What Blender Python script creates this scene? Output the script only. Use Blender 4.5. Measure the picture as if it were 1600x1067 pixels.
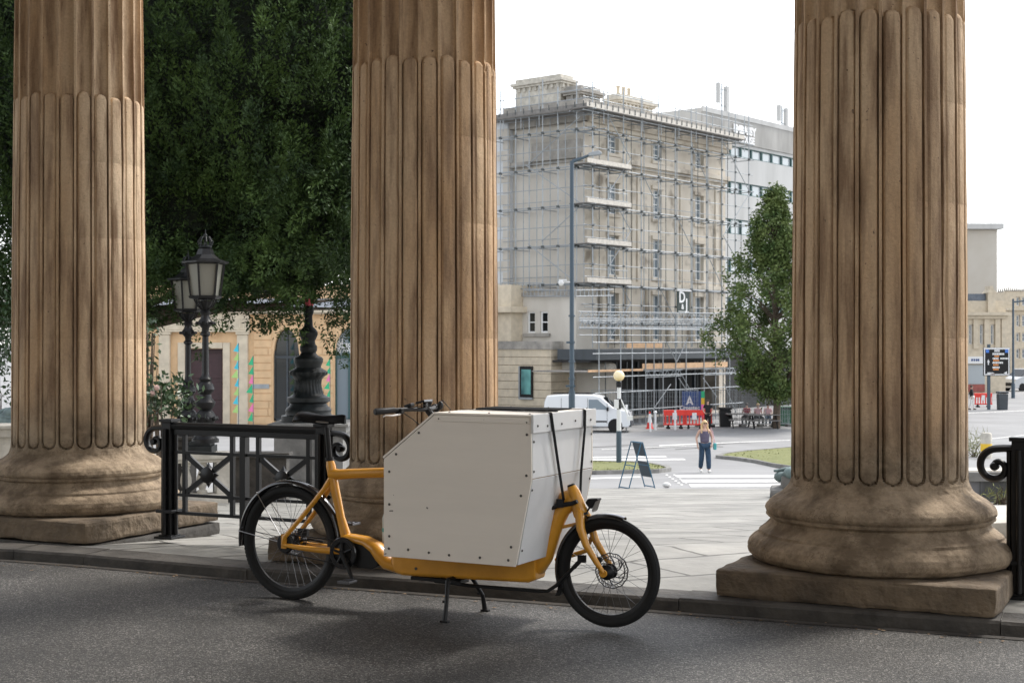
import bpy, bmesh, math, random
import numpy as np
from mathutils import Vector, Matrix
R_ = math.radians
PI = math.pi
random.seed(7)
scn = bpy.context.scene
C = scn.collection
for o in list(bpy.data.objects): bpy.data.objects.remove(o)

# ---------------------------------------------------------------- camera
FPX, CAMH, HY = 2222.0, 1.6, 533.5
cam = bpy.data.cameras.new('camera'); cam.lens = 50.0; cam.sensor_width = 36.0
cam.clip_end = 3000; cam.clip_start = 0.1
cam.dof.use_dof = True; cam.dof.focus_distance = 8.1; cam.dof.aperture_fstop = 11.0
co = bpy.data.objects.new('camera', cam); C.objects.link(co)
co.location = (0, 0, CAMH); co.rotation_euler = (R_(90), 0, 0)
scn.camera = co
# ---------------------------------------------------------------- sky
SUN_AZ = (0.78, 0.63)      # horizontal direction towards the sun
SUN_EL = 52.0
w = bpy.data.worlds.new('World'); scn.world = w; w.use_nodes = True
nt = w.node_tree; nt.nodes.clear()
out = nt.nodes.new('ShaderNodeOutputWorld'); bg = nt.nodes.new('ShaderNodeBackground')
sky = nt.nodes.new('ShaderNodeTexSky'); sky.sky_type = 'NISHITA'; sky.sun_disc = False
sky.sun_elevation = R_(SUN_EL); sky.sun_rotation = math.atan2(SUN_AZ[0], SUN_AZ[1])
sky.air_density = 1.0; sky.dust_density = 1.0; sky.ozone_density = 1.0
hs = nt.nodes.new('ShaderNodeHueSaturation'); hs.inputs['Saturation'].default_value = 0.22
hs.inputs['Value'].default_value = 1.0
bg.inputs['Strength'].default_value = 0.15
nt.links.new(sky.outputs[0], hs.inputs['Color']); nt.links.new(hs.outputs[0], bg.inputs['Color'])
nt.links.new(bg.outputs[0], out.inputs['Surface'])
sl = bpy.data.lights.new('sun', 'SUN'); sl.energy = 1.5; sl.angle = R_(11); sl.color = (1.0, 0.95, 0.88)
so = bpy.data.objects.new('sun', sl); C.objects.link(so)
sd = Vector((SUN_AZ[0]*math.cos(R_(SUN_EL)), SUN_AZ[1]*math.cos(R_(SUN_EL)), math.sin(R_(SUN_EL))))
so.rotation_euler = sd.to_track_quat('Z', 'Y').to_euler()
scn.view_settings.view_transform = 'Standard'; scn.view_settings.look = 'None'
scn.view_settings.gamma = 1.0; scn.view_settings.exposure = 1.38

# ---------------------------------------------------------------- materials
def mat(name, col, rough=0.6, metal=0.0, var=None, vscale=3.0, bump=0.0, bscale=20.0, col2=None,
        detail=5, spec=0.5, coat=0.0, trans=0.0, bdist=0.01, stretch=None, alpha=None, emit=None, speck=None):
    m = bpy.data.materials.new(name); m.use_nodes = True
    n = m.node_tree.nodes; L = m.node_tree.links
    p = n['Principled BSDF']
    p.inputs['Base Color'].default_value = (*col, 1); p.inputs['Roughness'].default_value = rough
    p.inputs['Metallic'].default_value = metal; p.inputs['Specular IOR Level'].default_value = spec
    if coat: p.inputs['Coat Weight'].default_value = coat; p.inputs['Coat Roughness'].default_value = 0.08
    if trans: p.inputs['Transmission Weight'].default_value = trans
    if alpha is not None: p.inputs['Alpha'].default_value = alpha
    if emit: p.inputs['Emission Color'].default_value = (*emit[0], 1); p.inputs['Emission Strength'].default_value = emit[1]
    if var is None and bump == 0 and not col2: return m
    tc = n.new('ShaderNodeTexCoord'); src = tc.outputs['Object']
    if stretch:
        mp = n.new('ShaderNodeMapping'); mp.inputs['Scale'].default_value = stretch
        L.new(src, mp.inputs['Vector']); ssrc = mp.outputs[0]
    else: ssrc = src
    if var is not None or col2:
        nz = n.new('ShaderNodeTexNoise'); nz.inputs['Scale'].default_value = vscale
        nz.inputs['Detail'].default_value = detail; nz.inputs['Roughness'].default_value = 0.6
        L.new(ssrc, nz.inputs['Vector'])
        rp = n.new('ShaderNodeValToRGB'); rp.color_ramp.elements[0].position = 0.33; rp.color_ramp.elements[1].position = 0.68
        c2 = col2 if col2 else tuple(c*(1+(var or 0)) for c in col)
        c1 = tuple(c*(1-(var or 0)) for c in col) if not col2 else col
        rp.color_ramp.elements[0].color = (*c1, 1); rp.color_ramp.elements[1].color = (*c2, 1)
        L.new(nz.outputs['Fac'], rp.inputs['Fac'])
        res = rp.outputs['Color']
        if speck:
            n2 = n.new('ShaderNodeTexNoise'); n2.inputs['Scale'].default_value = speck[0]; n2.inputs['Detail'].default_value = 3
            L.new(src, n2.inputs['Vector'])
            r2 = n.new('ShaderNodeValToRGB'); r2.color_ramp.elements[0].position = speck[1]; r2.color_ramp.elements[1].position = speck[2]
            L.new(n2.outputs['Fac'], r2.inputs['Fac'])
            mx = n.new('ShaderNodeMix'); mx.data_type = 'RGBA'
            L.new(r2.outputs['Color'], mx.inputs['Factor']); L.new(res, mx.inputs['A']); mx.inputs['B'].default_value = (*speck[3], 1)
            res = mx.outputs['Result']
        L.new(res, p.inputs['Base Color'])
    if bump:
        nb = n.new('ShaderNodeTexNoise'); nb.inputs['Scale'].default_value = bscale; nb.inputs['Detail'].default_value = 6
        L.new(src, nb.inputs['Vector'])
        b = n.new('ShaderNodeBump'); b.inputs['Strength'].default_value = bump; b.inputs['Distance'].default_value = bdist
        L.new(nb.outputs['Fac'], b.inputs['Height']); L.new(b.outputs[0], p.inputs['Normal'])
    return m

def stone_column_mat():
    """warm bath stone: pale and ochre patches, vertical grime, pits and bed joints"""
    m = bpy.data.materials.new('column_stone'); m.use_nodes = True
    n = m.node_tree.nodes; L = m.node_tree.links; p = n['Principled BSDF']
    p.inputs['Roughness'].default_value = 0.85; p.inputs['Specular IOR Level'].default_value = 0.25
    tc = n.new('ShaderNodeTexCoord'); geo = n.new('ShaderNodeNewGeometry')
    def noise(scale, vec, det=5, rough=0.6):
        z = n.new('ShaderNodeTexNoise'); z.inputs['Scale'].default_value = scale; z.inputs['Detail'].default_value = det
        z.inputs['Roughness'].default_value = rough; L.new(vec, z.inputs['Vector']); return z.outputs['Fac']
    def ramp(fac, a, b, ca, cb):
        r = n.new('ShaderNodeValToRGB'); r.color_ramp.elements[0].position = a; r.color_ramp.elements[1].position = b
        r.color_ramp.elements[0].color = (*ca, 1); r.color_ramp.elements[1].color = (*cb, 1)
        L.new(fac, r.inputs['Fac']); return r.outputs['Color']
    def mix(f, a, b, mode='MIX'):
        x = n.new('ShaderNodeMix'); x.data_type = 'RGBA'; x.blend_type = mode
        if isinstance(f, float): x.inputs['Factor'].default_value = f
        else: L.new(f, x.inputs['Factor'])
        for k, v in (('A', a), ('B', b)):
            if isinstance(v, tuple): x.inputs[k].default_value = (*v, 1)
            else: L.new(v, x.inputs[k])
        return x.outputs['Result']
    mp = n.new('ShaderNodeMapping'); mp.inputs['Scale'].default_value = (1.8, 1.8, 0.5); L.new(geo.outputs['Position'], mp.inputs['Vector'])
    mp2 = n.new('ShaderNodeMapping'); mp2.inputs['Scale'].default_value = (7.0, 7.0, 0.8); L.new(geo.outputs['Position'], mp2.inputs['Vector'])
    base = ramp(noise(0.8, mp.outputs[0], 4), 0.35, 0.7, (0.46, 0.30, 0.17), (0.60, 0.46, 0.315))
    streak = ramp(noise(1.6, mp2.outputs[0], 6), 0.36, 0.55, (0, 0, 0), (1, 1, 1))
    c = mix(streak, (0.26, 0.17, 0.105), base)
    fine = ramp(noise(60, geo.outputs['Position'], 6), 0.3, 0.7, (0.88, 0.88, 0.88), (1.10, 1.10, 1.10))
    c = mix(1.0, c, fine, 'MULTIPLY')
    # dirt towards weathered base with its own blotchy outline
    sep = n.new('ShaderNodeSeparateXYZ'); L.new(tc.outputs['Object'], sep.inputs[0])
    nz = noise(5, geo.outputs['Position'], 8, 0.7)
    pits = ramp(noise(28, geo.outputs['Position'], 3), 0.69, 0.73, (0, 0, 0), (1, 1, 1))
    c = mix(pits, c, (0.16, 0.11, 0.075))
    chips = ramp(noise(17, geo.outputs['Position'], 6, 0.75), 0.72, 0.76, (0, 0, 0), (0.7, 0.7, 0.7))
    c = mix(chips, c, (0.62, 0.52, 0.42))
    low = n.new('ShaderNodeMapRange'); low.inputs['From Min'].default_value = 0.95; low.inputs['From Max'].default_value = 0.6
    ad = n.new('ShaderNodeMath'); ad.operation = 'ADD'; L.new(sep.outputs['Z'], ad.inputs[0])
    ml = n.new('ShaderNodeMath'); ml.operation = 'MULTIPLY'; L.new(nz, ml.inputs[0]); ml.inputs[1].default_value = -0.5; L.new(ml.outputs[0], ad.inputs[1])
    L.new(ad.outputs[0], low.inputs['Value'])
    patch = ramp(noise(4, geo.outputs['Position'], 8, 0.7), 0.4, 0.62, (0.15, 0.11, 0.072), (0.37, 0.285, 0.195))
    c = mix(low.outputs[0], c, patch)
    cn = noise(3.2, geo.outputs['Position'], 5, 0.65)
    ck = n.new('ShaderNodeValToRGB'); ek = ck.color_ramp.elements; ek[0].position = 0.488; ek[0].color = (0, 0, 0, 1); ek[1].position = 0.497; ek[1].color = (1, 1, 1, 1)
    q_ = ek.new(0.506); q_.color = (0, 0, 0, 1); L.new(cn, ck.inputs['Fac'])
    cm = n.new('ShaderNodeMath'); cm.operation = 'MULTIPLY'; L.new(ck.outputs['Color'], cm.inputs[0]); L.new(low.outputs[0], cm.inputs[1])
    cl = n.new('ShaderNodeMath'); cl.operation = 'MULTIPLY'; cl.inputs[1].default_value = 0.55; L.new(cm.outputs[0], cl.inputs[0])
    c = mix(cl.outputs[0], c, (0.10, 0.07, 0.045))
    L.new(c, p.inputs['Base Color'])
    b = n.new('ShaderNodeBump'); b.inputs['Strength'].default_value = 0.9; b.inputs['Distance'].default_value = 0.014
    L.new(noise(14, geo.outputs['Position'], 9, 0.7), b.inputs['Height'])
    b2 = n.new('ShaderNodeBump'); b2.inputs['Strength'].default_value = 0.5; b2.inputs['Distance'].default_value = 0.002
    L.new(noise(120, geo.outputs['Position'], 3), b2.inputs['Height']); L.new(b.outputs[0], b2.inputs['Normal'])
    L.new(b2.outputs[0], p.inputs['Normal'])
    return m

def asphalt_mat():
    m = bpy.data.materials.new('forecourt_asphalt'); m.use_nodes = True
    n = m.node_tree.nodes; L = m.node_tree.links; p = n['Principled BSDF']
    p.inputs['Roughness'].default_value = 0.62; p.inputs['Specular IOR Level'].default_value = 0.4
    tc = n.new('ShaderNodeTexCoord')
    vor = n.new('ShaderNodeTexVoronoi'); vor.inputs['Scale'].default_value = 150; L.new(tc.outputs['Object'], vor.inputs['Vector'])
    r = n.new('ShaderNodeValToRGB'); e = r.color_ramp.elements
    e[0].position = 0.0; e[0].color = (0.016, 0.016, 0.015, 1); e[1].position = 1.0; e[1].color = (0.26, 0.25, 0.235, 1)
    k = e.new(0.45); k.color = (0.040, 0.039, 0.037, 1); k = e.new(0.8); k.color = (0.078, 0.075, 0.071, 1)
    sp = n.new('ShaderNodeSeparateColor'); L.new(vor.outputs['Color'], sp.inputs[0]); L.new(sp.outputs[0], r.inputs['Fac'])
    nz = n.new('ShaderNodeTexNoise'); nz.inputs['Scale'].default_value = 1.3; nz.inputs['Detail'].default_value = 6; L.new(tc.outputs['Object'], nz.inputs['Vector'])
    r2 = n.new('ShaderNodeValToRGB'); r2.color_ramp.elements[0].position = 0.35; r2.color_ramp.elements[1].position = 0.7
    r2.color_ramp.elements[0].color = (0.62, 0.61, 0.60, 1); r2.color_ramp.elements[1].color = (1.22, 1.20, 1.18, 1); L.new(nz.outputs['Fac'], r2.inputs['Fac'])
    mx = n.new('ShaderNodeMix'); mx.data_type = 'RGBA'; mx.blend_type = 'MULTIPLY'; mx.inputs['Factor'].default_value = 1
    L.new(r.outputs['Color'], mx.inputs['A']); L.new(r2.outputs['Color'], mx.inputs['B']); L.new(mx.outputs['Result'], p.inputs['Base Color'])
    b = n.new('ShaderNodeBump'); b.inputs['Strength'].default_value = 0.8; b.inputs['Distance'].default_value = 0.004
    L.new(vor.outputs['Distance'], b.inputs['Height']); b.invert = True
    nb = n.new('ShaderNodeTexNoise'); nb.inputs['Scale'].default_value = 40; nb.inputs['Detail'].default_value = 4; L.new(tc.outputs['Object'], nb.inputs['Vector'])
    b2 = n.new('ShaderNodeBump'); b2.inputs['Strength'].default_value = 0.7; b2.inputs['Distance'].default_value = 0.01
    L.new(nb.outputs['Fac'], b2.inputs['Height']); L.new(b.outputs[0], b2.inputs['Normal']); L.new(b2.outputs[0], p.inputs['Normal'])
    return m

def flag_mat(name, c1, c2, cm, scale, bw=0.6, rh=0.35, rot=0.0, mortar=0.012, warp=0.05, rough=0.55, blotch=0.35, bump=0.5):
    """paving slabs or coursed masonry with worn, uneven joints"""
    m = bpy.data.materials.new(name); m.use_nodes = True
    n = m.node_tree.nodes; L = m.node_tree.links; p = n['Principled BSDF']
    p.inputs['Roughness'].default_value = rough; p.inputs['Specular IOR Level'].default_value = 0.3
    tc = n.new('ShaderNodeTexCoord'); mp = n.new('ShaderNodeMapping'); mp.inputs['Rotation'].default_value = (0, 0, rot)
    L.new(tc.outputs['Object'], mp.inputs['Vector'])
    wn = n.new('ShaderNodeTexNoise'); wn.inputs['Scale'].default_value = 0.9; wn.inputs['Detail'].default_value = 3; L.new(mp.outputs[0], wn.inputs['Vector'])
    sc = n.new('ShaderNodeVectorMath'); sc.operation = 'SCALE'; sc.inputs['Scale'].default_value = warp; L.new(wn.outputs['Color'], sc.inputs[0])
    ad = n.new('ShaderNodeVectorMath'); L.new(mp.outputs[0], ad.inputs[0]); L.new(sc.outputs[0], ad.inputs[1])
    bk = n.new('ShaderNodeTexBrick'); bk.inputs['Scale'].default_value = scale; bk.inputs['Brick Width'].default_value = bw
    bk.inputs['Row Height'].default_value = rh; bk.inputs['Mortar Size'].default_value = mortar; bk.inputs['Mortar Smooth'].default_value = 0.3
    bk.inputs['Color1'].default_value = (*c1, 1); bk.inputs['Color2'].default_value = (*c2, 1); bk.inputs['Mortar'].default_value = (*cm, 1)
    L.new(ad.outputs[0], bk.inputs['Vector'])
    nz = n.new('ShaderNodeTexNoise'); nz.inputs['Scale'].default_value = 1.1; nz.inputs['Detail'].default_value = 9; nz.inputs['Roughness'].default_value = 0.65
    L.new(mp.outputs[0], nz.inputs['Vector'])
    r2 = n.new('ShaderNodeValToRGB'); r2.color_ramp.elements[0].position = 0.3; r2.color_ramp.elements[1].position = 0.7
    r2.color_ramp.elements[0].color = (1-blotch,)*3+(1,); r2.color_ramp.elements[1].color = (1+blotch*0.5,)*3+(1,); L.new(nz.outputs['Fac'], r2.inputs['Fac'])
    mx = n.new('ShaderNodeMix'); mx.data_type = 'RGBA'; mx.blend_type = 'MULTIPLY'; mx.inputs['Factor'].default_value = 1
    L.new(bk.outputs['Color'], mx.inputs['A']); L.new(r2.outputs['Color'], mx.inputs['B']); L.new(mx.outputs['Result'], p.inputs['Base Color'])
    b = n.new('ShaderNodeBump'); b.inputs['Strength'].default_value = bump; b.inputs['Distance'].default_value = 0.02; b.invert = True
    L.new(bk.outputs['Fac'], b.inputs['Height'])
    b2 = n.new('ShaderNodeBump'); b2.inputs['Strength'].default_value = bump; b2.inputs['Distance'].default_value = 0.03
    L.new(nz.outputs['Fac'], b2.inputs['Height']); L.new(b.outputs[0], b2.inputs['Normal']); L.new(b2.outputs[0], p.inputs['Normal'])
    return m

M = {}
M['column'] = stone_column_mat()
M['asphalt'] = asphalt_mat()
M['flag'] = flag_mat('flagstone_paving', (0.31, 0.30, 0.275), (0.245, 0.24, 0.22), (0.10, 0.095, 0.085), 1.0, 1.3, 0.72, R_(-26), 0.018, 0.30, 0.6, 0.45, 0.8)
M['flagin'] = flag_mat('portico_flagstone', (0.27, 0.25, 0.215), (0.22, 0.205, 0.18), (0.08, 0.07, 0.06), 1.0, 1.6, 0.8, R_(26), 0.012, 0.1, 0.6, 0.35, 0.5)
M['kerb'] = mat('kerb_stone', (0.052, 0.046, 0.039), 0.75, var=0.45, vscale=4, bump=0.6, bscale=18, bdist=0.02)
M['road'] = mat('road_asphalt', (0.235, 0.235, 0.237), 0.85, var=0.13, vscale=0.35, bump=0.3, bscale=60, detail=8)
M['mark'] = mat('road_paint', (0.60, 0.60, 0.585), 0.7, var=0.12, vscale=6)
M['grass'] = mat('grass_verge', (0.14, 0.155, 0.055), 0.95, col2=(0.22, 0.225, 0.09), vscale=2.5, bump=1.0, bscale=30, bdist=0.05)
M['blade'] = mat('grass_blade', (0.19, 0.20, 0.07), 0.9, var=0.2, vscale=4)
M['whitestone'] = mat('pale_limestone', (0.50, 0.47, 0.41), 0.85, var=0.22, vscale=3, bump=0.5, bscale=16, bdist=0.015)
M['greystone'] = mat('weathered_grey_stone', (0.20, 0.195, 0.185), 0.85, var=0.3, vscale=3, bump=0.6, bscale=14, bdist=0.02)
M['plinthstone'] = mat('worn_plinth_stone', (0.065, 0.048, 0.032), 0.88, col2=(0.19, 0.14, 0.09), vscale=3.0, detail=9, bump=0.9, bscale=14, bdist=0.03)
M['iron'] = mat('black_ironwork', (0.008, 0.008, 0.009), 0.40, spec=0.35, bump=0.25, bscale=60, bdist=0.003)
M['bronze'] = mat('dark_bronze', (0.012, 0.015, 0.016), 0.48, spec=0.35, var=0.5, vscale=9, bump=0.4, bscale=25)
M['verdigris'] = mat('verdigris_bronze', (0.07, 0.10, 0.10), 0.55, col2=(0.22, 0.30, 0.30), vscale=4, bump=0.5, bscale=14)
M['orange'] = mat('orange_frame_paint', (0.66, 0.30, 0.025), 0.36, coat=0.5, var=0.12, vscale=5)
M['ply'] = mat('white_painted_plywood', (0.80, 0.735, 0.65), 0.5, var=0.025, vscale=1.2, bump=0.12, bscale=9, stretch=(1, 1, 9), bdist=0.004, speck=(16, 0.745, 0.75, (0.12, 0.10, 0.08)))
M['plyfront'] = mat('white_front_panel_paint', (0.68, 0.675, 0.665), 0.45, var=0.05, vscale=3, bump=0.15, bscale=5, bdist=0.01)
M['ply_edge'] = mat('bare_plywood_edge', (0.42, 0.28, 0.16), 0.7, var=0.2, vscale=30)
M['black'] = mat('black_plastic', (0.010, 0.010, 0.011), 0.48, spec=0.3)
M['saddle'] = mat('saddle_cover', (0.006, 0.006, 0.007), 0.38, spec=0.2)
M['spoke'] = mat('dark_spokes', (0.16, 0.16, 0.165), 0.4, metal=0.9)
M['gloss'] = mat('glossy_black_mudguard', (0.010, 0.010, 0.012), 0.16, coat=0.6)
M['tyre'] = mat('tyre_rubber', (0.014, 0.014, 0.014), 0.75, spec=0.3, bump=0.4, bscale=90, bdist=0.003)
M['steel'] = mat('steel', (0.55, 0.55, 0.56), 0.28, metal=1.0)
M['rotor'] = mat('brake_rotor_steel', (0.16, 0.16, 0.17), 0.35, metal=0.8)
M['refl'] = mat('reflective_tyre_stripe', (0.35, 0.35, 0.36), 0.5)
M['screw'] = mat('screw_head', (0.10, 0.095, 0.085), 0.45, metal=0.6)
M['strap'] = mat('black_webbing', (0.007, 0.007, 0.008), 0.9, spec=0.1)
M['bath'] = flag_mat('bath_stone_ashlar', (0.60, 0.49, 0.35), (0.54, 0.43, 0.30), (0.36, 0.28, 0.19), 1.0, 1.4, 0.5, 0, 0.012, 0.02, 0.9, 0.2, 0.2)
M['bathtrim'] = mat('bath_stone_trim', (0.60, 0.52, 0.40), 0.88, var=0.12, vscale=2.5, bump=0.3, bscale=12)
M['bathorange'] = mat('bath_stone_ochre', (0.70, 0.48, 0.28), 0.9, var=0.12, vscale=1.3, bump=0.3, bscale=12)
M['groove'] = mat('dark_mortar_joint', (0.30, 0.245, 0.18), 0.95)
M['hotel'] = mat('hotel_ashlar', (0.55, 0.49, 0.405), 0.9, col2=(0.66, 0.605, 0.52), vscale=0.5, stretch=(1, 1, 0.3), detail=8, bump=0.3, bscale=8, speck=(0.9, 0.54, 0.70, (0.30, 0.26, 0.21)))
M['hotelgrey'] = mat('hotel_side_ashlar', (0.50, 0.465, 0.41), 0.9, col2=(0.62, 0.585, 0.53), vscale=0.5, stretch=(1, 1, 0.3), detail=8, bump=0.3, bscale=8)
M['soot'] = mat('soot_stained_stone', (0.24, 0.23, 0.21), 0.9, col2=(0.42, 0.39, 0.35), vscale=1.6, detail=8, bump=0.5, bscale=8)
M['render'] = mat('pale_grey_render', (0.60, 0.62, 0.64), 0.85, var=0.06, vscale=0.8)
M['concrete'] = mat('white_concrete', (0.42, 0.42, 0.41), 0.85, col2=(0.54, 0.54, 0.53), vscale=0.5, stretch=(1, 1, 0.2), detail=6)
M['tower'] = mat('tower_concrete', (0.44, 0.40, 0.34), 0.9, col2=(0.52, 0.49, 0.44), vscale=0.15, detail=6)
M['glass'] = mat('window_glass', (0.20, 0.25, 0.29), 0.06, spec=0.9)
M['paleglass'] = mat('office_glass', (0.42, 0.46, 0.48), 0.1, spec=0.9)
M['darkglass'] = mat('dark_window_glass', (0.012, 0.016, 0.018), 0.05, spec=0.8)
M['white'] = mat('white_joinery_paint', (0.78, 0.78, 0.77), 0.5)
M['teal'] = mat('teal_window_frame', (0.04, 0.10, 0.10), 0.5)
M['grey'] = mat('dark_grey_fascia', (0.045, 0.055, 0.065), 0.5, var=0.15, vscale=2)
M['dark'] = mat('painted_shade', (0.02, 0.02, 0.02), 0.8)  # near-black matte: shade in openings and under the canopy, put into the colour
M['galv'] = mat('galvanised_scaffold_tube', (0.33, 0.355, 0.375), 0.42, metal=0.4, var=0.15, vscale=2)
M['coupler'] = mat('scaffold_coupler', (0.09, 0.10, 0.10), 0.6, metal=0.3)
M['board'] = mat('scaffold_boards', (0.60, 0.56, 0.50), 0.85, var=0.15, vscale=5)
M['boardwarm'] = mat('new_timber_boards', (0.66, 0.43, 0.26), 0.8, var=0.12, vscale=4)
M['boarddark'] = mat('weathered_boards', (0.20, 0.19, 0.18), 0.85, var=0.2, vscale=4)
M['post'] = mat('blue_grey_post_paint', (0.055, 0.085, 0.115), 0.5)
M['red'] = mat('red_barrier_plastic', (0.75, 0.045, 0.03), 0.5, var=0.1, vscale=3)
M['conewhite'] = mat('white_reflective', (0.75, 0.75, 0.75), 0.5)
M['amber'] = mat('amber_glass_globe', (0.95, 0.55, 0.06), 0.35, spec=0.5)
M['navy'] = mat('navy_banner', (0.035, 0.075, 0.22), 0.6, var=0.08)
M['bluepaint'] = mat('blue_sign_frame', (0.03, 0.12, 0.20), 0.5)
M['chalk'] = mat('dark_chalkboard', (0.03, 0.05, 0.07), 0.5)
M['vanwhite'] = mat('white_van_paint', (0.72, 0.74, 0.76), 0.3, coat=0.6)
M['silver'] = mat('silver_car_paint', (0.42, 0.44, 0.46), 0.3, coat=0.6, metal=0.3)
M['skin'] = mat('skin', (0.55, 0.35, 0.27), 0.6)
M['hair'] = mat('blonde_hair', (0.62, 0.42, 0.22), 0.6, var=0.2, vscale=20)
M['hairdark'] = mat('dark_hair', (0.05, 0.035, 0.025), 0.6)
M['denim'] = mat('blue_denim', (0.025, 0.055, 0.10), 0.85, var=0.25, vscale=8)
M['top'] = mat('grey_violet_top', (0.11, 0.095, 0.145), 0.85, var=0.25, vscale=14)
M['blackcloth'] = mat('black_cloth', (0.012, 0.012, 0.013), 0.9)
M['redcloth'] = mat('red_cloth', (0.30, 0.02, 0.03), 0.9)
M['pinkcloth'] = mat('pale_pink_cloth', (0.75, 0.45, 0.48), 0.9)
M['cream'] = mat('pale_yellow_cloth', (0.78, 0.66, 0.38), 0.9)
M['whitecloth'] = mat('white_cloth', (0.75, 0.74, 0.72), 0.9)
M['green'] = mat('green_plastic', (0.02, 0.11, 0.05), 0.5)
M['bark'] = mat('bark', (0.10, 0.075, 0.055), 0.9, var=0.35, vscale=6, bump=1.0, bscale=14, bdist=0.03)
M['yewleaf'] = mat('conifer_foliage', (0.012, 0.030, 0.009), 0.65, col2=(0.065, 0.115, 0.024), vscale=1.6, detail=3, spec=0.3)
M['yewcore'] = mat('conifer_core_shade', (0.010, 0.018, 0.008), 0.9, var=0.5, vscale=8, bump=1, bscale=8, bdist=0.3)  # shade deep in the crown, put into the core's dark colour
M['leaf'] = mat('birch_foliage', (0.045, 0.085, 0.022), 0.6, col2=(0.135, 0.175, 0.05), vscale=1.3, detail=3, spec=0.3)
M['bushleaf'] = mat('glossy_shrub_leaf', (0.02, 0.05, 0.018), 0.4, col2=(0.06, 0.11, 0.04), vscale=6)
M['flower'] = mat('pink_flower', (0.62, 0.42, 0.38), 0.7)
M['door'] = mat('dark_maroon_door', (0.045, 0.018, 0.022), 0.5, var=0.15, vscale=3)
M['lampglass'] = mat('frosted_lamp_glass', (0.19, 0.185, 0.155), 0.35, spec=0.4)
M['cyan'] = mat('cyan_bunting', (0.06, 0.50, 0.62), 0.8)
M['lime'] = mat('lime_bunting', (0.38, 0.60, 0.20), 0.8)
M['bgreen'] = mat('green_bunting', (0.04, 0.42, 0.20), 0.8)
M['bpink'] = mat('pink_bunting', (0.80, 0.20, 0.42), 0.8)
M['yellow'] = mat('yellow_plastic', (0.75, 0.48, 0.03), 0.5)
M['plaster'] = mat('portico_wall_plaster', (0.70, 0.60, 0.47), 0.9, var=0.05, vscale=0.5)
M['ceiling'] = mat('portico_ceiling_plaster', (0.42, 0.34, 0.25), 0.9, var=0.1, vscale=0.5)
M['slate'] = mat('slate_roof', (0.13, 0.15, 0.18), 0.6, var=0.2, vscale=3)
M['mesh'] = mat('galvanised_mesh', (0.30, 0.33, 0.35), 0.5, metal=0.4)
M['bottleplastic'] = mat('clear_bottle_plastic', (0.55, 0.62, 0.62), 0.25, spec=0.6)
M['tealcap'] = mat('teal_cap', (0.05, 0.32, 0.33), 0.4)
M['orangelight'] = mat('orange_sign_text', (0.80, 0.30, 0.08), 0.5)
M['yew_red'] = mat('pink_lamp_shade', (0.70, 0.10, 0.14), 0.5)

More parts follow.
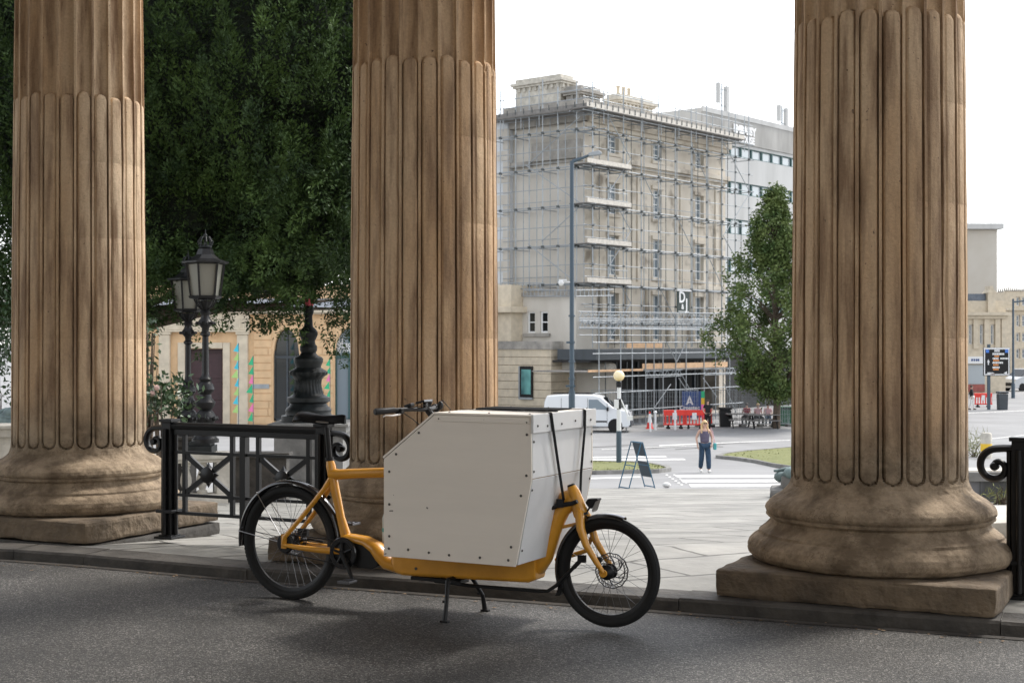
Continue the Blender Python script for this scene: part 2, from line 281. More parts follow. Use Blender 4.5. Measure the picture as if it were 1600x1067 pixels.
# ---------------------------------------------------------------- geometry helpers
class MB:
    def __init__(s): s.v = []; s.f = []; s.mi = []; s.cur = 0
    def add(s, vs, fs, T=None):
        b = len(s.v)
        if T is not None: vs = [tuple(T @ Vector(q)) for q in vs]
        s.v += [tuple(q) for q in vs]; s.f += [tuple(b+i for i in f) for f in fs]; s.mi += [s.cur]*len(fs)
        return s
    def box(s, x0, x1, y0, y1, z0, z1, T=None):
        vs = [(x0,y0,z0),(x1,y0,z0),(x1,y1,z0),(x0,y1,z0),(x0,y0,z1),(x1,y0,z1),(x1,y1,z1),(x0,y1,z1)]
        return s.add(vs, [(0,3,2,1),(4,5,6,7),(0,1,5,4),(1,2,6,5),(2,3,7,6),(3,0,4,7)], T)
    def cbox(s, c, d, T=None):
        return s.box(c[0]-d[0]/2, c[0]+d[0]/2, c[1]-d[1]/2, c[1]+d[1]/2, c[2]-d[2]/2, c[2]+d[2]/2, T)
    def tube(s, path, r, n=8, cap=True, sy=1.0, closed=False, up=None, T=None):
        P = [Vector(p) for p in path]; k = len(P)
        rr = r if isinstance(r, (list, tuple)) else [r]*k
        vs = []; u = None
        for i, p in enumerate(P):
            if closed: d = P[(i+1) % k]-P[i-1]
            else: d = P[min(i+1, k-1)]-P[max(i-1, 0)]
            d.normalize()
            if u is None:
                u = Vector(up) if up else (Vector((0,0,1)) if abs(d.z) < 0.9 else Vector((1,0,0)))
            u = (u-d*u.dot(d)); u.normalize(); q = d.cross(u)
            for j in range(n):
                a = 2*PI*j/n + PI/n
                vs.append(p + u*math.cos(a)*rr[i] + q*math.sin(a)*rr[i]*sy)
        fs = []
        for i in range(k if closed else k-1):
            for j in range(n):
                a, b2 = i*n+j, i*n+(j+1) % n; c, d2 = ((i+1) % k)*n+(j+1) % n, ((i+1) % k)*n+j
                fs.append((a, d2, c, b2))
        if cap and not closed: fs.append(tuple(range(n))); fs.append(tuple((k-1)*n+j for j in reversed(range(n))))
        return s.add(vs, fs, T)
    def cyl(s, a, b, r, n=12, r2=None, T=None): return s.tube([a, b], [r, r if r2 is None else r2], n, T=T)
    def lathe(s, prof, n=32, c=(0,0,0), T=None, a0=0.0, arc=2*PI, open_=False):
        vs = []; full = abs(arc-2*PI) < 1e-6; m = n if full else n+1
        for r, z in prof:
            for j in range(m):
                a = a0+arc*j/n; vs.append((c[0]+r*math.cos(a), c[1]+r*math.sin(a), c[2]+z))
        fs = []
        for i in range(len(prof)-1):
            for j in range(n):
                j2 = (j+1) % m
                fs.append((i*m+j, i*m+j2, (i+1)*m+j2, (i+1)*m+j))
        ring = open_ or (abs(prof[0][0]-prof[-1][0]) < 1e-5 and abs(prof[0][1]-prof[-1][1]) < 1e-5)
        if full and not ring and prof[0][0] > 1e-4: fs.append(tuple(reversed(range(n))))
        if full and not ring and prof[-1][0] > 1e-4: fs.append(tuple((len(prof)-1)*m+j for j in range(n)))
        return s.add(vs, fs, T)
    def sphere(s, c, r, n=12, m=8, T=None):
        rr = r if isinstance(r, (list, tuple)) else (r, r, r)
        vs = [(c[0], c[1], c[2]-rr[2])]; fs = []
        for i in range(1, m):
            t = -PI/2+PI*i/m
            for j in range(n):
                a = 2*PI*j/n; vs.append((c[0]+rr[0]*math.cos(t)*math.cos(a), c[1]+rr[1]*math.cos(t)*math.sin(a), c[2]+rr[2]*math.sin(t)))
        vs.append((c[0], c[1], c[2]+rr[2])); e = len(vs)-1
        for j in range(n):
            fs.append((0, 1+(j+1) % n, 1+j)); fs.append((e, 1+(m-2)*n+j, 1+(m-2)*n+(j+1) % n))
        for i in range(m-2):
            for j in range(n): fs.append((1+i*n+j, 1+i*n+(j+1) % n, 1+(i+1)*n+(j+1) % n, 1+(i+1)*n+j))
        return s.add(vs, fs, T)
    def prism(s, poly, y0, y1, axis='y', T=None):
        """poly of 2D points; axis y: (x,z) extruded along y; axis z: (x,y) along z; axis x: (y,z) along x"""
        k = len(poly); vs = []
        for h in (y0, y1):
            for p, q in poly: vs.append((p, h, q) if axis == 'y' else ((p, q, h) if axis == 'z' else (h, p, q)))
        fs = [tuple(range(k)), tuple(reversed(range(k, 2*k)))]+[(i, k+i, k+(i+1) % k, (i+1) % k) for i in range(k)]
        return s.add(vs, fs, T)
    def build(s, name, m, parent=None, smooth=False, bevel=0.0, angle=35, fix=True):
        me = bpy.data.meshes.new(name)
        me.from_pydata(s.v, [], s.f)
        for x in (m if isinstance(m, (list, tuple)) else [m]): me.materials.append(x)
        if any(s.mi): me.polygons.foreach_set('material_index', s.mi)
        if fix and len(s.f) < 60000:
            b = bmesh.new(); b.from_mesh(me); bmesh.ops.recalc_face_normals(b, faces=b.faces); b.to_mesh(me); b.free()
        if smooth:
            me.shade_smooth()
            try: me.set_sharp_from_angle(angle=R_(angle))
            except Exception: pass
        me.update()
        o = bpy.data.objects.new(name, me); C.objects.link(o)
        if parent is not None: o.parent = parent
        if bevel:
            bv = o.modifiers.new('bevel', 'BEVEL'); bv.width = bevel; bv.segments = 2; bv.limit_method = 'ANGLE'; bv.angle_limit = R_(40)
        return o
def tag(o, label=None, cat=None, group=None, kind=None):
    if label: o['label'] = label
    if cat: o['category'] = cat
    if group: o['group'] = group
    if kind: o['kind'] = kind
    return o
def thing(name, label, cat, loc=(0,0,0), rz=0.0, group=None):
    o = bpy.data.objects.new(name, None); o.empty_display_size = 0.2; C.objects.link(o)
    o.location = loc; o.rotation_euler = (0, 0, rz); return tag(o, label, cat, group)
def struct(o): o['kind'] = 'structure'; return o
def copy_tree(o, parent=None):
    c = o.copy(); C.objects.link(c); c.parent = parent
    for ch in [x for x in o.children]: copy_tree(ch, c)
    return c
def text_mesh(name, body, size, m, parent=None, depth=0.01, align='CENTER', T=None, bold=0.0, space=1.0):
    cu = bpy.data.curves.new(name, 'FONT'); cu.body = body; cu.size = size; cu.extrude = depth/2; cu.align_x = align; cu.offset = bold
    cu.space_character = space; cu.resolution_u = 3
    to = bpy.data.objects.new(name, cu); C.objects.link(to); dg = bpy.context.evaluated_depsgraph_get()
    me = bpy.data.meshes.new_from_object(to.evaluated_get(dg)); bpy.data.objects.remove(to)
    me.materials.clear(); me.materials.append(m)
    if T is not None: me.transform(T)
    o = bpy.data.objects.new(name, me); C.objects.link(o)
    if parent is not None: o.parent = parent
    return o

# terrain profile: the forecourt falls away from the portico, then the street is level
def gz(Y):
    pts = [(-50, 0.075), (10.6, 0.075), (31, -1.6), (48, -2.68), (62, -3.05), (4000, -3.05)]
    for (a, za), (b, zb) in zip(pts, pts[1:]):
        if Y <= b: return za+(zb-za)*(Y-a)/(b-a)
    return -3.05
def at(px, py, Y): return Vector(((px-800)/FPX*Y, Y, CAMH-(py-HY)/FPX*Y))
def ground_at(px, py):
    Y = 10.0
    while Y < 400:
        if CAMH-(py-HY)/FPX*Y <= gz(Y): break
        Y += 0.02
    return Vector(((px-800)/FPX*Y, Y, gz(Y)))
# colonnade line, direction U along it, Nn outwards (to the street)
U = Vector((0.9135, -0.4068, 0)); Nn = Vector((0.4068, 0.9135, 0))
U_ANG = math.atan2(U.y, U.x)
U = Vector((0.8990, -0.4380, 0)); Nn = Vector((0.4380, 0.8990, 0)); U_ANG = math.atan2(U.y, U.x)
from mathutils import noise as mn
# ================================================================ the ground
KERB = [(-40, 22.2), (-8, 11.7), (-3.64, 10.40), (-3.06, 10.17), (-1.778, 9.544), (0.985, 8.415), (2.65, 7.72), (6, 6.33), (40, -7.8)]
def kerbY(x):
    for (a, ya), (b, yb) in zip(KERB, KERB[1:]):
        if x <= b: return ya+(yb-ya)*(x-a)/(b-a)
    return KERB[-1][1]
def sheet(name, xs, rows, m, off=0.0):
    """rows(x) -> list of Y; z follows the terrain"""
    vs = []; fs = []; nr = len(rows(xs[0]))
    for x in xs:
        for Y in rows(x): vs.append((x, Y, gz(Y)+off))
    for i in range(len(xs)-1):
        for j in range(nr-1):
            a = i*nr+j; fs.append((a, a+nr, a+nr+1, a+1))
    mb = MB(); mb.add(vs, fs); return mb.build(name, m)
# forecourt asphalt under the portico
mb = MB(); kk = [(x_, y_+0.06) for x_, y_ in KERB]; mb.add([(40, -34, 0), (-40, -34, 0)]+[(x_, y_, 0) for x_, y_ in kk], [tuple(range(len(kk)+2))])
struct(mb.build('forecourt_asphalt', M['asphalt'])); 
xs = [-40, -20, -12, -8]+[k[0] for k in KERB[2:8]]+[4, 8, 14, 24, 40]; xs = sorted(set(xs))
def rows_pav(x):
    k = min(kerbY(x)+0.10, 29); s = max(k+0.05, 10.6)
    return [k, s, 14+max(0, s-12), max(18, s+4), 24 if s < 17 else s+6, 31.0]
struct(sheet('stone_paving', xs, rows_pav, M['flag']))
def rows_in(x):
    return [kerbY(x)+0.10, kerbY(x)+1.75]
# kerb stones along the paving edge, a real step
mb = MB(); k = KERB[1:8]
run = 0
for (x0, y0), (x1, y1) in zip(KERB[:-1], KERB[1:]):
    L_ = math.hypot(x1-x0, y1-y0); n = max(1, int(L_/1.15)) if abs(x0) < 12 and abs(x1) < 12 else 1
    for i in range(n):
        a, b = i/n, (i+1)/n; g = 0.0025/L_
        ax, ay = x0+(x1-x0)*(a+g), y0+(y1-y0)*(a+g); bx, by = x0+(x1-x0)*(b-g), y0+(y1-y0)*(b-g)
        d = Vector((bx-ax, by-ay, 0)).normalized(); nn = Vector((-d.y, d.x, 0))
        j = random.uniform(-0.006, 0.006); zt = 0.08+random.uniform(-0.002, 0.003)
        P = [Vector((ax, ay, 0))+nn*j, Vector((bx, by, 0))+nn*j]
        vs = []
        for p in P:
            for (o_, z_) in ((0, -0.05), (0.0, zt-0.016), (0.014, zt), (0.30, zt), (0.30, -0.05)):
                q = p+nn*o_; vs.append((q.x, q.y, z_))
        fs = [(i_, 5+i_, 5+(i_+1) % 5, (i_+1) % 5) for i_ in range(5)]+[(0,1,2,3,4), (9,8,7,6,5)]
        mb.add(vs, fs)
struct(mb.build('kerb', M['kerb']))
# thin iron gutter strip at the foot of the kerb
mb = MB()
for (x0, y0), (x1, y1) in zip(KERB[1:7], KERB[2:8]):
    d = Vector((x1-x0, y1-y0, 0)).normalized(); nn = Vector((-d.y, d.x, 0))
    a = Vector((x0, y0, 0))-nn*0.075; b = Vector((x1, y1, 0))-nn*0.075; c = b+nn*0.03; e = a+nn*0.03
    mb.add([(a.x, a.y, 0.004), (b.x, b.y, 0.004), (c.x, c.y, 0.012), (e.x, e.y, 0.012)], [(0,1,2,3)])
struct(mb.build('kerb_gutter', mat('gutter_grime', (0.04, 0.034, 0.028), 0.8, var=.4, vscale=5)))
road = sheet('road', [-600, -60, -30, -12, 0, 12, 30, 60, 600], lambda x: [31.0, 36, 42, 48, 55, 62, 100, 400, 2500], M['road'])
struct(road)
def strip(name, pts, m, off, kind='structure', thick=None):
    """polygon on the ground given by pixel-free world points"""
    mb = MB(); mb.add([(x, y, gz(y)+off) for x, y in pts], [tuple(range(len(pts)))]); o = mb.build(name, m); o['kind'] = kind; return o
def gp(px, py): p = ground_at(px, py); return (p.x, p.y)
# painted markings
mb = MB()
def quad(a, b, c, d, off=0.008): mb.add([(x, y, gz(y)+off) for x, y in (a, b, c, d)], [(0,1,2,3)])
for (xl, y, h, xr) in ((1058, 744.5, 3.6, 1420), (1067, 751.8, 4.2, 1420), (1080, 759, 4.6, 1420)):
    quad(gp(xl, y+h/2), gp(xr, y+h/2-1), gp(xr, y-h/2-1), gp(xl-4, y-h/2))
for (xl, y, h, xr) in ((915, 713.3, 2.0, 1043), (915, 717.6, 2.2, 1072), (915, 722.6, 2.4, 1010)):
    quad(gp(xl, y+h/2+1.5), gp(xr, y+h/2), gp(xr-4, y-h/2), gp(xl-4, y-h/2+1.5))
quad(gp(900, 749.6), gp(1001, 746.0), gp(1000, 744.4), gp(900, 747.6))
quad(gp(940, 702.6), gp(1110, 696.0), gp(1110, 695.4), gp(940, 701.8))
quad(gp(1030, 697), gp(1235, 688), gp(1235, 687.2), gp(1030, 695.6))
for i in range(6):
    x, y = 1040+i*4.6, 742+i*3.1
    quad(gp(x, y+.8), gp(x+4, y+.8), gp(x+4, y-.6), gp(x, y-.6))
    if i < 5: quad(gp(x+12, y+.8), gp(x+15, y+.8), gp(x+15, y-.6), gp(x+12, y-.6))
quad(gp(1512, 690), gp(1640, 676), gp(1640, 675.2), gp(1512, 689))
quad(gp(1512, 646), gp(1640, 640), gp(1640, 639.3), gp(1512, 645.3))
struct(mb.build('road_markings', M['mark']))
# dark repair cracks in the street
mb = MB()
for pts in ([(1055, 702), (1085, 700), (1105, 697), (1130, 698)], [(915, 699), (960, 697), (1000, 694)], [(1108, 697), (1122, 694), (1146, 692), (1170, 691)]):
    for (a, b) in zip(pts, pts[1:]): mb.add([(*p, gz(p[1])+0.005) for p in (gp(a[0], a[1]+.7), gp(b[0], b[1]+.6), gp(b[0], b[1]-.5), gp(a[0], a[1]-.6))], [(0,1,2,3)])
struct(mb.build('road_repair_seam', mat('bitumen_seam', (0.10, 0.10, 0.10), 0.7)))
def island(name, pix, label):
    P = [gp(*p) for p in pix]; n = len(P); h = 0.12
    cx = sum(p[0] for p in P)/n; cy = sum(p[1] for p in P)/n
    mb = MB(); inn = []
    for x, y in P:
        d = Vector((cx-x, cy-y)); d.normalize(); inn.append((x+d.x*0.22, y+d.y*0.22))
    vs = [(x, y, gz(y)-0.05) for x, y in P]+[(x, y, gz(y)+h) for x, y in P]+[(x, y, gz(y)+h) for x, y in inn]+[(x, y, gz(y)-0.05) for x, y in inn]
    fs = []
    for i in range(n):
        j = (i+1) % n
        for b in (0, 1, 2): fs.append((b*n+i, b*n+j, (b+1)*n+j, (b+1)*n+i))
    mb.add(vs, fs); struct(mb.build('kerb_ring', M['greystone']))
    mb = MB(); mb.add([(x, y, gz(y)+h-0.02) for x, y in inn], [tuple(range(n))]); o = struct(mb.build(name, M['grass']))
    # tufts of grass over it
    xs_ = [p[0] for p in inn]; ys_ = [p[1] for p in inn]; mb = MB(); c = 0
    def inside(x, y):
        r = False
        for i in range(n):
            (x1, y1), (x2, y2) = inn[i], inn[i-1]
            if (y1 > y) != (y2 > y) and x < (x2-x1)*(y-y1)/(y2-y1)+x1: r = not r
        return r
    while c < 900:
        x, y = random.uniform(min(xs_), max(xs_)), random.uniform(min(ys_), max(ys_))
        c += 1
        if not inside(x, y): continue
        hh = random.uniform(0.02, 0.05); a = random.uniform(0, PI); dx, dy = math.cos(a)*0.03, math.sin(a)*0.03
        z = gz(y)+h-0.02; mb.add([(x-dx, y-dy, z), (x+dx, y+dy, z), (x+random.uniform(-.04, .04), y+random.uniform(-.04, .04), z+hh)], [(0,1,2)])
    o2 = mb.build('grass_tufts', M['blade'], fix=False); tag(o2, label, 'grass', kind='stuff')
island('grass_verge', [(860, 741), (932, 741.5), (1030, 739), (1049, 736.5), (1046, 733), (1020, 728), (985, 725.5), (930, 724), (860, 724)], 'short dry grass on the kerbed island under the crossing beacon')
island('grass_verge', [(1118, 716), (1150, 719), (1180, 723.5), (1206, 729), (1236, 733), (1300, 736), (1420, 736), (1420, 698), (1300, 699), (1235, 702), (1160, 708), (1128, 712)], 'short dry grass on the kerbed island beyond the zebra crossing')

# ================================================================ portico
def rough_block(mb, c, d, rz, cuts=7, amp=0.012, seed=0, bev=0.03):
    bm = bmesh.new(); bmesh.ops.create_cube(bm, size=1.0)
    bmesh.ops.subdivide_edges(bm, edges=bm.edges[:], cuts=cuts, use_grid_fill=True)
    T = Matrix.Translation(c) @ Matrix.Rotation(rz, 4, 'Z')
    vs = []
    for v in bm.verts:
        p = Vector((v.co.x*d[0], v.co.y*d[1], v.co.z*d[2]))
        # round the arrises
        q = p.copy()
        for i in range(3):
            lim = d[i]/2-bev; q[i] = max(-lim, min(lim, p[i]))
        e = p-q
        if e.length > 1e-6 and e.length > bev: e = e.normalized()*bev
        p = q+e
        nz = mn.noise((p+Vector((seed*7, seed*3, 0)))*4)*amp+mn.noise((p+Vector((seed, 0, 0)))*13)*amp*0.4
        if e.length > bev*0.9 and (abs(p.x) > d[0]/2-bev*1.5)+(abs(p.y) > d[1]/2-bev*1.5)+(abs(p.z) > d[2]/2-bev*1.5) >= 2: nz -= abs(mn.noise(p*6+Vector((seed, 9, 2))))*amp*2.2
        dirn = e.normalized() if e.length > 1e-6 else Vector((0,0,0)); p = p+dirn*nz
        v.index = len(vs); vs.append(p)
    bm.verts.index_update(); fs = [tuple(v.index for v in f.verts) for f in bm.faces]
    mb.add(vs, fs, T); bm.free()
def shaft_R(z):
    t = max(0, (z-0.76)/6.3); return 0.5335-0.062*t**1.5
def column_shaft(seed):
    ts = [-.5, -.435, -.427, -.405, -.36, -.27, -.16, -.08, 0, .08, .16, .27, .36, .405, .427, .435]
    zs = [0.705, 0.73]+[0.745+0.0075*i for i in range(10)]
    joints = [1.62, 2.42, 3.02, 3.9, 4.9, 6.0]
    for j in (1.62, 2.42, 3.02): zs += [j-0.006, j, j+0.006]
    zs += [1.0, 1.3, 1.9, 2.2, 2.7, 3.2]+[3.465+0.0065*i for i in range(19)]+[3.60, 3.7]
    for j in (3.9, 4.9, 6.0): zs += [j-0.006, j, j+0.006]
    zs += [4.3, 5.4, 6.6, 7.0]; zs = sorted(zs)
    th, hw = .43, .060; vs = []
    for z in zs:
        R0 = shaft_R(z)
        jd = 0.0015 if any(abs(z-j) < 0.001 for j in joints) else 0
        for k in range(24):
            for t in ts:
                a = 2*PI*(k+t)/24+0.03*seed; u = min(1, abs(t)/th); s_ = math.sqrt(max(0, 1-u*u))
                zb = 0.752+hw*(1-s_); ztop = 3.50+hw*s_+0.012*math.sin(k*2.1+seed)
                rho = math.hypot(u, max(0, (0.752+hw-z)/hw))
                if abs(t) >= th or z < zb: r = R0
                elif z < ztop: r = R0-0.002-0.040*min(1, rho)**8 - (0.02*max(0, (z-ztop+0.03)/0.03)**2)
                else: r = R0-0.045*s_**0.8-0.002
                p = Vector((math.cos(a)*r, math.sin(a)*r, z))
                w_ = mn.noise(p*5+Vector((seed*3, 0, 0)))*0.003+mn.noise(p*22)*0.0015
                if abs(t) >= th-0.01 and mn.noise(p*3.1+Vector((0, seed*5, 0))) > 0.42: w_ -= 0.008*abs(mn.noise(p*15))*2
                r += w_-jd; vs.append((math.cos(a)*r, math.sin(a)*r, z))
    n = 24*len(ts); fs = []
    for i in range(len(zs)-1):
        for j in range(n): fs.append((i*n+j, i*n+(j+1) % n, (i+1)*n+(j+1) % n, (i+1)*n+j))
    mb = MB(); mb.add(vs, fs); return mb
BASE = [(0.60, 0.245), (0.735, 0.247), (0.775, 0.262), (0.799, 0.29), (0.806, 0.32), (0.798, 0.352), (0.775, 0.382), (0.748, 0.402), (0.738, 0.408), (0.736, 0.424),
        (0.722, 0.434), (0.692, 0.455), (0.668, 0.478), (0.662, 0.496), (0.672, 0.508), (0.689, 0.514), (0.692, 0.530), (0.684, 0.534), (0.696, 0.548), (0.700, 0.562), (0.694, 0.585), (0.672, 0.612),
        (0.640, 0.635), (0.603, 0.655), (0.572, 0.678), (0.551, 0.70), (0.540, 0.725), (0.5335, 0.75)]
def column(x, y, seed, label):
    t = thing('fluted_column', label, 'column', (x, y, 0), U_ANG, 'fluted stone columns of the portico')
    column_shaft(seed).build('shaft', M['column'], t, smooth=True, angle=28)
    prof = []
    for (a, b) in zip(BASE, BASE[1:]):
        for i in range(5): f = i/5; prof.append((a[0]+(b[0]-a[0])*f, a[1]+(b[1]-a[1])*f))
    prof.append(BASE[-1]); vs = []; N = 400
    for r, z in prof:
        for j in range(N):
            a = 2*PI*j/N; p = Vector((r*math.cos(a), r*math.sin(a), z))
            w_ = mn.noise(p*3.3+Vector((seed*4, 1, 0)))*0.005+mn.noise(p*11+Vector((seed, 0, 0)))*0.006+mn.noise(p*30)*0.004
            if z < .72:
                cr_ = abs(mn.noise(p*3.6+Vector((seed, 2, 7)))); w_ -= .008*max(0, 1-cr_/.035) if mn.noise(p*1.5) > -.05 else 0
                pt_ = mn.noise(p*24+Vector((0, seed, 0))); w_ -= .008*max(0, pt_-.35)
            ch = mn.noise(p*2.2+Vector((seed*9, 4, 4)))
            if ch > 0.25: w_ -= (ch-0.25)*0.05
            if z > 0.73: w_ *= 0.3
            vs.append(((r+w_)*math.cos(a), (r+w_)*math.sin(a), z))
    mb = MB(); mb.add(vs, [(i*N+j, i*N+(j+1) % N, (i+1)*N+(j+1) % N, (i+1)*N+j) for i in range(len(prof)-1) for j in range(N)])
    mb.build('base_moulding', M['column'], t, smooth=True, angle=50)
    mb = MB(); rough_block(mb, Vector((0, 0, 0.162)), (1.60, 1.60, 0.17), 0, 30, 0.008, seed, 0.018)
    mb.build('plinth', M['plinthstone'], t, smooth=True, angle=60)
    mb = MB(); rough_block(mb, Vector((0, 0.02, 0.02)), (1.60, 1.60, 0.11), 0, 6, 0.004, seed+3, 0.012)
    mb.build('footing', M['kerb'], t, smooth=True, angle=60)
    mb = MB(); mb.lathe([(0.49, 7.0), (0.53, 7.05), (0.53, 7.1), (0.50, 7.12), (0.54, 7.3), (0.66, 7.55), (0.72, 7.65)], 40)
    mb.box(-0.74, 0.74, -0.74, 0.74, 7.65, 7.8); mb.build('capital', M['column'], t, smooth=True, angle=40)
    return t
COLS = [(-3.553, 11.684), (-0.632, 10.24), (2.280, 8.845)]
column(*COLS[0], 1, 'stone column at the left of the photo, between the dark conifer and the railing')
column(*COLS[1], 2, 'stone column directly behind the cargo bike saddle and handlebar')
column(*COLS[2], 3, 'largest nearest stone column right of the bike, on a square worn plinth')
# further columns of the row, out of frame, that shade the floor
o = column(COLS[0][0]-2.92, COLS[0][1]+1.42, 4, 'stone column beyond the left edge, end of the row')
o = column(COLS[2][0]+2.92, COLS[2][1]-1.42, 5, 'stone column beyond the right edge, end of the row')
mid = Vector((COLS[1][0], COLS[1][1], 0))
Tl = Matrix.Translation(mid) @ Matrix.Rotation(U_ANG, 4, 'Z')
hall = thing('portico_building', 'pale stone portico ceiling and wall above and behind the viewer', 'building', tuple(mid), U_ANG)
mb = MB(); mb.box(-9, 9, -0.6, 0.6, 7.8, 9.4); mb.box(-9.2, 9.2, -0.9, 0.9, 9.4, 9.7); mb.build('entablature', M['column'], hall)
mb = MB(); mb.box(-9, 9, -12.5, -0.6, 8.2, 8.5); mb.build('ceiling', M['ceiling'], hall)
mb = MB(); mb.box(-9, 9, -12.9, -12.5, 0, 8.2); mb.build('wall', M['plaster'], hall)
for xx in (-5, 0, 5):
    mb = MB(); mb.box(xx-1.1, xx+1.1, -12.5, -12.44, 0, 3.4); mb.build('door', M['door'], hall, bevel=0.02)

# ---------------------------------------------------------------- railings between the columns
def spiral(c, r0, turns, a0, sgn, n=40, shrink=0.8):
    pts = []
    for i in range(n+1):
        t = i/n; a = a0+sgn*turns*2*PI*t; r = r0*(1-shrink*t**0.9); pts.append((c[0]+math.cos(a)*r, c[1], c[2]+math.sin(a)*r))
    return pts
def scroll(parent, x, sgn, ztop):
    """flat iron strap leaving the post and curling under"""
    mb = MB(); R0 = 0.132; cx = x+sgn*0.135; cz = ztop-R0
    pts = [(x+sgn*0.02, 0, ztop-0.02), (cx-sgn*0.04, 0, ztop-0.02)]
    sp = []
    for i in range(46):
        t = i/45; a = PI/2-sgn*0-(sgn)*(1.2*2*PI*t) if sgn > 0 else PI/2+(1.2*2*PI*t)
        r = R0*(1-0.74*t**1.1)-0.024; sp.append((cx+math.cos(a)*r*1.0, 0, cz+math.sin(a)*r))
    mb.tube(pts+sp, [0.024]*2+[0.024-0.006*i/45 for i in range(46)], 8, sy=1.3)
    e = sp[-1]; mb.lathe([(0.0, -0.036), (0.02, -0.036), (0.027, -0.02), (0.027, 0.02), (0.02, 0.036), (0, 0.036)], 16, T=Matrix.Translation(e) @ Matrix.Rotation(PI/2, 4, 'X'))
    mb.build('scroll', M['iron'], parent, smooth=True, angle=50)
def railing(p0, L_, label, scrolls=(True, True), nb=2, H_=0.90):
    t = thing('iron_railing', label, 'railing', (p0.x, p0.y, 0.078), U_ANG)
    for x in (0.0, L_):
        mb = MB(); mb.box(x-0.045, x+0.045, -0.045, 0.045, 0.03, H_+0.03); mb.box(x-0.06, x+0.06, -0.06, 0.06, 0, 0.03); mb.box(x-0.058, x+0.058, -0.058, 0.058, H_+0.03, H_+0.055)
        for sx, sy in ((-0.062, 0), (0.062, 0), (0, -0.062), (0, 0.062)): mb.cyl((x+sx, sy, 0.03), (x+sx, sy, H_-0.02), 0.017, 8)
        for k in range(7): mb.sphere((x, -0.05, 0.25+k*0.07), (0.016, 0.012, 0.022), 8, 6)
        mb.box(x-0.085, x+0.085, -0.085, 0.085, 0, 0.018); mb.box(x-0.075, x+0.075, -0.075, 0.075, 0.20, 0.225)
        mb.build('post', M['iron'], t, bevel=0.004)
    # handrail
    mb = MB(); mb.prism([(-0.035, H_-0.02), (0.035, H_-0.02), (0.042, H_+0.01), (0.025, H_+0.03), (-0.025, H_+0.03), (-0.042, H_+0.01)], 0.045, L_-0.045, axis='x')
    mb.box(0.045, L_-0.045, -0.02, 0.02, H_-0.065, H_-0.02); mb.build('handrail', M['iron'], t, bevel=0.003)
    mb = MB()
    for z, d in ((H_-0.20, 0.022), (0.34, 0.022), (0.20, 0.024)): mb.box(0.045, L_-0.045, -d/2-0.004, d/2+0.004, z-d/2, z+d/2)
    mb.build('rail_bar', M['iron'], t, bevel=0.002)
    bw = L_/nb
    for b in range(nb):
        x0 = b*bw+(0.05 if b == 0 else 0.03); x1 = (b+1)*bw-(0.05 if b == nb-1 else 0.03)
        mb = MB()
        if b: mb.box(b*bw-0.025, b*bw+0.025, -0.03, 0.03, 0.03, H_-0.065)
        g0, g1 = x0+0.10, x1-0.08
        for x in (g0, g1):
            mv = MB(); mv.box(x-0.016, x+0.016, -0.016, 0.016, 0.20, H_-0.06); mv.build('upright', M['iron'], t, bevel=0.002)
        if b: mb.build('centre_post', M['iron'], t, bevel=0.002)
        mb = MB(); cx, cz = (g0+g1)/2, (0.34+H_-0.20)/2
        for (a, b2) in (((g0, 0.35), (g1, H_-0.21)), ((g0, H_-0.21), (g1, 0.35))):
            d = Vector((b2[0]-a[0], 0, b2[1]-a[1])); mb.tube([(a[0], 0, a[1]), (b2[0], 0, b2[1])], 0.028, 4, sy=0.6)
        mb.build('cross_brace', M['iron'], t)
        mb = MB()
        mb.lathe([(0.0, -0.036), (0.03, -0.036), (0.062, -0.024), (0.068, 0.0), (0.062, 0.024), (0.03, 0.036), (0, 0.036)], 20, T=Matrix.Translation((cx, 0, cz)) @ Matrix.Rotation(PI/2, 4, 'X'))
        for k in range(4):
            a = k*PI/2; mb.add([(0.055, -0.015, -0.019), (0.055, -0.015, 0.019), (0.055, 0.015, 0.019), (0.055, 0.015, -0.019), (0.100, 0, 0)], [(0,1,2,3), (0,1,4), (1,2,4), (2,3,4), (3,0,4)], Matrix.Translation((cx, 0, cz)) @ Matrix.Rotation(a, 4, 'Y'))
        mb.build('rosette', M['iron'], t, smooth=True)
    if scrolls[0]: scroll(t, 0.0, -1, H_+0.005)
    if scrolls[1]: scroll(t, L_, 1, H_+0.005)
    return t
def on_line(px):   # point of the colonnade axis seen at this column of the photo
    k_ = (px-800)/FPX; a = mid; s_ = (k_*a.y-a.x)/(U.x-k_*U.y); return Vector((a.x+U.x*s_, a.y+U.y*s_, 0))
pa, pb = on_line(265)*.98, on_line(506)*.98
railing(pa, (pb-pa).length, 'black iron railing with rosettes between the left and middle columns', H_=0.868)
pc = on_line(1594); railing(pc, 1.45, 'black iron railing with scrolled end at the right edge of the photo', nb=2)
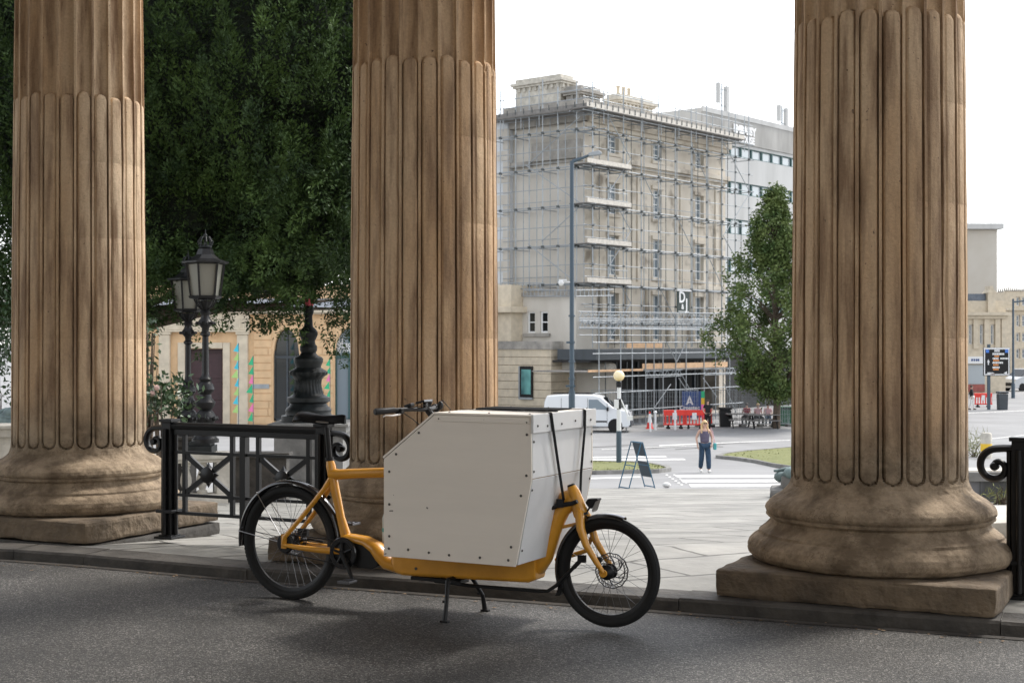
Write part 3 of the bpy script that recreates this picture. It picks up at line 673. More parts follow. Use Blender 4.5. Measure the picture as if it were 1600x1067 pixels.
# ================================================================ cargo bike (x forward, y away from the viewer)
BK = thing('cargo_bike', 'orange framed cargo bike with large white plywood box, parked before the columns', 'cargo bike', (-1.374, 8.851, 0.0), R_(-27.5))
def wheel(cx, cz, Rr, tw, rim_r, nsp, hubr, name, rotor=None):
    T = Matrix.Translation((cx, 0, cz)) @ Matrix.Rotation(PI/2, 4, 'X')
    mb = MB()
    mb.lathe([(rim_r+0.004, -0.016), (rim_r+0.012, -0.016), (rim_r+0.012, 0.016), (rim_r-0.004, 0.013), (rim_r-0.016, 0.008), (rim_r-0.018, 0), (rim_r-0.016, -0.008), (rim_r-0.004, -0.013), (rim_r+0.004, -0.016)], 72, T=T)
    w_ = mb.build(name, M['black'], BK, smooth=True)
    # tyre: round carcass
    prof = []; rc = (rim_r+Rr)/2+0.002; rt = (Rr-rim_r)/2+0.002
    for i in range(17):
        a = 2*PI*i/16; prof.append((rc+rt*math.cos(a), tw/2*math.sin(a)))
    mb = MB(); mb.lathe(prof, 96, T=T)
    for i in range(90):       # tread blocks
        a = 2*PI*i/90
        for s_, o_ in ((-1, 0), (1, 0.5), (0, 0.25)):
            aa = a+o_*2*PI/90; rr = Rr+0.001 if s_ == 0 else Rr-0.006
            Tk = T @ Matrix.Rotation(aa, 4, 'Z') @ Matrix.Translation((rr, 0, s_*tw*0.28)); mb.cbox((0, 0, 0), (0.006, 0.016, tw*0.22), Tk)
    mb.build('tyre', M['tyre'], w_, smooth=True, angle=40)
    mb = MB()
    for s_ in (-1, 1): mb.lathe([(rim_r+0.014, s_*tw*0.40), (rim_r+0.0175, s_*tw*0.425), (rim_r+0.021, s_*tw*0.445)], 96, T=T, open_=True)
    mb.build('reflective_stripe', M['refl'], w_)
    mb = MB()
    for i in range(nsp):
        a = 2*PI*i/nsp; s_ = 1 if i % 2 else -1; off = 0.9*(1 if (i//2) % 2 else -1)
        p0 = (math.cos(a+off)*hubr*0.9, s_*0.027, math.sin(a+off)*hubr*0.9); p1 = (math.cos(a)*(rim_r-0.014), s_*0.004, math.sin(a)*(rim_r-0.014))
        mb.tube([(cx+p0[0], p0[1], cz+p0[2]), (cx+p1[0], p1[1], cz+p1[2])], 0.0013, 4, cap=False)
    mb.build('spokes', M['spoke'], w_)
    mb = MB(); mb.lathe([(0.012, -0.055), (0.02, -0.05), (hubr, -0.03), (hubr, -0.026), (hubr*0.8, -0.02), (hubr*0.8, 0.02), (hubr, 0.026), (hubr, 0.03), (0.02, 0.05), (0.012, 0.055)], 28, T=T)
    mb.build('hub', M['black'], w_, smooth=True)
    if rotor:
        rr, yy = rotor; mb = MB(); N = 36
        for i in range(N):
            a = 2*PI*i/N
            for (r0, r1, da) in ((rr*0.80, rr, 0.10), (rr*0.80, rr*0.97, -0.06)):
                Tq = T
            # wavy outer band made of short bars leaving holes between them
            mb.tube([(math.cos(a)*rr*0.80, math.sin(a)*rr*0.80, yy), (math.cos(a+0.16)*rr, math.sin(a+0.16)*rr, yy)], 0.0022, 4, T=T)
        mb.tube([(math.cos(2*PI*i/72)*rr*(0.985+0.02*math.sin(i*PI/3)), math.sin(2*PI*i/72)*rr*(0.985+0.02*math.sin(i*PI/3)), yy) for i in range(72)], 0.0042, 4, closed=True, T=T)
        mb.tube([(math.cos(2*PI*i/48)*rr*0.80, math.sin(2*PI*i/48)*rr*0.80, yy) for i in range(48)], 0.0036, 4, closed=True, T=T)
        for i in range(6):
            a = 2*PI*i/6; pts = [(math.cos(a+k*0.16)*(hubr*0.7+(rr*0.8-hubr*0.7)*k/4), math.sin(a+k*0.16)*(hubr*0.7+(rr*0.8-hubr*0.7)*k/4), yy) for k in range(5)]
            mb.tube(pts, 0.0045, 4, T=T)
            mb.tube([pts[2], (math.cos(a+1.05)*rr*0.8, math.sin(a+1.05)*rr*0.8, yy)], 0.003, 4, T=T)
        mb.build('brake_rotor', M['rotor'], w_)
    return w_
RW = wheel(-0.005, 0.352, 0.350, 0.056, 0.298, 32, 0.050, 'rear_wheel', (0.082, -0.052))
FW = wheel(2.150, 0.329, 0.301, 0.060, 0.253, 32, 0.042, 'front_wheel', (0.098, -0.045))
def fender(cx, cz, Rf, a0, a1, wd, name):
    mb = MB(); n = 48; prof = [(-wd/2, -0.014), (-wd*0.42, -0.003), (-wd*0.2, 0.003), (0, 0.005), (wd*0.2, 0.003), (wd*0.42, -0.003), (wd/2, -0.014)]
    prof = prof+[(y, r-0.004) for y, r in reversed(prof)]; k = len(prof); vs = []
    for i in range(n+1):
        a = a0+(a1-a0)*i/n
        for y, r in prof: vs.append((cx+math.cos(a)*(Rf+r), y, cz+math.sin(a)*(Rf+r)))
    fs = [(i*k+j, i*k+(j+1) % k, (i+1)*k+(j+1) % k, (i+1)*k+j) for i in range(n) for j in range(k)]+[tuple(range(k)), tuple(n*k+j for j in reversed(range(k)))]
    mb.add(vs, fs); return mb.build(name, M['gloss'], BK, smooth=True, angle=50)
rf = fender(-0.005, 0.352, 0.386, R_(187), R_(-6), 0.070, 'rear_mudguard')
mb = MB()
for a in (R_(128), R_(172)):
    for s_ in (-1, 1): mb.tube([(-0.005+math.cos(a)*0.385, s_*0.036, 0.352+math.sin(a)*0.385), (-0.005, s_*0.062, 0.352)], 0.0028, 6)
mb.build('mudguard_stay', M['steel'], BK)
mb = MB(); mb.box(0.325, 0.385, -0.035, 0.035, 0.24, 0.34); mb.build('mudguard_flap', M['black'], BK, bevel=0.01)
ff = fender(2.150, 0.329, 0.318, R_(72), R_(203), 0.068, 'front_mudguard')
mb = MB(); mb.prism([(1.862, 0.26), (1.848, 0.20), (1.835, 0.175), (1.868, 0.178), (1.885, 0.22), (1.883, 0.26)], -0.034, 0.034)
mb.build('mudguard_flap', M['black'], BK, bevel=0.004)
# frame ------------------------------------------------------------
fr = MB()
fr.tube([(0.287, 0, 0.885), (0.298, 0, 0.84), (0.318, 0, 0.74), (0.37, 0, 0.53), (0.414, 0, 0.40)], [0.021, 0.030, 0.029, 0.026, 0.034], 14)
fr.tube([(0.298, 0, 0.79), (0.36, 0, 0.79), (0.50, 0, 0.802), (0.75, 0, 0.818), (1.1, 0, 0.83)], [0.040, 0.032, 0.030, 0.031, 0.031], 14, sy=0.9)
for s_ in (-1, 1):
    fr.tube([(0.312, s_*0.012, 0.775), (0.27, s_*0.03, 0.70), (0.13, s_*0.056, 0.53), (0.0, s_*0.070, 0.392), (-0.012, s_*0.070, 0.345)], [0.016, 0.015, 0.0155, 0.015, 0.012], 10)
    fr.tube([(-0.012, s_*0.070, 0.345), (0.10, s_*0.066, 0.335), (0.25, s_*0.056, 0.328), (0.40, s_*0.04, 0.33)], [0.012, 0.016, 0.020, 0.026], 10)
    fr.cbox((-0.004, s_*0.070, 0.365), (0.036, 0.010, 0.085))
# shoulder over the motor and the long low beam
fr.tube([(0.40, 0, 0.405), (0.47, 0, 0.402), (0.56, 0, 0.392), (0.63, 0, 0.362), (0.675, 0, 0.318), (0.72, 0, 0.276), (0.78, 0, 0.262), (0.86, 0, 0.262)], [0.030, 0.032, 0.034, 0.042, 0.047, 0.045, 0.042, 0.040], 14, sy=1.5)
fr.build('frame', M['orange'], BK, smooth=True, angle=50)
mb = MB()
sec = [(0.765, 0.262, 0.345, 0.05), (0.80, 0.228, 0.372, 0.068), (0.85, 0.218, 0.378, 0.07), (1.20, 0.226, 0.380, 0.07), (1.68, 0.240, 0.382, 0.07), (1.73, 0.262, 0.392, 0.068)]
vs = [];
for (x, z0, z1, hwid) in sec:
    zz = [z0, z0+0.016, z1-0.01, z1]; 
    for (y, z) in ((-hwid+0.014, z0), (-hwid, z0+0.016), (-hwid, z1), (hwid, z1), (hwid, z0+0.016), (hwid-0.014, z0)): vs.append((x, y, z))
fs = [(i*6+j, i*6+(j+1) % 6, (i+1)*6+(j+1) % 6, (i+1)*6+j) for i in range(len(sec)-1) for j in range(6)]+[tuple(range(6)), tuple(len(vs)-6+j for j in reversed(range(6)))]
mb.add(vs, fs); beam = mb.build('cargo_beam', M['orange'], BK, bevel=0.006)
mb = MB(); mb.tube([(0.95, -0.070, 0.268), (0.95, -0.073, 0.268)], 0.009, 10); mb.build('bolt', M['screw'], beam)
# gooseneck rising to the head tube
mb = MB()
pth = [(1.66, 0, 0.318), (1.715, 0, 0.335), (1.752, 0, 0.39), (1.782, 0, 0.46), (1.808, 0, 0.53), (1.838, 0, 0.60), (1.875, 0, 0.665), (1.915, 0, 0.705), (1.95, 0, 0.72)]
wd = [0.050, 0.058, 0.056, 0.052, 0.049, 0.047, 0.046, 0.046, 0.040]
mb.tube(pth, wd, 16, sy=0.95)
mb.build('gooseneck', M['orange'], BK, smooth=True, angle=50)
hd0, hd1 = Vector((1.925, 0, 0.790)), Vector((1.985, 0, 0.640)); ax = (hd1-hd0).normalized()
mb = MB(); mb.tube([hd0+ax*t for t in (0, 0.02, 0.035, 0.13, 0.15, 0.162)], [0.026, 0.031, 0.036, 0.043, 0.045, 0.040], 16)
mb.tube([(1.875, 0, 0.665), (1.905, 0, 0.715), (1.945, 0, 0.745)], [0.052, 0.060, 0.040], 12, sy=0.72)
mb.build('head_tube', M['orange'], BK, smooth=True, angle=50)
mb = MB(); mb.tube([hd0-ax*0.012, hd0+ax*0.001], [0.021, 0.025], 16); mb.tube([hd1-ax*0.002, hd1+ax*0.014], 0.040, 16); mb.build('headset_bearing', M['black'], BK, smooth=True)
mb = MB()
for s_ in (-1, 1):
    mb.tube([(1.985, s_*0.030, 0.655), (2.000, s_*0.052, 0.615), (2.012, s_*0.066, 0.565), (2.045, s_*0.070, 0.48), (2.110, s_*0.070, 0.385), (2.150, s_*0.070, 0.334)], [0.024, 0.026, 0.024, 0.020, 0.016, 0.012], 12)
    mb.lathe([(0.008, -0.006), (0.021, -0.006), (0.021, 0.006), (0.008, 0.006)], 16, T=Matrix.Translation((2.150, s_*0.070, 0.329)) @ Matrix.Rotation(PI/2, 4, 'X'))
mb.tube([(1.985, -0.055, 0.640), (1.985, 0.055, 0.640)], 0.024, 12)
mb.build('fork', M['orange'], BK, smooth=True, angle=50)
mb = MB(); mb.tube([(1.83, 0.012, 0.548), (1.985, 0.012, 0.590)], 0.013, 4, sy=1.4); mb.tube([(1.80, 0.05, 0.36), (1.97, 0.09, 0.42), (2.02, 0.085, 0.52)], 0.014, 8); mb.build('front_brace', M['orange'], BK, bevel=0.003)
# motor, chainring, cranks
T = Matrix.Translation((0.43, 0, 0.322)) @ Matrix.Rotation(PI/2, 4, 'X')
mb = MB(); mb.lathe([(0.0, -0.05), (0.078, -0.05), (0.088, -0.04), (0.09, 0.0), (0.088, 0.048), (0.07, 0.058), (0.0, 0.058)], 40, T=T)
mb.prism([(0.47, 0.39), (0.60, 0.385), (0.655, 0.33), (0.67, 0.26), (0.62, 0.235), (0.50, 0.245), (0.45, 0.27)], -0.045, 0.045)
mo = mb.build('motor', M['black'], BK, smooth=True, angle=35, bevel=0.004)
mb = MB(); mb.lathe([(0.066, 0.062), (0.092, 0.062), (0.097, 0.066), (0.092, 0.070), (0.066, 0.069), (0.066, 0.062)], 48, T=T); mb.build('chain_guard', M['gloss'], mo, smooth=True)
mb = MB()
for k in range(5):
    a = k*2*PI/5+0.4; mb.tube([(0.43, -0.068, 0.322), (0.43+math.cos(a)*0.068, -0.066, 0.322+math.sin(a)*0.068)], 0.008, 6)
mb.build('chainring_spider', M['black'], mo)
mb = MB()
mb.tube([(0.43, -0.078, 0.322), (0.48, -0.085, 0.245), (0.518, -0.092, 0.172)], [0.017, 0.013, 0.012], 8); mb.tube([(0.43, 0.078, 0.322), (0.345, 0.092, 0.47)], [0.015, 0.012], 8)
mb.tube([(0.43, -0.085, 0.322), (0.43, 0.085, 0.322)], 0.012, 10)
cr = mb.build('crank', M['black'], mo, smooth=True)
for (x, y, z, s_) in ((0.518, -0.148, 0.170, -1), (0.345, 0.148, 0.472, 1)):
    mb = MB(); mb.cbox((x, y, z), (0.075, 0.012, 0.014)); mb.cbox((x, y-0.04, z), (0.085, 0.008, 0.016)); mb.cbox((x, y+0.04, z), (0.085, 0.008, 0.016))
    mb.cbox((x-0.036, y, z), (0.010, 0.088, 0.014)); mb.cbox((x+0.036, y, z), (0.010, 0.088, 0.014)); mb.cyl((x, y-s_*0.05, z), (x, y+s_*0.035, z), 0.007, 8)
    mb.build('pedal', M['rotor'], cr, bevel=0.002)
# belt and rear gear hub
mb = MB(); mb.lathe([(0.0, 0.050), (0.055, 0.050), (0.062, 0.056), (0.055, 0.064), (0.0, 0.066)], 28, T=Matrix.Translation((-0.005, 0, 0.352)) @ Matrix.Rotation(PI/2, 4, 'X')); mb.build('rear_sprocket', M['black'], RW, smooth=True)
mb = MB(); mb.tube([(-0.005, -0.060, 0.412), (0.43, -0.060, 0.392)], 0.004, 6); mb.tube([(-0.005, -0.060, 0.292), (0.43, -0.060, 0.252)], 0.004, 6); mb.build('drive_belt', M['black'], BK)
mb = MB(); mb.cbox((0.055, 0.05, 0.41), (0.07, 0.03, 0.05)); mb.tube([(0.0, 0.05, 0.35), (0.1, 0.06, 0.37), (0.2, 0.06, 0.36)], 0.008, 6); mb.build('rear_brake', M['black'], BK, bevel=0.006)
# seat
mb = MB(); mb.tube([(0.268, 0, 1.085), (0.290, 0, 0.87)], 0.0165, 14); mb.tube([(0.287, 0, 0.892), (0.290, 0, 0.868)], 0.026, 14); mb.cbox((0.262, 0, 1.09), (0.05, 0.04, 0.03)); mb.build('seat_post', M['black'], BK, smooth=True)
vs = []; n = 18; prof = [(0.055, 0.066, 1.120), (0.075, 0.078, 1.134), (0.12, 0.080, 1.134), (0.18, 0.060, 1.122), (0.25, 0.033, 1.114), (0.32, 0.024, 1.116), (0.38, 0.020, 1.122), (0.405, 0.010, 1.118)]
for (x, wd_, z) in prof:
    for j in range(n):
        a = 2*PI*j/n; s_ = math.sin(a); vs.append((x, math.cos(a)*wd_, z+(s_*0.020 if s_ > 0 else s_*0.030)-0.03*abs(math.cos(a))**3))
mb = MB(); mb.add(vs, [(i*n+j, i*n+(j+1) % n, (i+1)*n+(j+1) % n, (i+1)*n+j) for i in range(len(prof)-1) for j in range(n)]+[tuple(range(n)), tuple(len(vs)-n+j for j in reversed(range(n)))])
sdl = mb.build('saddle', M['saddle'], BK, smooth=True, angle=60); sdl.location.z = 0.014
mb = MB()
for s_ in (-1, 1): mb.tube([(0.10, s_*0.03, 1.10), (0.16, s_*0.022, 1.088), (0.28, s_*0.022, 1.088), (0.36, s_*0.012, 1.10)], 0.004, 6)
mb.tube([(0.11, -0.05, 1.10), (0.30, -0.03, 1.09)], 0.006, 6); mb.build('saddle_rails', M['steel'], sdl)
# handlebar
mb = MB(); mb.tube([(0.842, -0.335, 1.197), (0.90, -0.22, 1.203), (0.96, -0.12, 1.205), (0.985, -0.04, 1.20), (0.985, 0.04, 1.20), (0.96, 0.12, 1.205), (0.90, 0.22, 1.203), (0.842, 0.335, 1.197)], 0.013, 10)
mb.tube([(1.02, 0, 1.16), (0.985, 0, 1.20)], 0.02, 10); mb.tube([(1.02, 0, 1.17), (1.06, 0, 0.60), (1.07, 0, 0.36)], 0.018, 10)
hb = mb.build('handlebar', M['black'], BK, smooth=True)
for s_ in (-1, 1):
    mb = MB(); mb.tube([(0.838, s_*0.342, 1.197), (0.842, s_*0.335, 1.197), (0.87, s_*0.275, 1.20), (0.897, s_*0.225, 1.203)], [0.016, 0.020, 0.018, 0.018], 14); mb.build('grip', M['black'], hb, smooth=True)
    mb = MB(); mb.cbox((0.915, s_*0.195, 1.196), (0.045, 0.03, 0.032)); mb.build('lever_clamp', M['black'], hb, bevel=0.005)
    mb = MB(); mb.tube([(0.925, s_*0.19, 1.190), (0.925, s_*0.215, 1.178), (0.905, s_*0.26, 1.172), (0.885, s_*0.30, 1.176), (0.876, s_*0.315, 1.168)], [0.008, 0.007, 0.006, 0.005, 0.005], 8); mb.build('brake_lever', M['steel'], hb, smooth=True)
mb = MB()
for pts in ([(0.93, -0.19, 1.19), (0.99, -0.17, 1.15), (1.05, -0.12, 1.08), (1.07, -0.05, 0.95)], [(0.95, -0.15, 1.21), (1.02, -0.08, 1.23), (1.07, -0.02, 1.17), (1.08, 0, 1.0)], [(0.93, 0.19, 1.20), (1.02, 0.12, 1.25), (1.12, 0.04, 1.20), (1.10, 0, 1.05)]):
    mb.tube(pts, 0.0028, 6)
mb.build('cables', M['black'], hb)
mb = MB(); mb.cbox((0, 0, 0), (0.062, 0.10, 0.014), Matrix.Translation((0.975, -0.02, 1.245)) @ Matrix.Rotation(R_(-14), 4, 'Y')); mb.cbox((0.985, -0.02, 1.225), (0.02, 0.03, 0.03)); mb.build('display', M['gloss'], hb, bevel=0.003)
mb = MB(); mb.cbox((0, 0, 0), (0.05, 0.045, 0.02), Matrix.Translation((0.935, -0.12, 1.225)) @ Matrix.Rotation(R_(-18), 4, 'Y')); mb.build('control_switch', M['black'], hb, bevel=0.004)
mb = MB(); mb.sphere((0.93, 0.11, 1.235), (0.022, 0.022, 0.016), 12, 8); mb.cbox((0.93, 0.11, 1.218), (0.02, 0.02, 0.02)); mb.build('bell', M['black'], hb, smooth=True)
mb = MB(); mb.sphere((1.075, 0.0, 1.225), (0.018, 0.018, 0.026), 12, 8); mb.tube([(1.03, 0, 1.17), (1.075, 0, 1.215)], 0.01, 8); mb.build('stem_cap', M['black'], hb, smooth=True)
# ---- cargo box
HWd = 0.40
prof = [(0.943, 0.388), (0.943, 0.931), (1.276, 1.188), (1.862, 1.188), (1.866, 0.86), (1.772, 0.405), (1.755, 0.388)]
mb = MB(); mb.prism(prof, -HWd+0.012, HWd-0.012); box = mb.build('cargo_box', M['ply_edge'], BK)
pn = [(0.937, 0.384), (0.937, 0.934), (1.272, 1.193), (1.872, 1.193), (1.876, 0.86), (1.782, 0.402), (1.776, 0.384)]
for s_ in (-1, 1):
    mb = MB(); y0, y1 = (-HWd, -HWd+0.012) if s_ < 0 else (HWd-0.012, HWd); mb.prism(pn, y0, y1); mb.build('side_panel', M['ply'], box, bevel=0.0025)
mb = MB(); mb.prism([(1.862, 0.863), (1.876, 0.863), (1.872, 1.188), (1.860, 1.188)], -HWd+0.016, HWd-0.016); fp = mb.build('front_panel', M['plyfront'], box, bevel=0.002)
mb = MB(); mb.prism([(1.776, 0.392), (1.786, 0.392), (1.876, 0.8585), (1.866, 0.8585)], -HWd+0.016, HWd-0.016); mb.build('front_panel', M['plyfront'], box, bevel=0.002)
mb = MB(); mb.prism([(0.932, 0.390), (0.944, 0.390), (0.944, 0.93), (0.932, 0.93)], -HWd+0.014, HWd-0.014); mb.build('rear_panel', M['ply'], box)
mb = MB(); mb.box(1.268, 1.884, -HWd-0.006, HWd+0.006, 1.194, 1.206); mb.cur = 1; mb.box(1.877, 1.892, -HWd-0.010, HWd+0.010, 1.108, 1.2075); mb.cur = 0
mb.add([(1.268, -HWd, 1.194), (1.268, HWd, 1.194), (0.935, HWd, 0.937), (0.935, -HWd, 0.937), (1.262, -HWd, 1.204), (1.262, HWd, 1.204), (0.928, HWd, 0.947), (0.928, -HWd, 0.947)], [(0,1,2,3), (4,5,6,7), (0,1,5,4), (1,2,6,5), (2,3,7,6), (3,0,4,7)])
lid = mb.build('lid', [M['ply'], M['plyfront']], box, bevel=0.002)
mb = MB(); mb.box(1.285, 1.866, -HWd-0.0035, -HWd+0.001, 1.158, 1.190); mb.build('edge_strip', M['ply'], lid, bevel=0.001)
def bolts(pts, n_, parent):
    for p in pts:
        mb = MB(); Tq = Matrix.Translation(p) @ n_.to_track_quat('Z', 'Y').to_matrix().to_4x4()
        mb.lathe([(0.0075, 0), (0.0075, 0.001), (0.0045, 0.0025), (0.0045, 0.004), (0, 0.0045)], 12, T=Tq); mb.build('bolt', M['screw'], parent, smooth=True, angle=40)
invb = [(606, 707), (621, 710)]
side_b = [(0.975, 0.865), (0.975, 0.68), (0.975, 0.50), (0.972, 0.43), (1.10, 0.432), (1.235, 0.425), (1.365, 0.420), (1.56, 0.420), (1.735, 0.418), (1.752, 0.49), (1.812, 0.77), (1.845, 0.88), (1.848, 1.10), (1.848, 1.165), (1.02, 0.965), (1.17, 1.09), (1.30, 1.172)]
side_b.remove((1.365, 0.420)) if False else None
bolts([Vector((x, -HWd-0.001, z)) for x, z in side_b], Vector((0, -1, 0)), box)
fb = [(1.8775, y, 1.145+0.006*math.sin(y*9)) for y in (-0.36, -0.24, -0.06, 0.12, 0.33)]
bolts([Vector((1.893, p[1], p[2])) for p in fb], Vector((1, 0, 0)), lid)
bolts([Vector((1.877, y, z)) for y in (-0.375, 0.375) for z in (1.06, 0.90)], Vector((1, 0, 0)), box)
bolts([Vector((1.866, y, 0.80)) for y in (-0.375, 0.375)]+[Vector((1.803, y, 0.47)) for y in (-0.37, 0.37)], Vector((1, 0, -0.2)), box)
bolts([Vector((x, y, 1.207)) for x in (1.35, 1.6, 1.85) for y in (-0.37, 0.37)], Vector((0, 0, 1)), lid)
# straps: over the lid and down to the head tube
def ribbon(path, wd_, th=0.0025):
    mb = MB(); P = [Vector(p) for p in path]; vs = []
    for i, p in enumerate(P):
        d = (P[min(i+1, len(P)-1)]-P[max(i-1, 0)]).normalized()
        s_ = Vector((0, 1, 0)); s_ = (s_-d*s_.dot(d)).normalized(); nrm = d.cross(s_)
        for a, b in ((-1, -1), (1, -1), (1, 1), (-1, 1)): vs.append(p+s_*a*wd_/2+nrm*b*th/2)
    fs = [(i*4+j, i*4+(j+1) % 4, (i+1)*4+(j+1) % 4, (i+1)*4+j) for i in range(len(P)-1) for j in range(4)]+[(0,1,2,3), tuple(len(vs)-4+j for j in (3,2,1,0))]
    mb.add(vs, fs); return mb.build('strap', M['strap'], BK)
ribbon([(1.0, -0.02, 0.995), (1.18, -0.06, 1.14), (1.262, -0.08, 1.208), (1.32, -0.09, 1.211), (1.60, -0.15, 1.211), (1.885, -0.20, 1.211), (1.898, -0.205, 1.205), (1.898, -0.19, 1.15), (1.90, -0.12, 0.92), (1.905, -0.06, 0.715)], 0.029)
ribbon([(1.0, 0.18, 0.995), (1.18, 0.17, 1.14), (1.262, 0.16, 1.208), (1.60, 0.20, 1.211), (1.885, 0.24, 1.211), (1.898, 0.24, 1.205), (1.899, 0.235, 1.1), (1.905, 0.17, 0.85), (1.93, 0.10, 0.66)], 0.029)
mb = MB(); mb.box(1.34, 1.86, -0.06, -0.035, 1.2075, 1.212); mb.box(1.30, 1.80, 0.02, 0.27, 1.2075, 1.214); mb.build('lid_webbing', M['strap'], BK, bevel=0.002)
# clamp bar on the gooseneck
mb = MB(); mb.tube([(1.835, -0.07, 0.668), (1.865, -0.06, 0.685), (1.95, -0.055, 0.700), (1.985, -0.055, 0.715)], [0.010, 0.014, 0.013, 0.012], 10); mb.tube([(1.87, -0.058, 0.70), (1.87, 0.06, 0.70)], 0.014, 10)
mb.cbox((1.885, -0.062, 0.70), (0.04, 0.02, 0.045)); mb.build('strap_clamp', M['black'], BK, smooth=True)
# headlight
mb = MB(); mb.tube([(1.99, 0.0, 0.635), (2.02, 0.0, 0.655), (2.045, 0.0, 0.69)], 0.006, 8); mb.prism([(2.02, 0.705), (2.035, 0.728), (2.095, 0.732), (2.098, 0.724), (2.08, 0.715), (2.06, 0.675), (2.045, 0.675)], -0.026, 0.026)
hl = mb.build('headlight', M['black'], BK, bevel=0.003)
mb = MB(); mb.prism([(2.081, 0.714), (2.094, 0.722), (2.074, 0.664), (2.064, 0.655), (2.058, 0.665)], -0.022, 0.022); mb.build('lens', M['steel'], hl)
mb = MB(); mb.tube([(2.00, 0.01, 0.64), (2.02, 0.02, 0.61), (2.015, 0.0, 0.585)], 0.005, 6); mb.tube([(1.99, -0.03, 0.63), (2.03, -0.045, 0.50), (2.10, -0.05, 0.40)], 0.003, 6); mb.build('cables', M['black'], BK)
# front brake caliper, steering rod
mb = MB(); mb.cbox((2.105, -0.045, 0.40), (0.045, 0.03, 0.03), None); mb.build('brake_caliper', M['black'], BK, bevel=0.005)
mb = MB(); mb.tube([(1.06, -0.04, 0.20), (1.3, -0.04, 0.192), (1.74, -0.04, 0.196), (1.80, -0.045, 0.202), (1.86, -0.06, 0.240), (1.93, -0.085, 0.305), (1.985, -0.10, 0.355)], 0.0105, 8)
mb.tube([(1.985, -0.10, 0.355), (2.045, -0.085, 0.42)], 0.013, 8); mb.cbox((2.03, -0.09, 0.405), (0.045, 0.022, 0.04)); mb.build('steering_rod', M['black'], BK, smooth=True)
# kickstand
mb = MB(); mb.tube([(1.20, -0.13, 0.228), (1.20, 0.13, 0.228)], 0.015, 10); mb.box(0.90, 1.24, -0.05, 0.05, 0.196, 0.216)
for s_ in (-1, 1):
    xf = 1.217 if s_ < 0 else 1.262
    mb.tube([(1.20, s_*0.13, 0.228), (xf, s_*0.175, 0.10), (xf+0.002, s_*0.20, 0.006)], [0.015, 0.012, 0.015], 10); mb.cbox((xf+0.004, s_*0.20, 0.006), (0.05, 0.03, 0.012))
    mb.cyl((xf-0.012, s_*0.165, 0.11), (xf-0.03, s_*0.165, 0.11), 0.008, 8)
mb.build('kickstand', M['black'], BK, bevel=0.002)
# bottle carried behind the box
bt = thing('water_bottle', 'clear plastic bottle with teal cap carried behind the white box', 'bottle', tuple(Matrix.Translation((-1.374, 8.851, 0)) @ Matrix.Rotation(R_(-27.5), 4, 'Z') @ Vector((0.655, 0.09, 0.36))))
mb = MB(); mb.lathe([(0.0, 0), (0.034, 0), (0.036, 0.01), (0.036, 0.09), (0.031, 0.10), (0.036, 0.11), (0.036, 0.17), (0.028, 0.195), (0.018, 0.205), (0.018, 0.212), (0, 0.212)], 20); mb.build('body', M['bottleplastic'], bt, smooth=True)
mb = MB(); mb.lathe([(0.0, 0.245), (0.021, 0.245), (0.023, 0.24), (0.023, 0.212), (0, 0.212)][::-1], 16); mb.lathe([(0.0365, 0.088), (0.0375, 0.092), (0.0375, 0.108), (0.0365, 0.112)], 20); mb.build('cap', M['tealcap'], bt, smooth=True)
# ================================================================ figures
def skin_mesh(name, nodes, edges, m, parent=None, root='pelvis', sub=2, loc=None, sc=1.0):
    bm = bmesh.new(); L = bm.verts.layers.skin.verify(); vv = {}
    for k_, (p, r) in nodes.items():
        v = bm.verts.new(Vector(p)*sc); rr = r if isinstance(r, tuple) else (r, r); v[L].radius = (rr[0]*sc, rr[1]*sc); v[L].use_root = (k_ == root); vv[k_] = v
    for a, b in edges: bm.edges.new((vv[a], vv[b]))
    me = bpy.data.meshes.new(name); bm.to_mesh(me); bm.free(); me.materials.append(m)
    o = bpy.data.objects.new(name, me); C.objects.link(o)
    if parent is not None: o.parent = parent
    sk = o.modifiers.new('skin', 'SKIN'); sk.use_smooth_shade = True
    if sub: ss = o.modifiers.new('sub', 'SUBSURF'); ss.levels = ss.render_levels = sub
    return o
STAND = dict(pelvis=((0,0,.95),(.14,.10)), spine=((0,0,1.10),(.115,.09)), chest=((0,0,1.28),(.14,.10)), neckb=((0,0,1.42),.058), neck=((0,-.005,1.475),.046), jaw=((0,-.03,1.53),.056), head=((0,-.012,1.60),(.074,.088)), crown=((0,0,1.665),.058), nose=((0,-.108,1.575),.012))
def limb(n, s_):
    n['sh'+s_], n['el'+s_], n['wr'+s_] = None, None, None
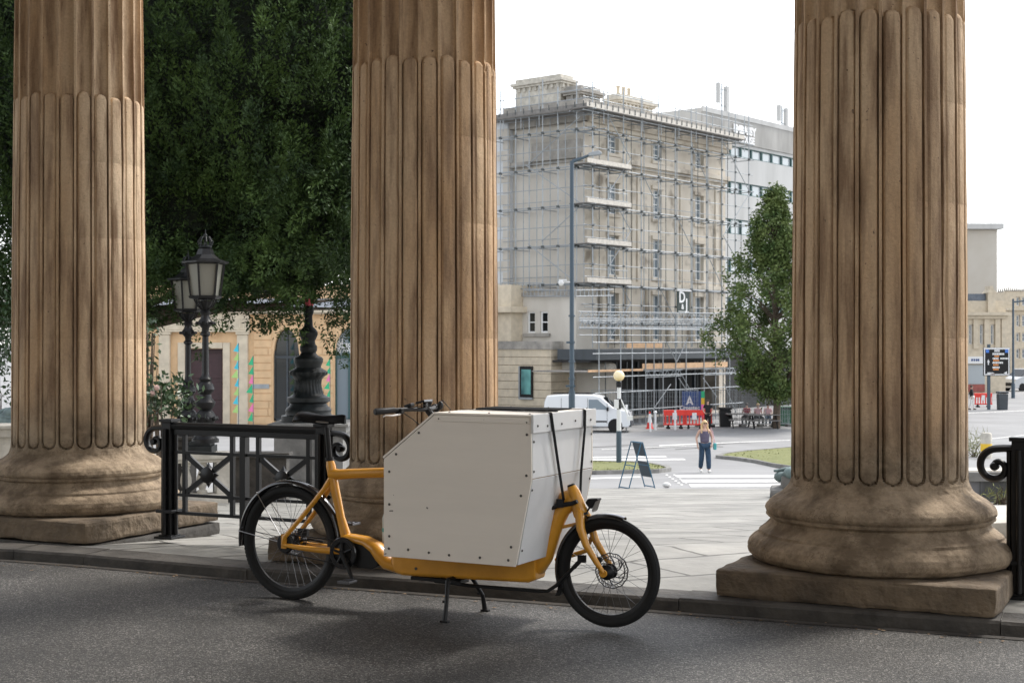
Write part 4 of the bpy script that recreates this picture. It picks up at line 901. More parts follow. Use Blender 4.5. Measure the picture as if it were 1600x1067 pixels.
def figure(label, loc, rz, h=1.7, pose=None, shirt=None, pants=None, hair=None, extra=None, skin='skin', cat='person', name='person', sleeves=0, flare=0.0, skirt=None, long_hair=False, glasses=False, shoes='blackcloth', solid=False):
    t = thing(name, label, cat, loc, rz) if not solid else None
    n = dict(STAND); sx = {'L': 1, 'R': -1}
    for s_, g in sx.items():
        n['sh'+s_] = ((g*.165, 0, 1.385), .052); n['el'+s_] = ((g*.225, .03, 1.13), .040); n['wr'+s_] = ((g*.225, -.06, .90), .026); n['pa'+s_] = ((g*.222, -.085, .835), (.036, .018))
        n['hip'+s_] = ((g*.085, 0, .90), .085); n['kn'+s_] = ((g*.095, -.02, .51), .055); n['an'+s_] = ((g*.10, .01, .10), .038); n['to'+s_] = ((g*.11, -.13, .035), .034)
    if pose:
        for k_, p in pose.items(): n[k_] = (p, n[k_][1])
    E_ = [('pelvis','spine'), ('spine','chest'), ('chest','neckb'), ('neckb','neck'), ('neck','jaw'), ('jaw','head'), ('head','crown'), ('jaw','nose')]
    for s_, g in sx.items():
        E_ += [('chest','sh'+s_), ('sh'+s_,'el'+s_), ('el'+s_,'wr'+s_), ('wr'+s_,'pa'+s_), ('pelvis','hip'+s_), ('hip'+s_,'kn'+s_), ('kn'+s_,'an'+s_), ('an'+s_,'to'+s_)]
        w0 = Vector(n['wr'+s_][0]); p0 = Vector(n['pa'+s_][0]); d = (p0-w0).normalized(); sd_ = Vector((0, 1, 0)) if abs(d.y) < 0.8 else Vector((1, 0, 0)); cu_ = Vector((-g, 0, 0))
        for i, (o_, l_) in enumerate(((-.028, .062), (-.010, .074), (.010, .070), (.027, .055))):
            a_ = p0+d*.030+sd_*o_; b_ = a_+d*l_*.5+cu_*.006; c_ = b_+d*l_*.42+cu_*.020
            n['f%da%s' % (i, s_)] = (a_, .010); n['f%db%s' % (i, s_)] = (b_, .009); n['f%dc%s' % (i, s_)] = (c_, .007)
            E_ += [('pa'+s_, 'f%da%s' % (i, s_)), ('f%da%s' % (i, s_), 'f%db%s' % (i, s_)), ('f%db%s' % (i, s_), 'f%dc%s' % (i, s_))]
        q = w0+(p0-w0)*.6; n['t1'+s_] = (q+sd_*-.038+d*.012, .011); n['t2'+s_] = (q+sd_*-.055+d*.042+cu_*.01, .009)
        E_ += [('pa'+s_, 't1'+s_), ('t1'+s_, 't2'+s_)]
    sc = h/1.72
    body = skin_mesh('body', n, E_, M[skin], t, sc=sc, sub=1)
    if solid: return body
    G = lambda k_, r: (n[k_][0], r)
    if shirt:
        nn = {'pelvis': (Vector(n['pelvis'][0])+Vector((0, 0, -.02)), (.175, .128)), 'spine': G('spine', (.15, .12)), 'chest': G('chest', (.185, .135)), 'nb': (Vector(n['neckb'][0])-Vector((0, 0, .035)), .085)}
        ee = [('pelvis','spine'), ('spine','chest'), ('chest','nb')]
        if sleeves:
            for s_ in sx:
                nn['sh'+s_] = G('sh'+s_, .064); a_, b_ = Vector(n['sh'+s_][0]), Vector(n['el'+s_][0]); ee.append(('chest', 'sh'+s_))
                nn['el'+s_] = (a_+(b_-a_)*(.6 if sleeves == 1 else 1), .054); ee.append(('sh'+s_, 'el'+s_))
                if sleeves == 2: nn['wr'+s_] = G('wr'+s_, .036); ee.append(('el'+s_, 'wr'+s_))
        skin_mesh('shirt', nn, ee, M[shirt], t, sc=sc, sub=2)
        if not sleeves:
            mb = MB()
            for g in (-1, 1): mb.tube([(g*.085*sc, -.09*sc, 1.33*sc), (g*.09*sc, -.03*sc, 1.425*sc), (g*.08*sc, .09*sc, 1.33*sc)], .011*sc, 6)
            mb.build('strap', M[shirt], t, smooth=True)
    if pants:
        nn = {'pelvis': G('pelvis', (.168, .124))}; ee = []
        for s_ in sx:
            nn['hip'+s_] = G('hip'+s_, .112); nn['kn'+s_] = G('kn'+s_, .080+flare*.5); a_, b_ = Vector(n['kn'+s_][0]), Vector(n['an'+s_][0]); nn['an'+s_] = (a_+(b_-a_)*1.0, .052+flare)
            ee += [('pelvis', 'hip'+s_), ('hip'+s_, 'kn'+s_), ('kn'+s_, 'an'+s_)]
        skin_mesh('trousers', nn, ee, M[pants], t, sc=sc, sub=1)
    if skirt:
        mb = MB(); z = n['pelvis'][0][2]; mb.lathe([(.13, z+.12), (.17, z), (.23, z-.22), (.27, z-.45), (.26, z-.45), (.12, z+.10)], 20, T=Matrix.Scale(sc, 4)); mb.build('skirt', M[skirt], t, smooth=True)
    for s_ in sx:
        a_, b_ = Vector(n['an'+s_][0])*sc, Vector(n['to'+s_][0])*sc
        mb = MB(); mb.tube([a_+Vector((0, .03, -.06))*sc, (a_+b_)/2+Vector((0, 0, -.01)), b_+Vector((0, -.02, 0))], [.045*sc, .046*sc, .036*sc], 10); mb.build('shoe', M[shoes], t, smooth=True)
    if hair:
        hd = Vector(n['head'][0])*sc; mb = MB(); mb.sphere(hd+Vector((0, .018, .022))*sc, (.090*sc, .100*sc, .092*sc), 16, 10)
        if long_hair:
            for g in (-1, 0, 1): mb.tube([hd+Vector((g*.065, .035, .02))*sc, hd+Vector((g*.082, .05, -.10))*sc, hd+Vector((g*.10, .04 if g == 0 else -.03, -.24))*sc, hd+Vector((g*.105, .05 if g == 0 else -.055, -.33))*sc], [.05*sc, .046*sc, .036*sc, .012*sc], 10)
        mb.build('hair', M[hair], t, smooth=True)
        # eyes and mouth
        mb = MB()
        for g in (-1, 1): mb.sphere(hd+Vector((g*.03, -.083, 0))*sc, .010*sc, 8, 6)
        mb.build('eyes', M['black'], t, smooth=True)
        mb = MB(); mb.cbox(hd+Vector((0, -.085, -.055))*sc, (.042*sc, .010*sc, .010*sc)); mb.build('mouth', M['redcloth'], t)
    if glasses:
        mb = MB()
        for g in (-1, 1): mb.sphere(hd+Vector((g*.034, -.088, .004))*sc, (.030*sc, .012*sc, .022*sc), 10, 6)
        mb.cbox(hd+Vector((0, -.090, .010))*sc, (.13*sc, .008*sc, .010*sc)); mb.build('sunglasses', M['black'], t)
    return t
def gpt(px, py): return ground_at(px, py)
p = gpt(1101, 738.5)
walk = dict(knL=(.10, -.10, .52), anL=(.11, -.12, .11), toL=(.12, -.26, .05), knR=(-.10, .0, .51), anR=(-.10, .16, .13), toR=(-.11, .04, .04), elL=(.255, .04, 1.13), wrL=(.215, -.10, .93), paL=(.19, -.14, .875), elR=(-.26, .06, 1.13), wrR=(-.24, -.02, .90), paR=(-.235, -.045, .835))
wm = figure('blonde woman in sunglasses, violet vest and wide jeans walking onto the crossing', tuple(p), R_(6), 1.60, walk, 'top', 'denim', 'hair', flare=.028, long_hair=True, glasses=True, shoes='whitecloth')
hb_ = Vector((p.x+.30, p.y-.05, p.z+.80)); b_ = thing('shoulder_bag', 'small teal and pink bag at the hip of the blonde woman', 'bag', tuple(hb_))
mb = MB(); mb.cbox((0, 0, 0), (.09, .16, .20)); mb.build('pouch', M['tealcap'], b_, bevel=.02); mb = MB(); mb.tube([(0, -.05, .10), (-.06, 0, .42), (-.12, .02, .56), (-.06, .04, .42), (0, .05, .10)], .008, 6); mb.build('strap', M['pinkcloth'], b_)
p = gpt(1106, 673.5)
figure('person in black T-shirt and trousers standing by the red barrier', tuple(p), R_(-8), 1.66, dict(elR=(-.25, .05, 1.13), wrR=(-.17, -.12, .98), paR=(-.13, -.16, .95), elL=(.24, .02, 1.12), wrL=(.19, -.13, .93), paL=(.15, -.17, .90)), 'blackcloth', 'blackcloth', 'hairdark', sleeves=1)
SIT = dict(pelvis=(0, 0, .50), spine=(0, .02, .66), chest=(0, 0, .84), neckb=(0, -.01, .98), neck=(0, -.02, 1.03), jaw=(0, -.05, 1.09), head=(0, -.03, 1.16), crown=(0, -.02, 1.22), nose=(0, -.13, 1.14))
for s_, g in (('L', 1), ('R', -1)):
    SIT.update({'sh'+s_: (g*.165, 0, .945), 'el'+s_: (g*.23, -.06, .70), 'wr'+s_: (g*.15, -.27, .66), 'pa'+s_: (g*.13, -.33, .65), 'hip'+s_: (g*.09, -.02, .48), 'kn'+s_: (g*.11, -.44, .49), 'an'+s_: (g*.11, -.42, .10), 'to'+s_: (g*.12, -.56, .035)})
pe = [(1167, 664.5, 'seated person in dark red jacket at the picnic table near the litter bin', 'redcloth', 'blackcloth', 'hairdark', -30), (1184, 665, 'seated person in pale pink top, second along the bench from the litter bin', 'pinkcloth', 'blackcloth', 'hair', 15),
      (1200, 665, 'seated person in pink beside the tree trunk', 'pinkcloth', 'denim', 'hairdark', -10)]
for (px, py, lb, sh_, pn_, hr, az) in pe:
    q = gpt(px, py); figure(lb, tuple(q), R_(az), 1.68, SIT, sh_, pn_, hr, sleeves=1)
q = gpt(345, 659); figure('woman in pale yellow skirt beside the maroon door of the art school', tuple(q), R_(40), 1.68, None, 'cream', None, 'hair', skirt='cream', long_hair=True, sleeves=1)
q = gpt(432.5, 657); figure('small dark clad person standing before the first arched window', tuple(q), R_(-20), 1.66, None, 'blackcloth', 'blackcloth', 'hairdark', sleeves=2)
q = gpt(1518, 640.5); figure('pedestrian in dark jacket and white shorts at right beyond the road', tuple(q), R_(60), 1.7, walk, 'blackcloth', 'whitecloth', 'hairdark', sleeves=2)

# ================================================================ foliage
rng = np.random.default_rng(5)
def leaf_mesh(name, P, D, ln, wd, m, parent=None, jitter=0.5):
    """one small folded leaf face per point, along direction D"""
    n = len(P); D = D+rng.normal(0, jitter, (n, 3)); D /= np.linalg.norm(D, axis=1)[:, None]
    A = rng.normal(0, 1, (n, 3)); S = np.cross(D, A); S /= np.linalg.norm(S, axis=1)[:, None]
    l_ = ln*rng.uniform(.6, 1.3, (n, 1)); w_ = wd*rng.uniform(.6, 1.3, (n, 1))
    V = np.empty((n, 4, 3)); V[:, 0] = P; V[:, 1] = P+D*l_*.5+S*w_*.5; V[:, 2] = P+D*l_; V[:, 3] = P+D*l_*.5-S*w_*.5
    me = bpy.data.meshes.new(name); me.vertices.add(4*n); me.vertices.foreach_set('co', V.reshape(-1)); me.loops.add(4*n)
    me.loops.foreach_set('vertex_index', np.arange(4*n, dtype=np.int32)); me.polygons.add(n)
    me.polygons.foreach_set('loop_start', np.arange(0, 4*n, 4, dtype=np.int32)); me.polygons.foreach_set('loop_total', np.full(n, 4, dtype=np.int32))
    me.materials.append(m); me.update(calc_edges=True); me.validate()
    o = bpy.data.objects.new(name, me); C.objects.link(o)
    if parent is not None: o.parent = parent
    return o
def tree_base(name, label, loc, trunk, limbs, group=None):
    t = thing(name, label, 'tree', loc, 0, group); mb = MB(); mb.tube(trunk[0], trunk[1], 10); mb.build('trunk', M['bark'], t, smooth=True)
    mb = MB()
    for pts, rr in limbs: mb.tube(pts, rr, 6)
    if limbs: mb.build('limbs', M['bark'], t, smooth=True)
    return t
# --- the big dark conifer
TY = 26.0; cz0 = gz(TY)
yw = tree_base('conifer_tree', 'huge dark green conifer filling the gap between the left and middle columns', (-7.9, TY, cz0), ([(0, 0, 0), (.1, 0, 2), (0, .1, 6), (.1, 0, 11)], [.55, .45, .35, .15]), [])
Cc = np.array([-5.7, TY, 7.0]); RR = np.array([5.15, 4.0, 7.2])
PP = []; DD = []; limbs = []
def plume(c, d, L_, rad, n):
    t_ = rng.uniform(0, 1, n)**0.8; ang = rng.uniform(0, 2*PI, n); prof_ = rad*np.sqrt(np.clip(1-t_, 0, 1))*rng.uniform(.35, 1, n)
    d = d/np.linalg.norm(d); a_ = np.cross(d, [.3, .5, .1]); a_ /= np.linalg.norm(a_); b_ = np.cross(d, a_)
    rad_v = np.cos(ang)[:, None]*a_+np.sin(ang)[:, None]*b_
    PP.append(c+d*(t_*L_)[:, None]+rad_v*prof_[:, None]); DD.append(d*.9+rad_v*.9+np.array([0, 0, .25]))
k = 0
def lobe(c): return .84+.26*(0.5+0.5*mn.noise(Vector((c[0]*.5, c[1]*.5, c[2]*.25+3))))
while k < 1150:
    v = rng.normal(0, 1, 3); v /= np.linalg.norm(v)
    if v[1] > 0.30: continue
    c = Cc+v*RR*rng.uniform(.84, 1.0)
    if c[0] > -1.5 or c[2] < 1.9 or (c[2] > 8.6 and rng.uniform() < .8) or (c[0] < -9.2 and rng.uniform() < .6): continue
    c = Cc+(c-Cc)*lobe(c)
    up = np.array([v[0]*.40, v[1]*.8-.12, .85 if c[2] > 3.2 else -.2+rng.uniform(-.5, .4)])
    plume(c, up, rng.uniform(.5, 1.4), rng.uniform(.14, .30), 150); k += 1
n_ = 190000; v = rng.normal(0, 1, (n_, 3)); v /= np.linalg.norm(v, axis=1)[:, None]; v = v[v[:, 1] < .2]
c = v*RR*.80; keep = (c[:, 2]+Cc[2] > 2.3) & (c[:, 2]+Cc[2] < 9.0); c = c[keep]; v = v[keep]
sc_ = np.array([1+.22*mn.noise(Vector(q)*.55)+.10*mn.noise(Vector(q)*1.7) for q in c]); jt = 1+rng.uniform(-.05, .07, len(c)); PP.append(c*(sc_*jt)[:, None]+Cc); DD.append(v*.6+np.array([0, -.2, .6]))
# lower hanging fringe
for i in range(420):
    x = rng.uniform(-10.5, -1.6) if i % 3 else rng.uniform(-5, -1.4); y = TY-rng.uniform(.5, 3.9); z0 = 2.2+.25*math.sin(x*2.1)+.18*math.sin(x*5.3+1)+(.0 if x < -4.2 else .42)-cz0*0
    dz = rng.uniform(-.1, .7); plume(np.array([x, y, z0+dz*(2.6 if x > -4.4 else 1)+.35]), np.array([rng.uniform(-.6, .6), rng.uniform(-.7, .1), -.75]), rng.uniform(.3, .75), rng.uniform(.12, .28), 130)
P_ = np.concatenate(PP)-np.array([-7.9, TY, cz0]); leaf_mesh('crown', P_, np.concatenate(DD), .085, .030, M['yewleaf'], yw, .55)
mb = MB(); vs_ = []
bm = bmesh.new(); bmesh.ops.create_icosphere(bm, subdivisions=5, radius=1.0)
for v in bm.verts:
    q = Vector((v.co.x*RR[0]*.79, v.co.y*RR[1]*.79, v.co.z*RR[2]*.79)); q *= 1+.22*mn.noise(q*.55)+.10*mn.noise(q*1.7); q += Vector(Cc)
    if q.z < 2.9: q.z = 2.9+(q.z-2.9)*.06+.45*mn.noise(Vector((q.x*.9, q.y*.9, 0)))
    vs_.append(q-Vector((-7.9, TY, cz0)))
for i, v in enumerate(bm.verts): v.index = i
mb.add(vs_, [tuple(v.index for v in f.verts) for f in bm.faces]); bm.free(); mb.build('light_blocking_core', M['yewcore'], yw, smooth=True)  # solid dark core added behind the leaves to block light
mb = MB()
for i in range(26):
    a = rng.uniform(0, 2*PI); r = rng.uniform(2.0, 4.6); q = Vector((1.5+math.cos(a)*r, math.sin(a)*r*.7, 3.0+rng.uniform(.2, 1.2))); mb.tube([(0, 0, 2.8), (q.x*.5, q.y*.5, 3.4), tuple(q)], [.12, .07, .02], 6)
mb.build('limbs', M['bark'], yw)
# --- street tree right
q = gpt(1213, 669); TX, TYY, TZ = q
Pt = []; Dt = []; lm = []
def rprof(z):   # crown radius by height above ground
    pts = [(1.6, .5), (2.4, 1.6), (3.6, 2.9), (5.5, 3.4), (7.3, 3.5), (8.6, 2.7), (9.8, 1.8), (11.0, 1.15), (12.2, .55), (12.9, .05)]
    for (a, ra), (b, rb) in zip(pts, pts[1:]):
        if z <= b: return ra+(rb-ra)*(z-a)/(b-a)
    return 0.05
for i in range(640):
    z = rng.uniform(1.8, 12.6); a = rng.uniform(0, 2*PI); rmax = rprof(z)*(.85+.75*mn.noise(Vector((math.cos(a)*1.4, math.sin(a)*1.4, z*.5)))+.12)
    if z > 5 and math.cos(a) < -.2 and rng.uniform() < .45: continue
    r = rmax*rng.uniform(.3, 1)**.7; c = np.array([math.cos(a)*r-.1, math.sin(a)*r, z]); n = 80
    off = rng.normal(0, 1, (n, 3))*np.array([.17, .17, .24]); Pt.append(c+off); Dt.append(np.tile(np.array([math.cos(a)*.5, math.sin(a)*.5, -.1]), (n, 1)))
    if i % 6 == 0: lm.append(([(0, 0, max(1.5, z-1.6)), (c[0]*.5, c[1]*.5, z-.6), tuple(c)], [.07, .045, .012]))
st_ = tree_base('street_tree', 'pale trunked leafy street tree before the scaffolded building, left of the nearest column', (TX, TYY, TZ), ([(0, 0, 0), (.05, 0, 2), (-.05, 0, 5), (-.15, 0, 9), (-.2, 0, 12.6)], [.22, .17, .13, .08, .02]), lm)
leaf_mesh('crown', np.concatenate(Pt), np.concatenate(Dt), .20, .10, M['leaf'], st_, 1.0)
# --- shrubs
def shrub(px, py, w_, h_, n, label, flowers=0, name='shrub', Y=None, m='bushleaf', ls=.09, lw=.04):
    q = gpt(px, py) if Y is None else Vector(((px-800)/FPX*Y, Y, gz(Y))); t = thing(name, label, 'shrub', tuple(q))
    if Y is not None: h0 = CAMH-(py-HY)/FPX*Y-q.z
    else: h0 = 0
    c = rng.normal(0, 1, (n, 3))*np.array([w_*.36, w_*.3, h_*.26])+np.array([0, 0, h0+h_*.5])
    c[:, 2] = np.clip(c[:, 2], .02, None); leaf_mesh('foliage', c, rng.normal(0, 1, (n, 3))+np.array([0, 0, .5]), ls, lw, M[m], t, .3)
    mb = MB()
    for i in range(14): e = c[i*3]; mb.tube([(rng.uniform(-.1, .1), 0, 0), (e[0]*.5, e[1]*.5, e[2]*.6), tuple(e)], [.015, .01, .005], 5)
    mb.build('stems', M['bark'], t)
    if flowers:
        mb = MB()
        for i in range(flowers): e = c[int(rng.integers(n))]; mb.sphere((e[0], -w_*.35, e[2]), .036, 8, 6)
        mb.build('blossom', M['flower'], t, smooth=True)
    return t
shrub(252, 655, .50, .50, 620, 'leafy shrub with pink blossom left of the black lamp posts', 3, Y=17.0)
shrub(232, 600, .16, .9, 90, 'sparse upper sprigs of shrub right beside the left column shaft', 0, Y=17.6)
shrub(2, 640, 1.6, 2.4, 2600, 'dark evergreen shrub at the far left edge behind the bronze figure', 0, Y=22.5)
shrub(1522, 714, .7, .8, 260, 'wispy tuft of tall grass beside the yellow banded bollard', 0, m='blade', ls=.5, lw=.02)
shrub(526, 652, 1.4, .9, 500, 'small shrub under the second arched window of the art school', 0, ls=.16, lw=.08)
shrub(1561, 788, .35, .22, 120, 'weed growing at the foot of the low grey wall at right', 0, m='blade', ls=.12, lw=.012, name='weed')
shrub(1589, 783, .35, .15, 120, 'weed on the paving beside the right railing post', 0, m='blade', ls=.10, lw=.012, name='weed')

# ================================================================ left middle distance
BY = 20.85
def X_(px, Y): return (px-800)/FPX*Y
def Z_(py, Y): return CAMH-(py-HY)/FPX*Y
bl = thing('stone_balustrade', 'pale stone balustrade with turned balusters seen through the left railing', 'balustrade', (X_(315, BY), BY, gz(BY)), R_(20))
g0 = gz(BY); zc = Z_(706, BY)-g0
mb = MB(); mb.box(-1.6, .42, -.17, .17, zc-.10, zc); mb.box(-1.6, .36, -.13, .13, zc-.15, zc-.10); mb.build('coping', M['whitestone'], bl, bevel=.012)
mb = MB(); mb.box(-1.6, .36, -.16, .16, -.02, .14); mb.build('base_course', M['whitestone'], bl, bevel=.01)
for i in range(7):
    mb = MB(); z1 = zc-.15; mb.lathe([(.075, .14), (.075, .18), (.045, .20), (.06, .24), (.085, .31), (.08, .38), (.05, .48), (.042, .56), (.06, z1-.09), (.045, z1-.07), (.07, z1-.04), (.07, z1)], 16, c=(-1.40+i*.235, 0, 0)); mb.build('baluster', M['whitestone'], bl, smooth=True)
mb = MB(); mb.box(.20, .40, -.15, .15, .14, zc-.15); mb.build('end_pier', M['whitestone'], bl, bevel=.01)
def pier(px0, px1, Y, ytop, label, dpt=1.0, m='whitestone'):
    x0, x1 = X_(px0, Y), X_(px1, Y); g = gz(Y+dpt/2)-.1; zt = Z_(ytop, Y)-g; w_ = x1-x0
    t = thing('stone_pedestal', label, 'pedestal', ((x0+x1)/2, Y+dpt/2, g))
    mb = MB(); mb.box(-w_/2, w_/2, -dpt/2, dpt/2, .22, zt-.16); mb.build('die', M[m], t, bevel=.01)
    mb = MB(); mb.box(-w_/2-.07, w_/2+.07, -dpt/2-.07, dpt/2+.07, 0, .22); mb.build('base_course', M[m], t, bevel=.02)
    mb = MB(); mb.box(-w_/2-.06, w_/2+.06, -dpt/2-.06, dpt/2+.06, zt-.16, zt-.05); mb.box(-w_/2-.10, w_/2+.10, -dpt/2-.10, dpt/2+.10, zt-.05, zt); mb.build('cap', M[m], t, bevel=.012)
    return t
t = thing('lamp_block', 'dark square block on the balustrade coping under the nearer lamp post', 'block', (X_(314, BY), BY, Z_(706, BY))); mb = MB(); mb.box(-.20, .20, -.2, .2, 0, .10); mb.box(-.17, .17, -.17, .17, .10, .155); mb.build('body', M['bronze'], t, bevel=.01)
pier(266, 296, 21.9, 682, 'stone pedestal carrying the farther black lamp post', .5, 'kerb')
pier(428, 536, 23.9, 662, 'broad shaded stone pedestal carrying the massive bronze lamp base', 1.3, 'greystone')
pier(-70, 24, 19.0, 664, 'pale stone pedestal at the far left edge below a bronze figure', 1.2)
w2 = thing('garden_wall', 'low dark stone wall between the two pedestals behind the railing', 'wall', (X_(385, 21), 21.4, gz(21.4)-.05)); mb = MB(); mb.box(-.55, .55, -.15, .15, 0, .72); mb.build('body', M['kerb'], w2, bevel=.01)
mb = MB(); mb.box(-.6, .6, -.2, .2, .72, .80); mb.build('coping', M['kerb'], w2, bevel=.01)
def lamp_post(px, Y, zb, ztop, label):
    """crowned lantern on a bulbous cast column; built to the height asked for"""
    H_ = ztop-zb; t = thing('lamp_post', label, 'lamp post', (X_(px, Y), Y, zb), R_(20), 'twin crowned lamp posts'); s = H_/2.95
    mb = MB(); prof = [(.20, 0), (.20, .05), (.17, .07), (.15, .12), (.19, .16), (.12, .22), (.145, .30), (.165, .36), (.13, .42), (.09, .46), (.14, .52), (.15, .57), (.10, .62), (.085, .68), (.135, .75), (.12, .82), (.08, .86), (.10, .90), (.06, .94), (.052, 1.0), (.048, 1.45), (.045, 1.50), (.075, 1.52), (.075, 1.55), (.05, 1.57), (.055, 1.62), (.10, 1.67), (.11, 1.71), (.07, 1.76), (.06, 1.80), (.085, 1.84), (.05, 1.88), (.07, 1.93), (.11, 1.97), (.12, 2.0)]
    mb.lathe([(r*s*.95, z*s) for r, z in prof], 20)
    for k in range(8):   # scroll knobs
        a = k*PI/4; mb.sphere((math.cos(a)*.12*s, math.sin(a)*.12*s, 1.69*s), .025*s, 8, 6); mb.sphere((math.cos(a)*.15*s, math.sin(a)*.15*s, .34*s), .035*s, 8, 6); mb.tube([(math.cos(a)*.05*s, math.sin(a)*.05*s, 1.88*s), (math.cos(a)*.11*s, math.sin(a)*.11*s, 1.93*s), (math.cos(a)*.16*s, math.sin(a)*.16*s, 2.03*s)], .010*s, 6)
    mb.build('post', M['iron'], t, smooth=True, angle=45)
    ln = MB(); ln.lathe([(.13*s, 2.02*s), (.22*s, 2.04*s), (.24*s, 2.07*s), (.20*s, 2.08*s)], 6); ln.lathe([(.25*s, 2.52*s), (.33*s, 2.54*s), (.33*s, 2.56*s), (.20*s, 2.60*s), (.13*s, 2.66*s), (.10*s, 2.74*s), (.0, 2.75*s)], 6)
    for k in range(6): a = k*PI/3; ln.tube([(math.cos(a)*.205*s, math.sin(a)*.205*s, 2.07*s), (math.cos(a)*.265*s, math.sin(a)*.265*s, 2.53*s)], .019*s, 4)
    lo = ln.build('lantern', M['iron'], t)
    mb = MB(); mb.lathe([(.185*s, 2.08*s), (.243*s, 2.52*s)], 6, open_=True); mb.build('glass', M['lampglass'], lo)
    mb = MB(); mb.lathe([(.085*s, 2.75*s), (.095*s, 2.77*s), (.085*s, 2.79*s)], 12)
    for k in range(8):
        a = k*PI/4; mb.tube([(math.cos(a)*.08*s, math.sin(a)*.08*s, 2.78*s), (math.cos(a)*.105*s, math.sin(a)*.105*s, 2.84*s), (math.cos(a)*.06*s, math.sin(a)*.06*s, 2.91*s), (0, 0, 2.90*s)], .011*s, 6); mb.sphere((math.cos(a)*.09*s, math.sin(a)*.09*s, 2.80*s), .016*s, 6, 4)
    mb.sphere((0, 0, 2.93*s), .028*s, 8, 6); mb.tube([(0, 0, 2.93*s), (0, 0, 3.02*s)], [.012*s, .004*s], 6); mb.build('crown_finial', M['bronze'], t, smooth=True)
    return t
lamp_post(321, 20.85, Z_(691, 20.85), Z_(366, 20.85), 'nearer and taller looking of the two black crowned lamp posts')
lamp_post(294, 22.15, Z_(684, 22.15), Z_(398, 22.15), 'farther black crowned lamp post, its lantern half hidden by the nearer one')
# massive bronze lamp base
YB = 24.6; zb = Z_(662, YB); u_ = YB/FPX
t = thing('bronze_lamp_standard', 'massive ribbed bronze lamp base rising into the conifer behind the saddle', 'lamp base', (X_(482, YB), YB, zb))
# profile read from half widths (px) at heights (px above foot)
pr = [(42, 0), (42, 13), (36, 14), (35, 18), (36, 21.5), (34, 25), (30, 28), (28, 32), (33, 35), (33, 41), (27, 44), (24, 46), (21, 53), (19.5, 60), (19.5, 66), (21, 69)]
pr2 = [(21, 69), (24, 73), (29, 77), (29.5, 81), (24, 85), (19.5, 88), (20, 91), (22.5, 96), (23, 101), (21, 104), (14, 107), (11.5, 111), (13.5, 115), (13.5, 121), (11, 124), (10, 129), (12.5, 134), (14.5, 139), (14.5, 143), (12, 147), (7, 152), (6, 168), (8, 174), (9, 180), (6, 188), (0, 190)]
mb = MB(); mb.lathe([(r*u_, z*u_) for r, z in pr[:11]], 32); mb.build('base_moulding', M['bronze'], t, smooth=True, angle=45)
vs = []; N = 96
for r, z in pr[10:]:
    for j in range(N):
        a = 2*PI*j/N; sp_ = (1+.055*math.cos(24*a+z*.09)) if 46 < z < 67 else 1; vs.append((math.cos(a)*r*u_*sp_, math.sin(a)*r*u_*sp_, z*u_))
K = len(pr[10:]); mb = MB(); mb.add(vs, [(i*N+j, i*N+(j+1) % N, (i+1)*N+(j+1) % N, (i+1)*N+j) for i in range(K-1) for j in range(N)]); mb.build('fluted_bell', M['bronze'], t, smooth=True, angle=60)
vs = []
for r, z in pr2:
    for j in range(N):
        a = 2*PI*j/N; sp_ = (1+.06*abs(math.cos(8*a))-.03) if 74 < z < 84 else 1; vs.append((math.cos(a)*r*u_*sp_, math.sin(a)*r*u_*sp_, z*u_))
K = len(pr2); mb = MB(); mb.add(vs, [(i*N+j, i*N+(j+1) % N, (i+1)*N+(j+1) % N, (i+1)*N+j) for i in range(K-1) for j in range(N)]); mb.build('upper_shaft', M['bronze'], t, smooth=True, angle=50)
mb = MB(); mb.lathe([(0, 192*u_-.02), (6*u_, 184*u_), (9*u_, 195*u_), (5*u_, 204*u_), (0, 205*u_)], 12, c=(1*u_*4, -16*u_, 0)); mb.build('coloured_shade', M['yew_red'], t, smooth=True)

def statue(label, loc, rz, h, pose):
    b = figure(label, (0, 0, 0), 0, h, pose, skin='verdigris', solid=True); b.name = 'bronze_statue'; b.location = loc; b.rotation_euler = (0, 0, rz); tag(b, label, 'statue')
    mb = MB()
    for k_, (x, y, z, r) in enumerate(((0, -.05, .02, .20), (.02, -.25, .0, .17), (-.05, -.42, -.02, .14), (.10, -.50, .02, .13), (0, .2, .0, .20), (.05, .35, .02, .16), (-.1, -.6, -.06, .12), (.0, -.34, .14, .11))): mb.sphere((x, y, z), (r, r*1.1, r*.8), 10, 8)
    dr_ = mb.build('drapery', M['verdigris'], b, smooth=True); rm = dr_.modifiers.new('remesh', 'REMESH'); rm.mode = 'VOXEL'; rm.voxel_size = .025; rm.use_smooth_shade = True; return b
REC = dict(SIT); 
for k_, v_ in list(REC.items()): REC[k_] = (v_[0], v_[1], v_[2]-.40)
REC.update(spine=(0, .12, .22), chest=(0, .28, .36), neckb=(0, .36, .48), neck=(0, .38, .53), jaw=(0, .37, .60), head=(0, .40, .67), crown=(0, .42, .73), nose=(0, .29, .65), shL=(.17, .32, .46), shR=(-.17, .32, .46), elL=(.26, .45, .25), wrL=(.28, .30, .08), paL=(.28, .25, .06), elR=(-.24, .10, .32), wrR=(-.14, -.12, .30), paR=(-.12, -.18, .29), knL=(.12, -.42, .30), anL=(.12, -.60, .04), toL=(.12, -.72, .03), knR=(-.12, -.46, .12), anR=(-.14, -.82, .06), toR=(-.14, -.94, .05))
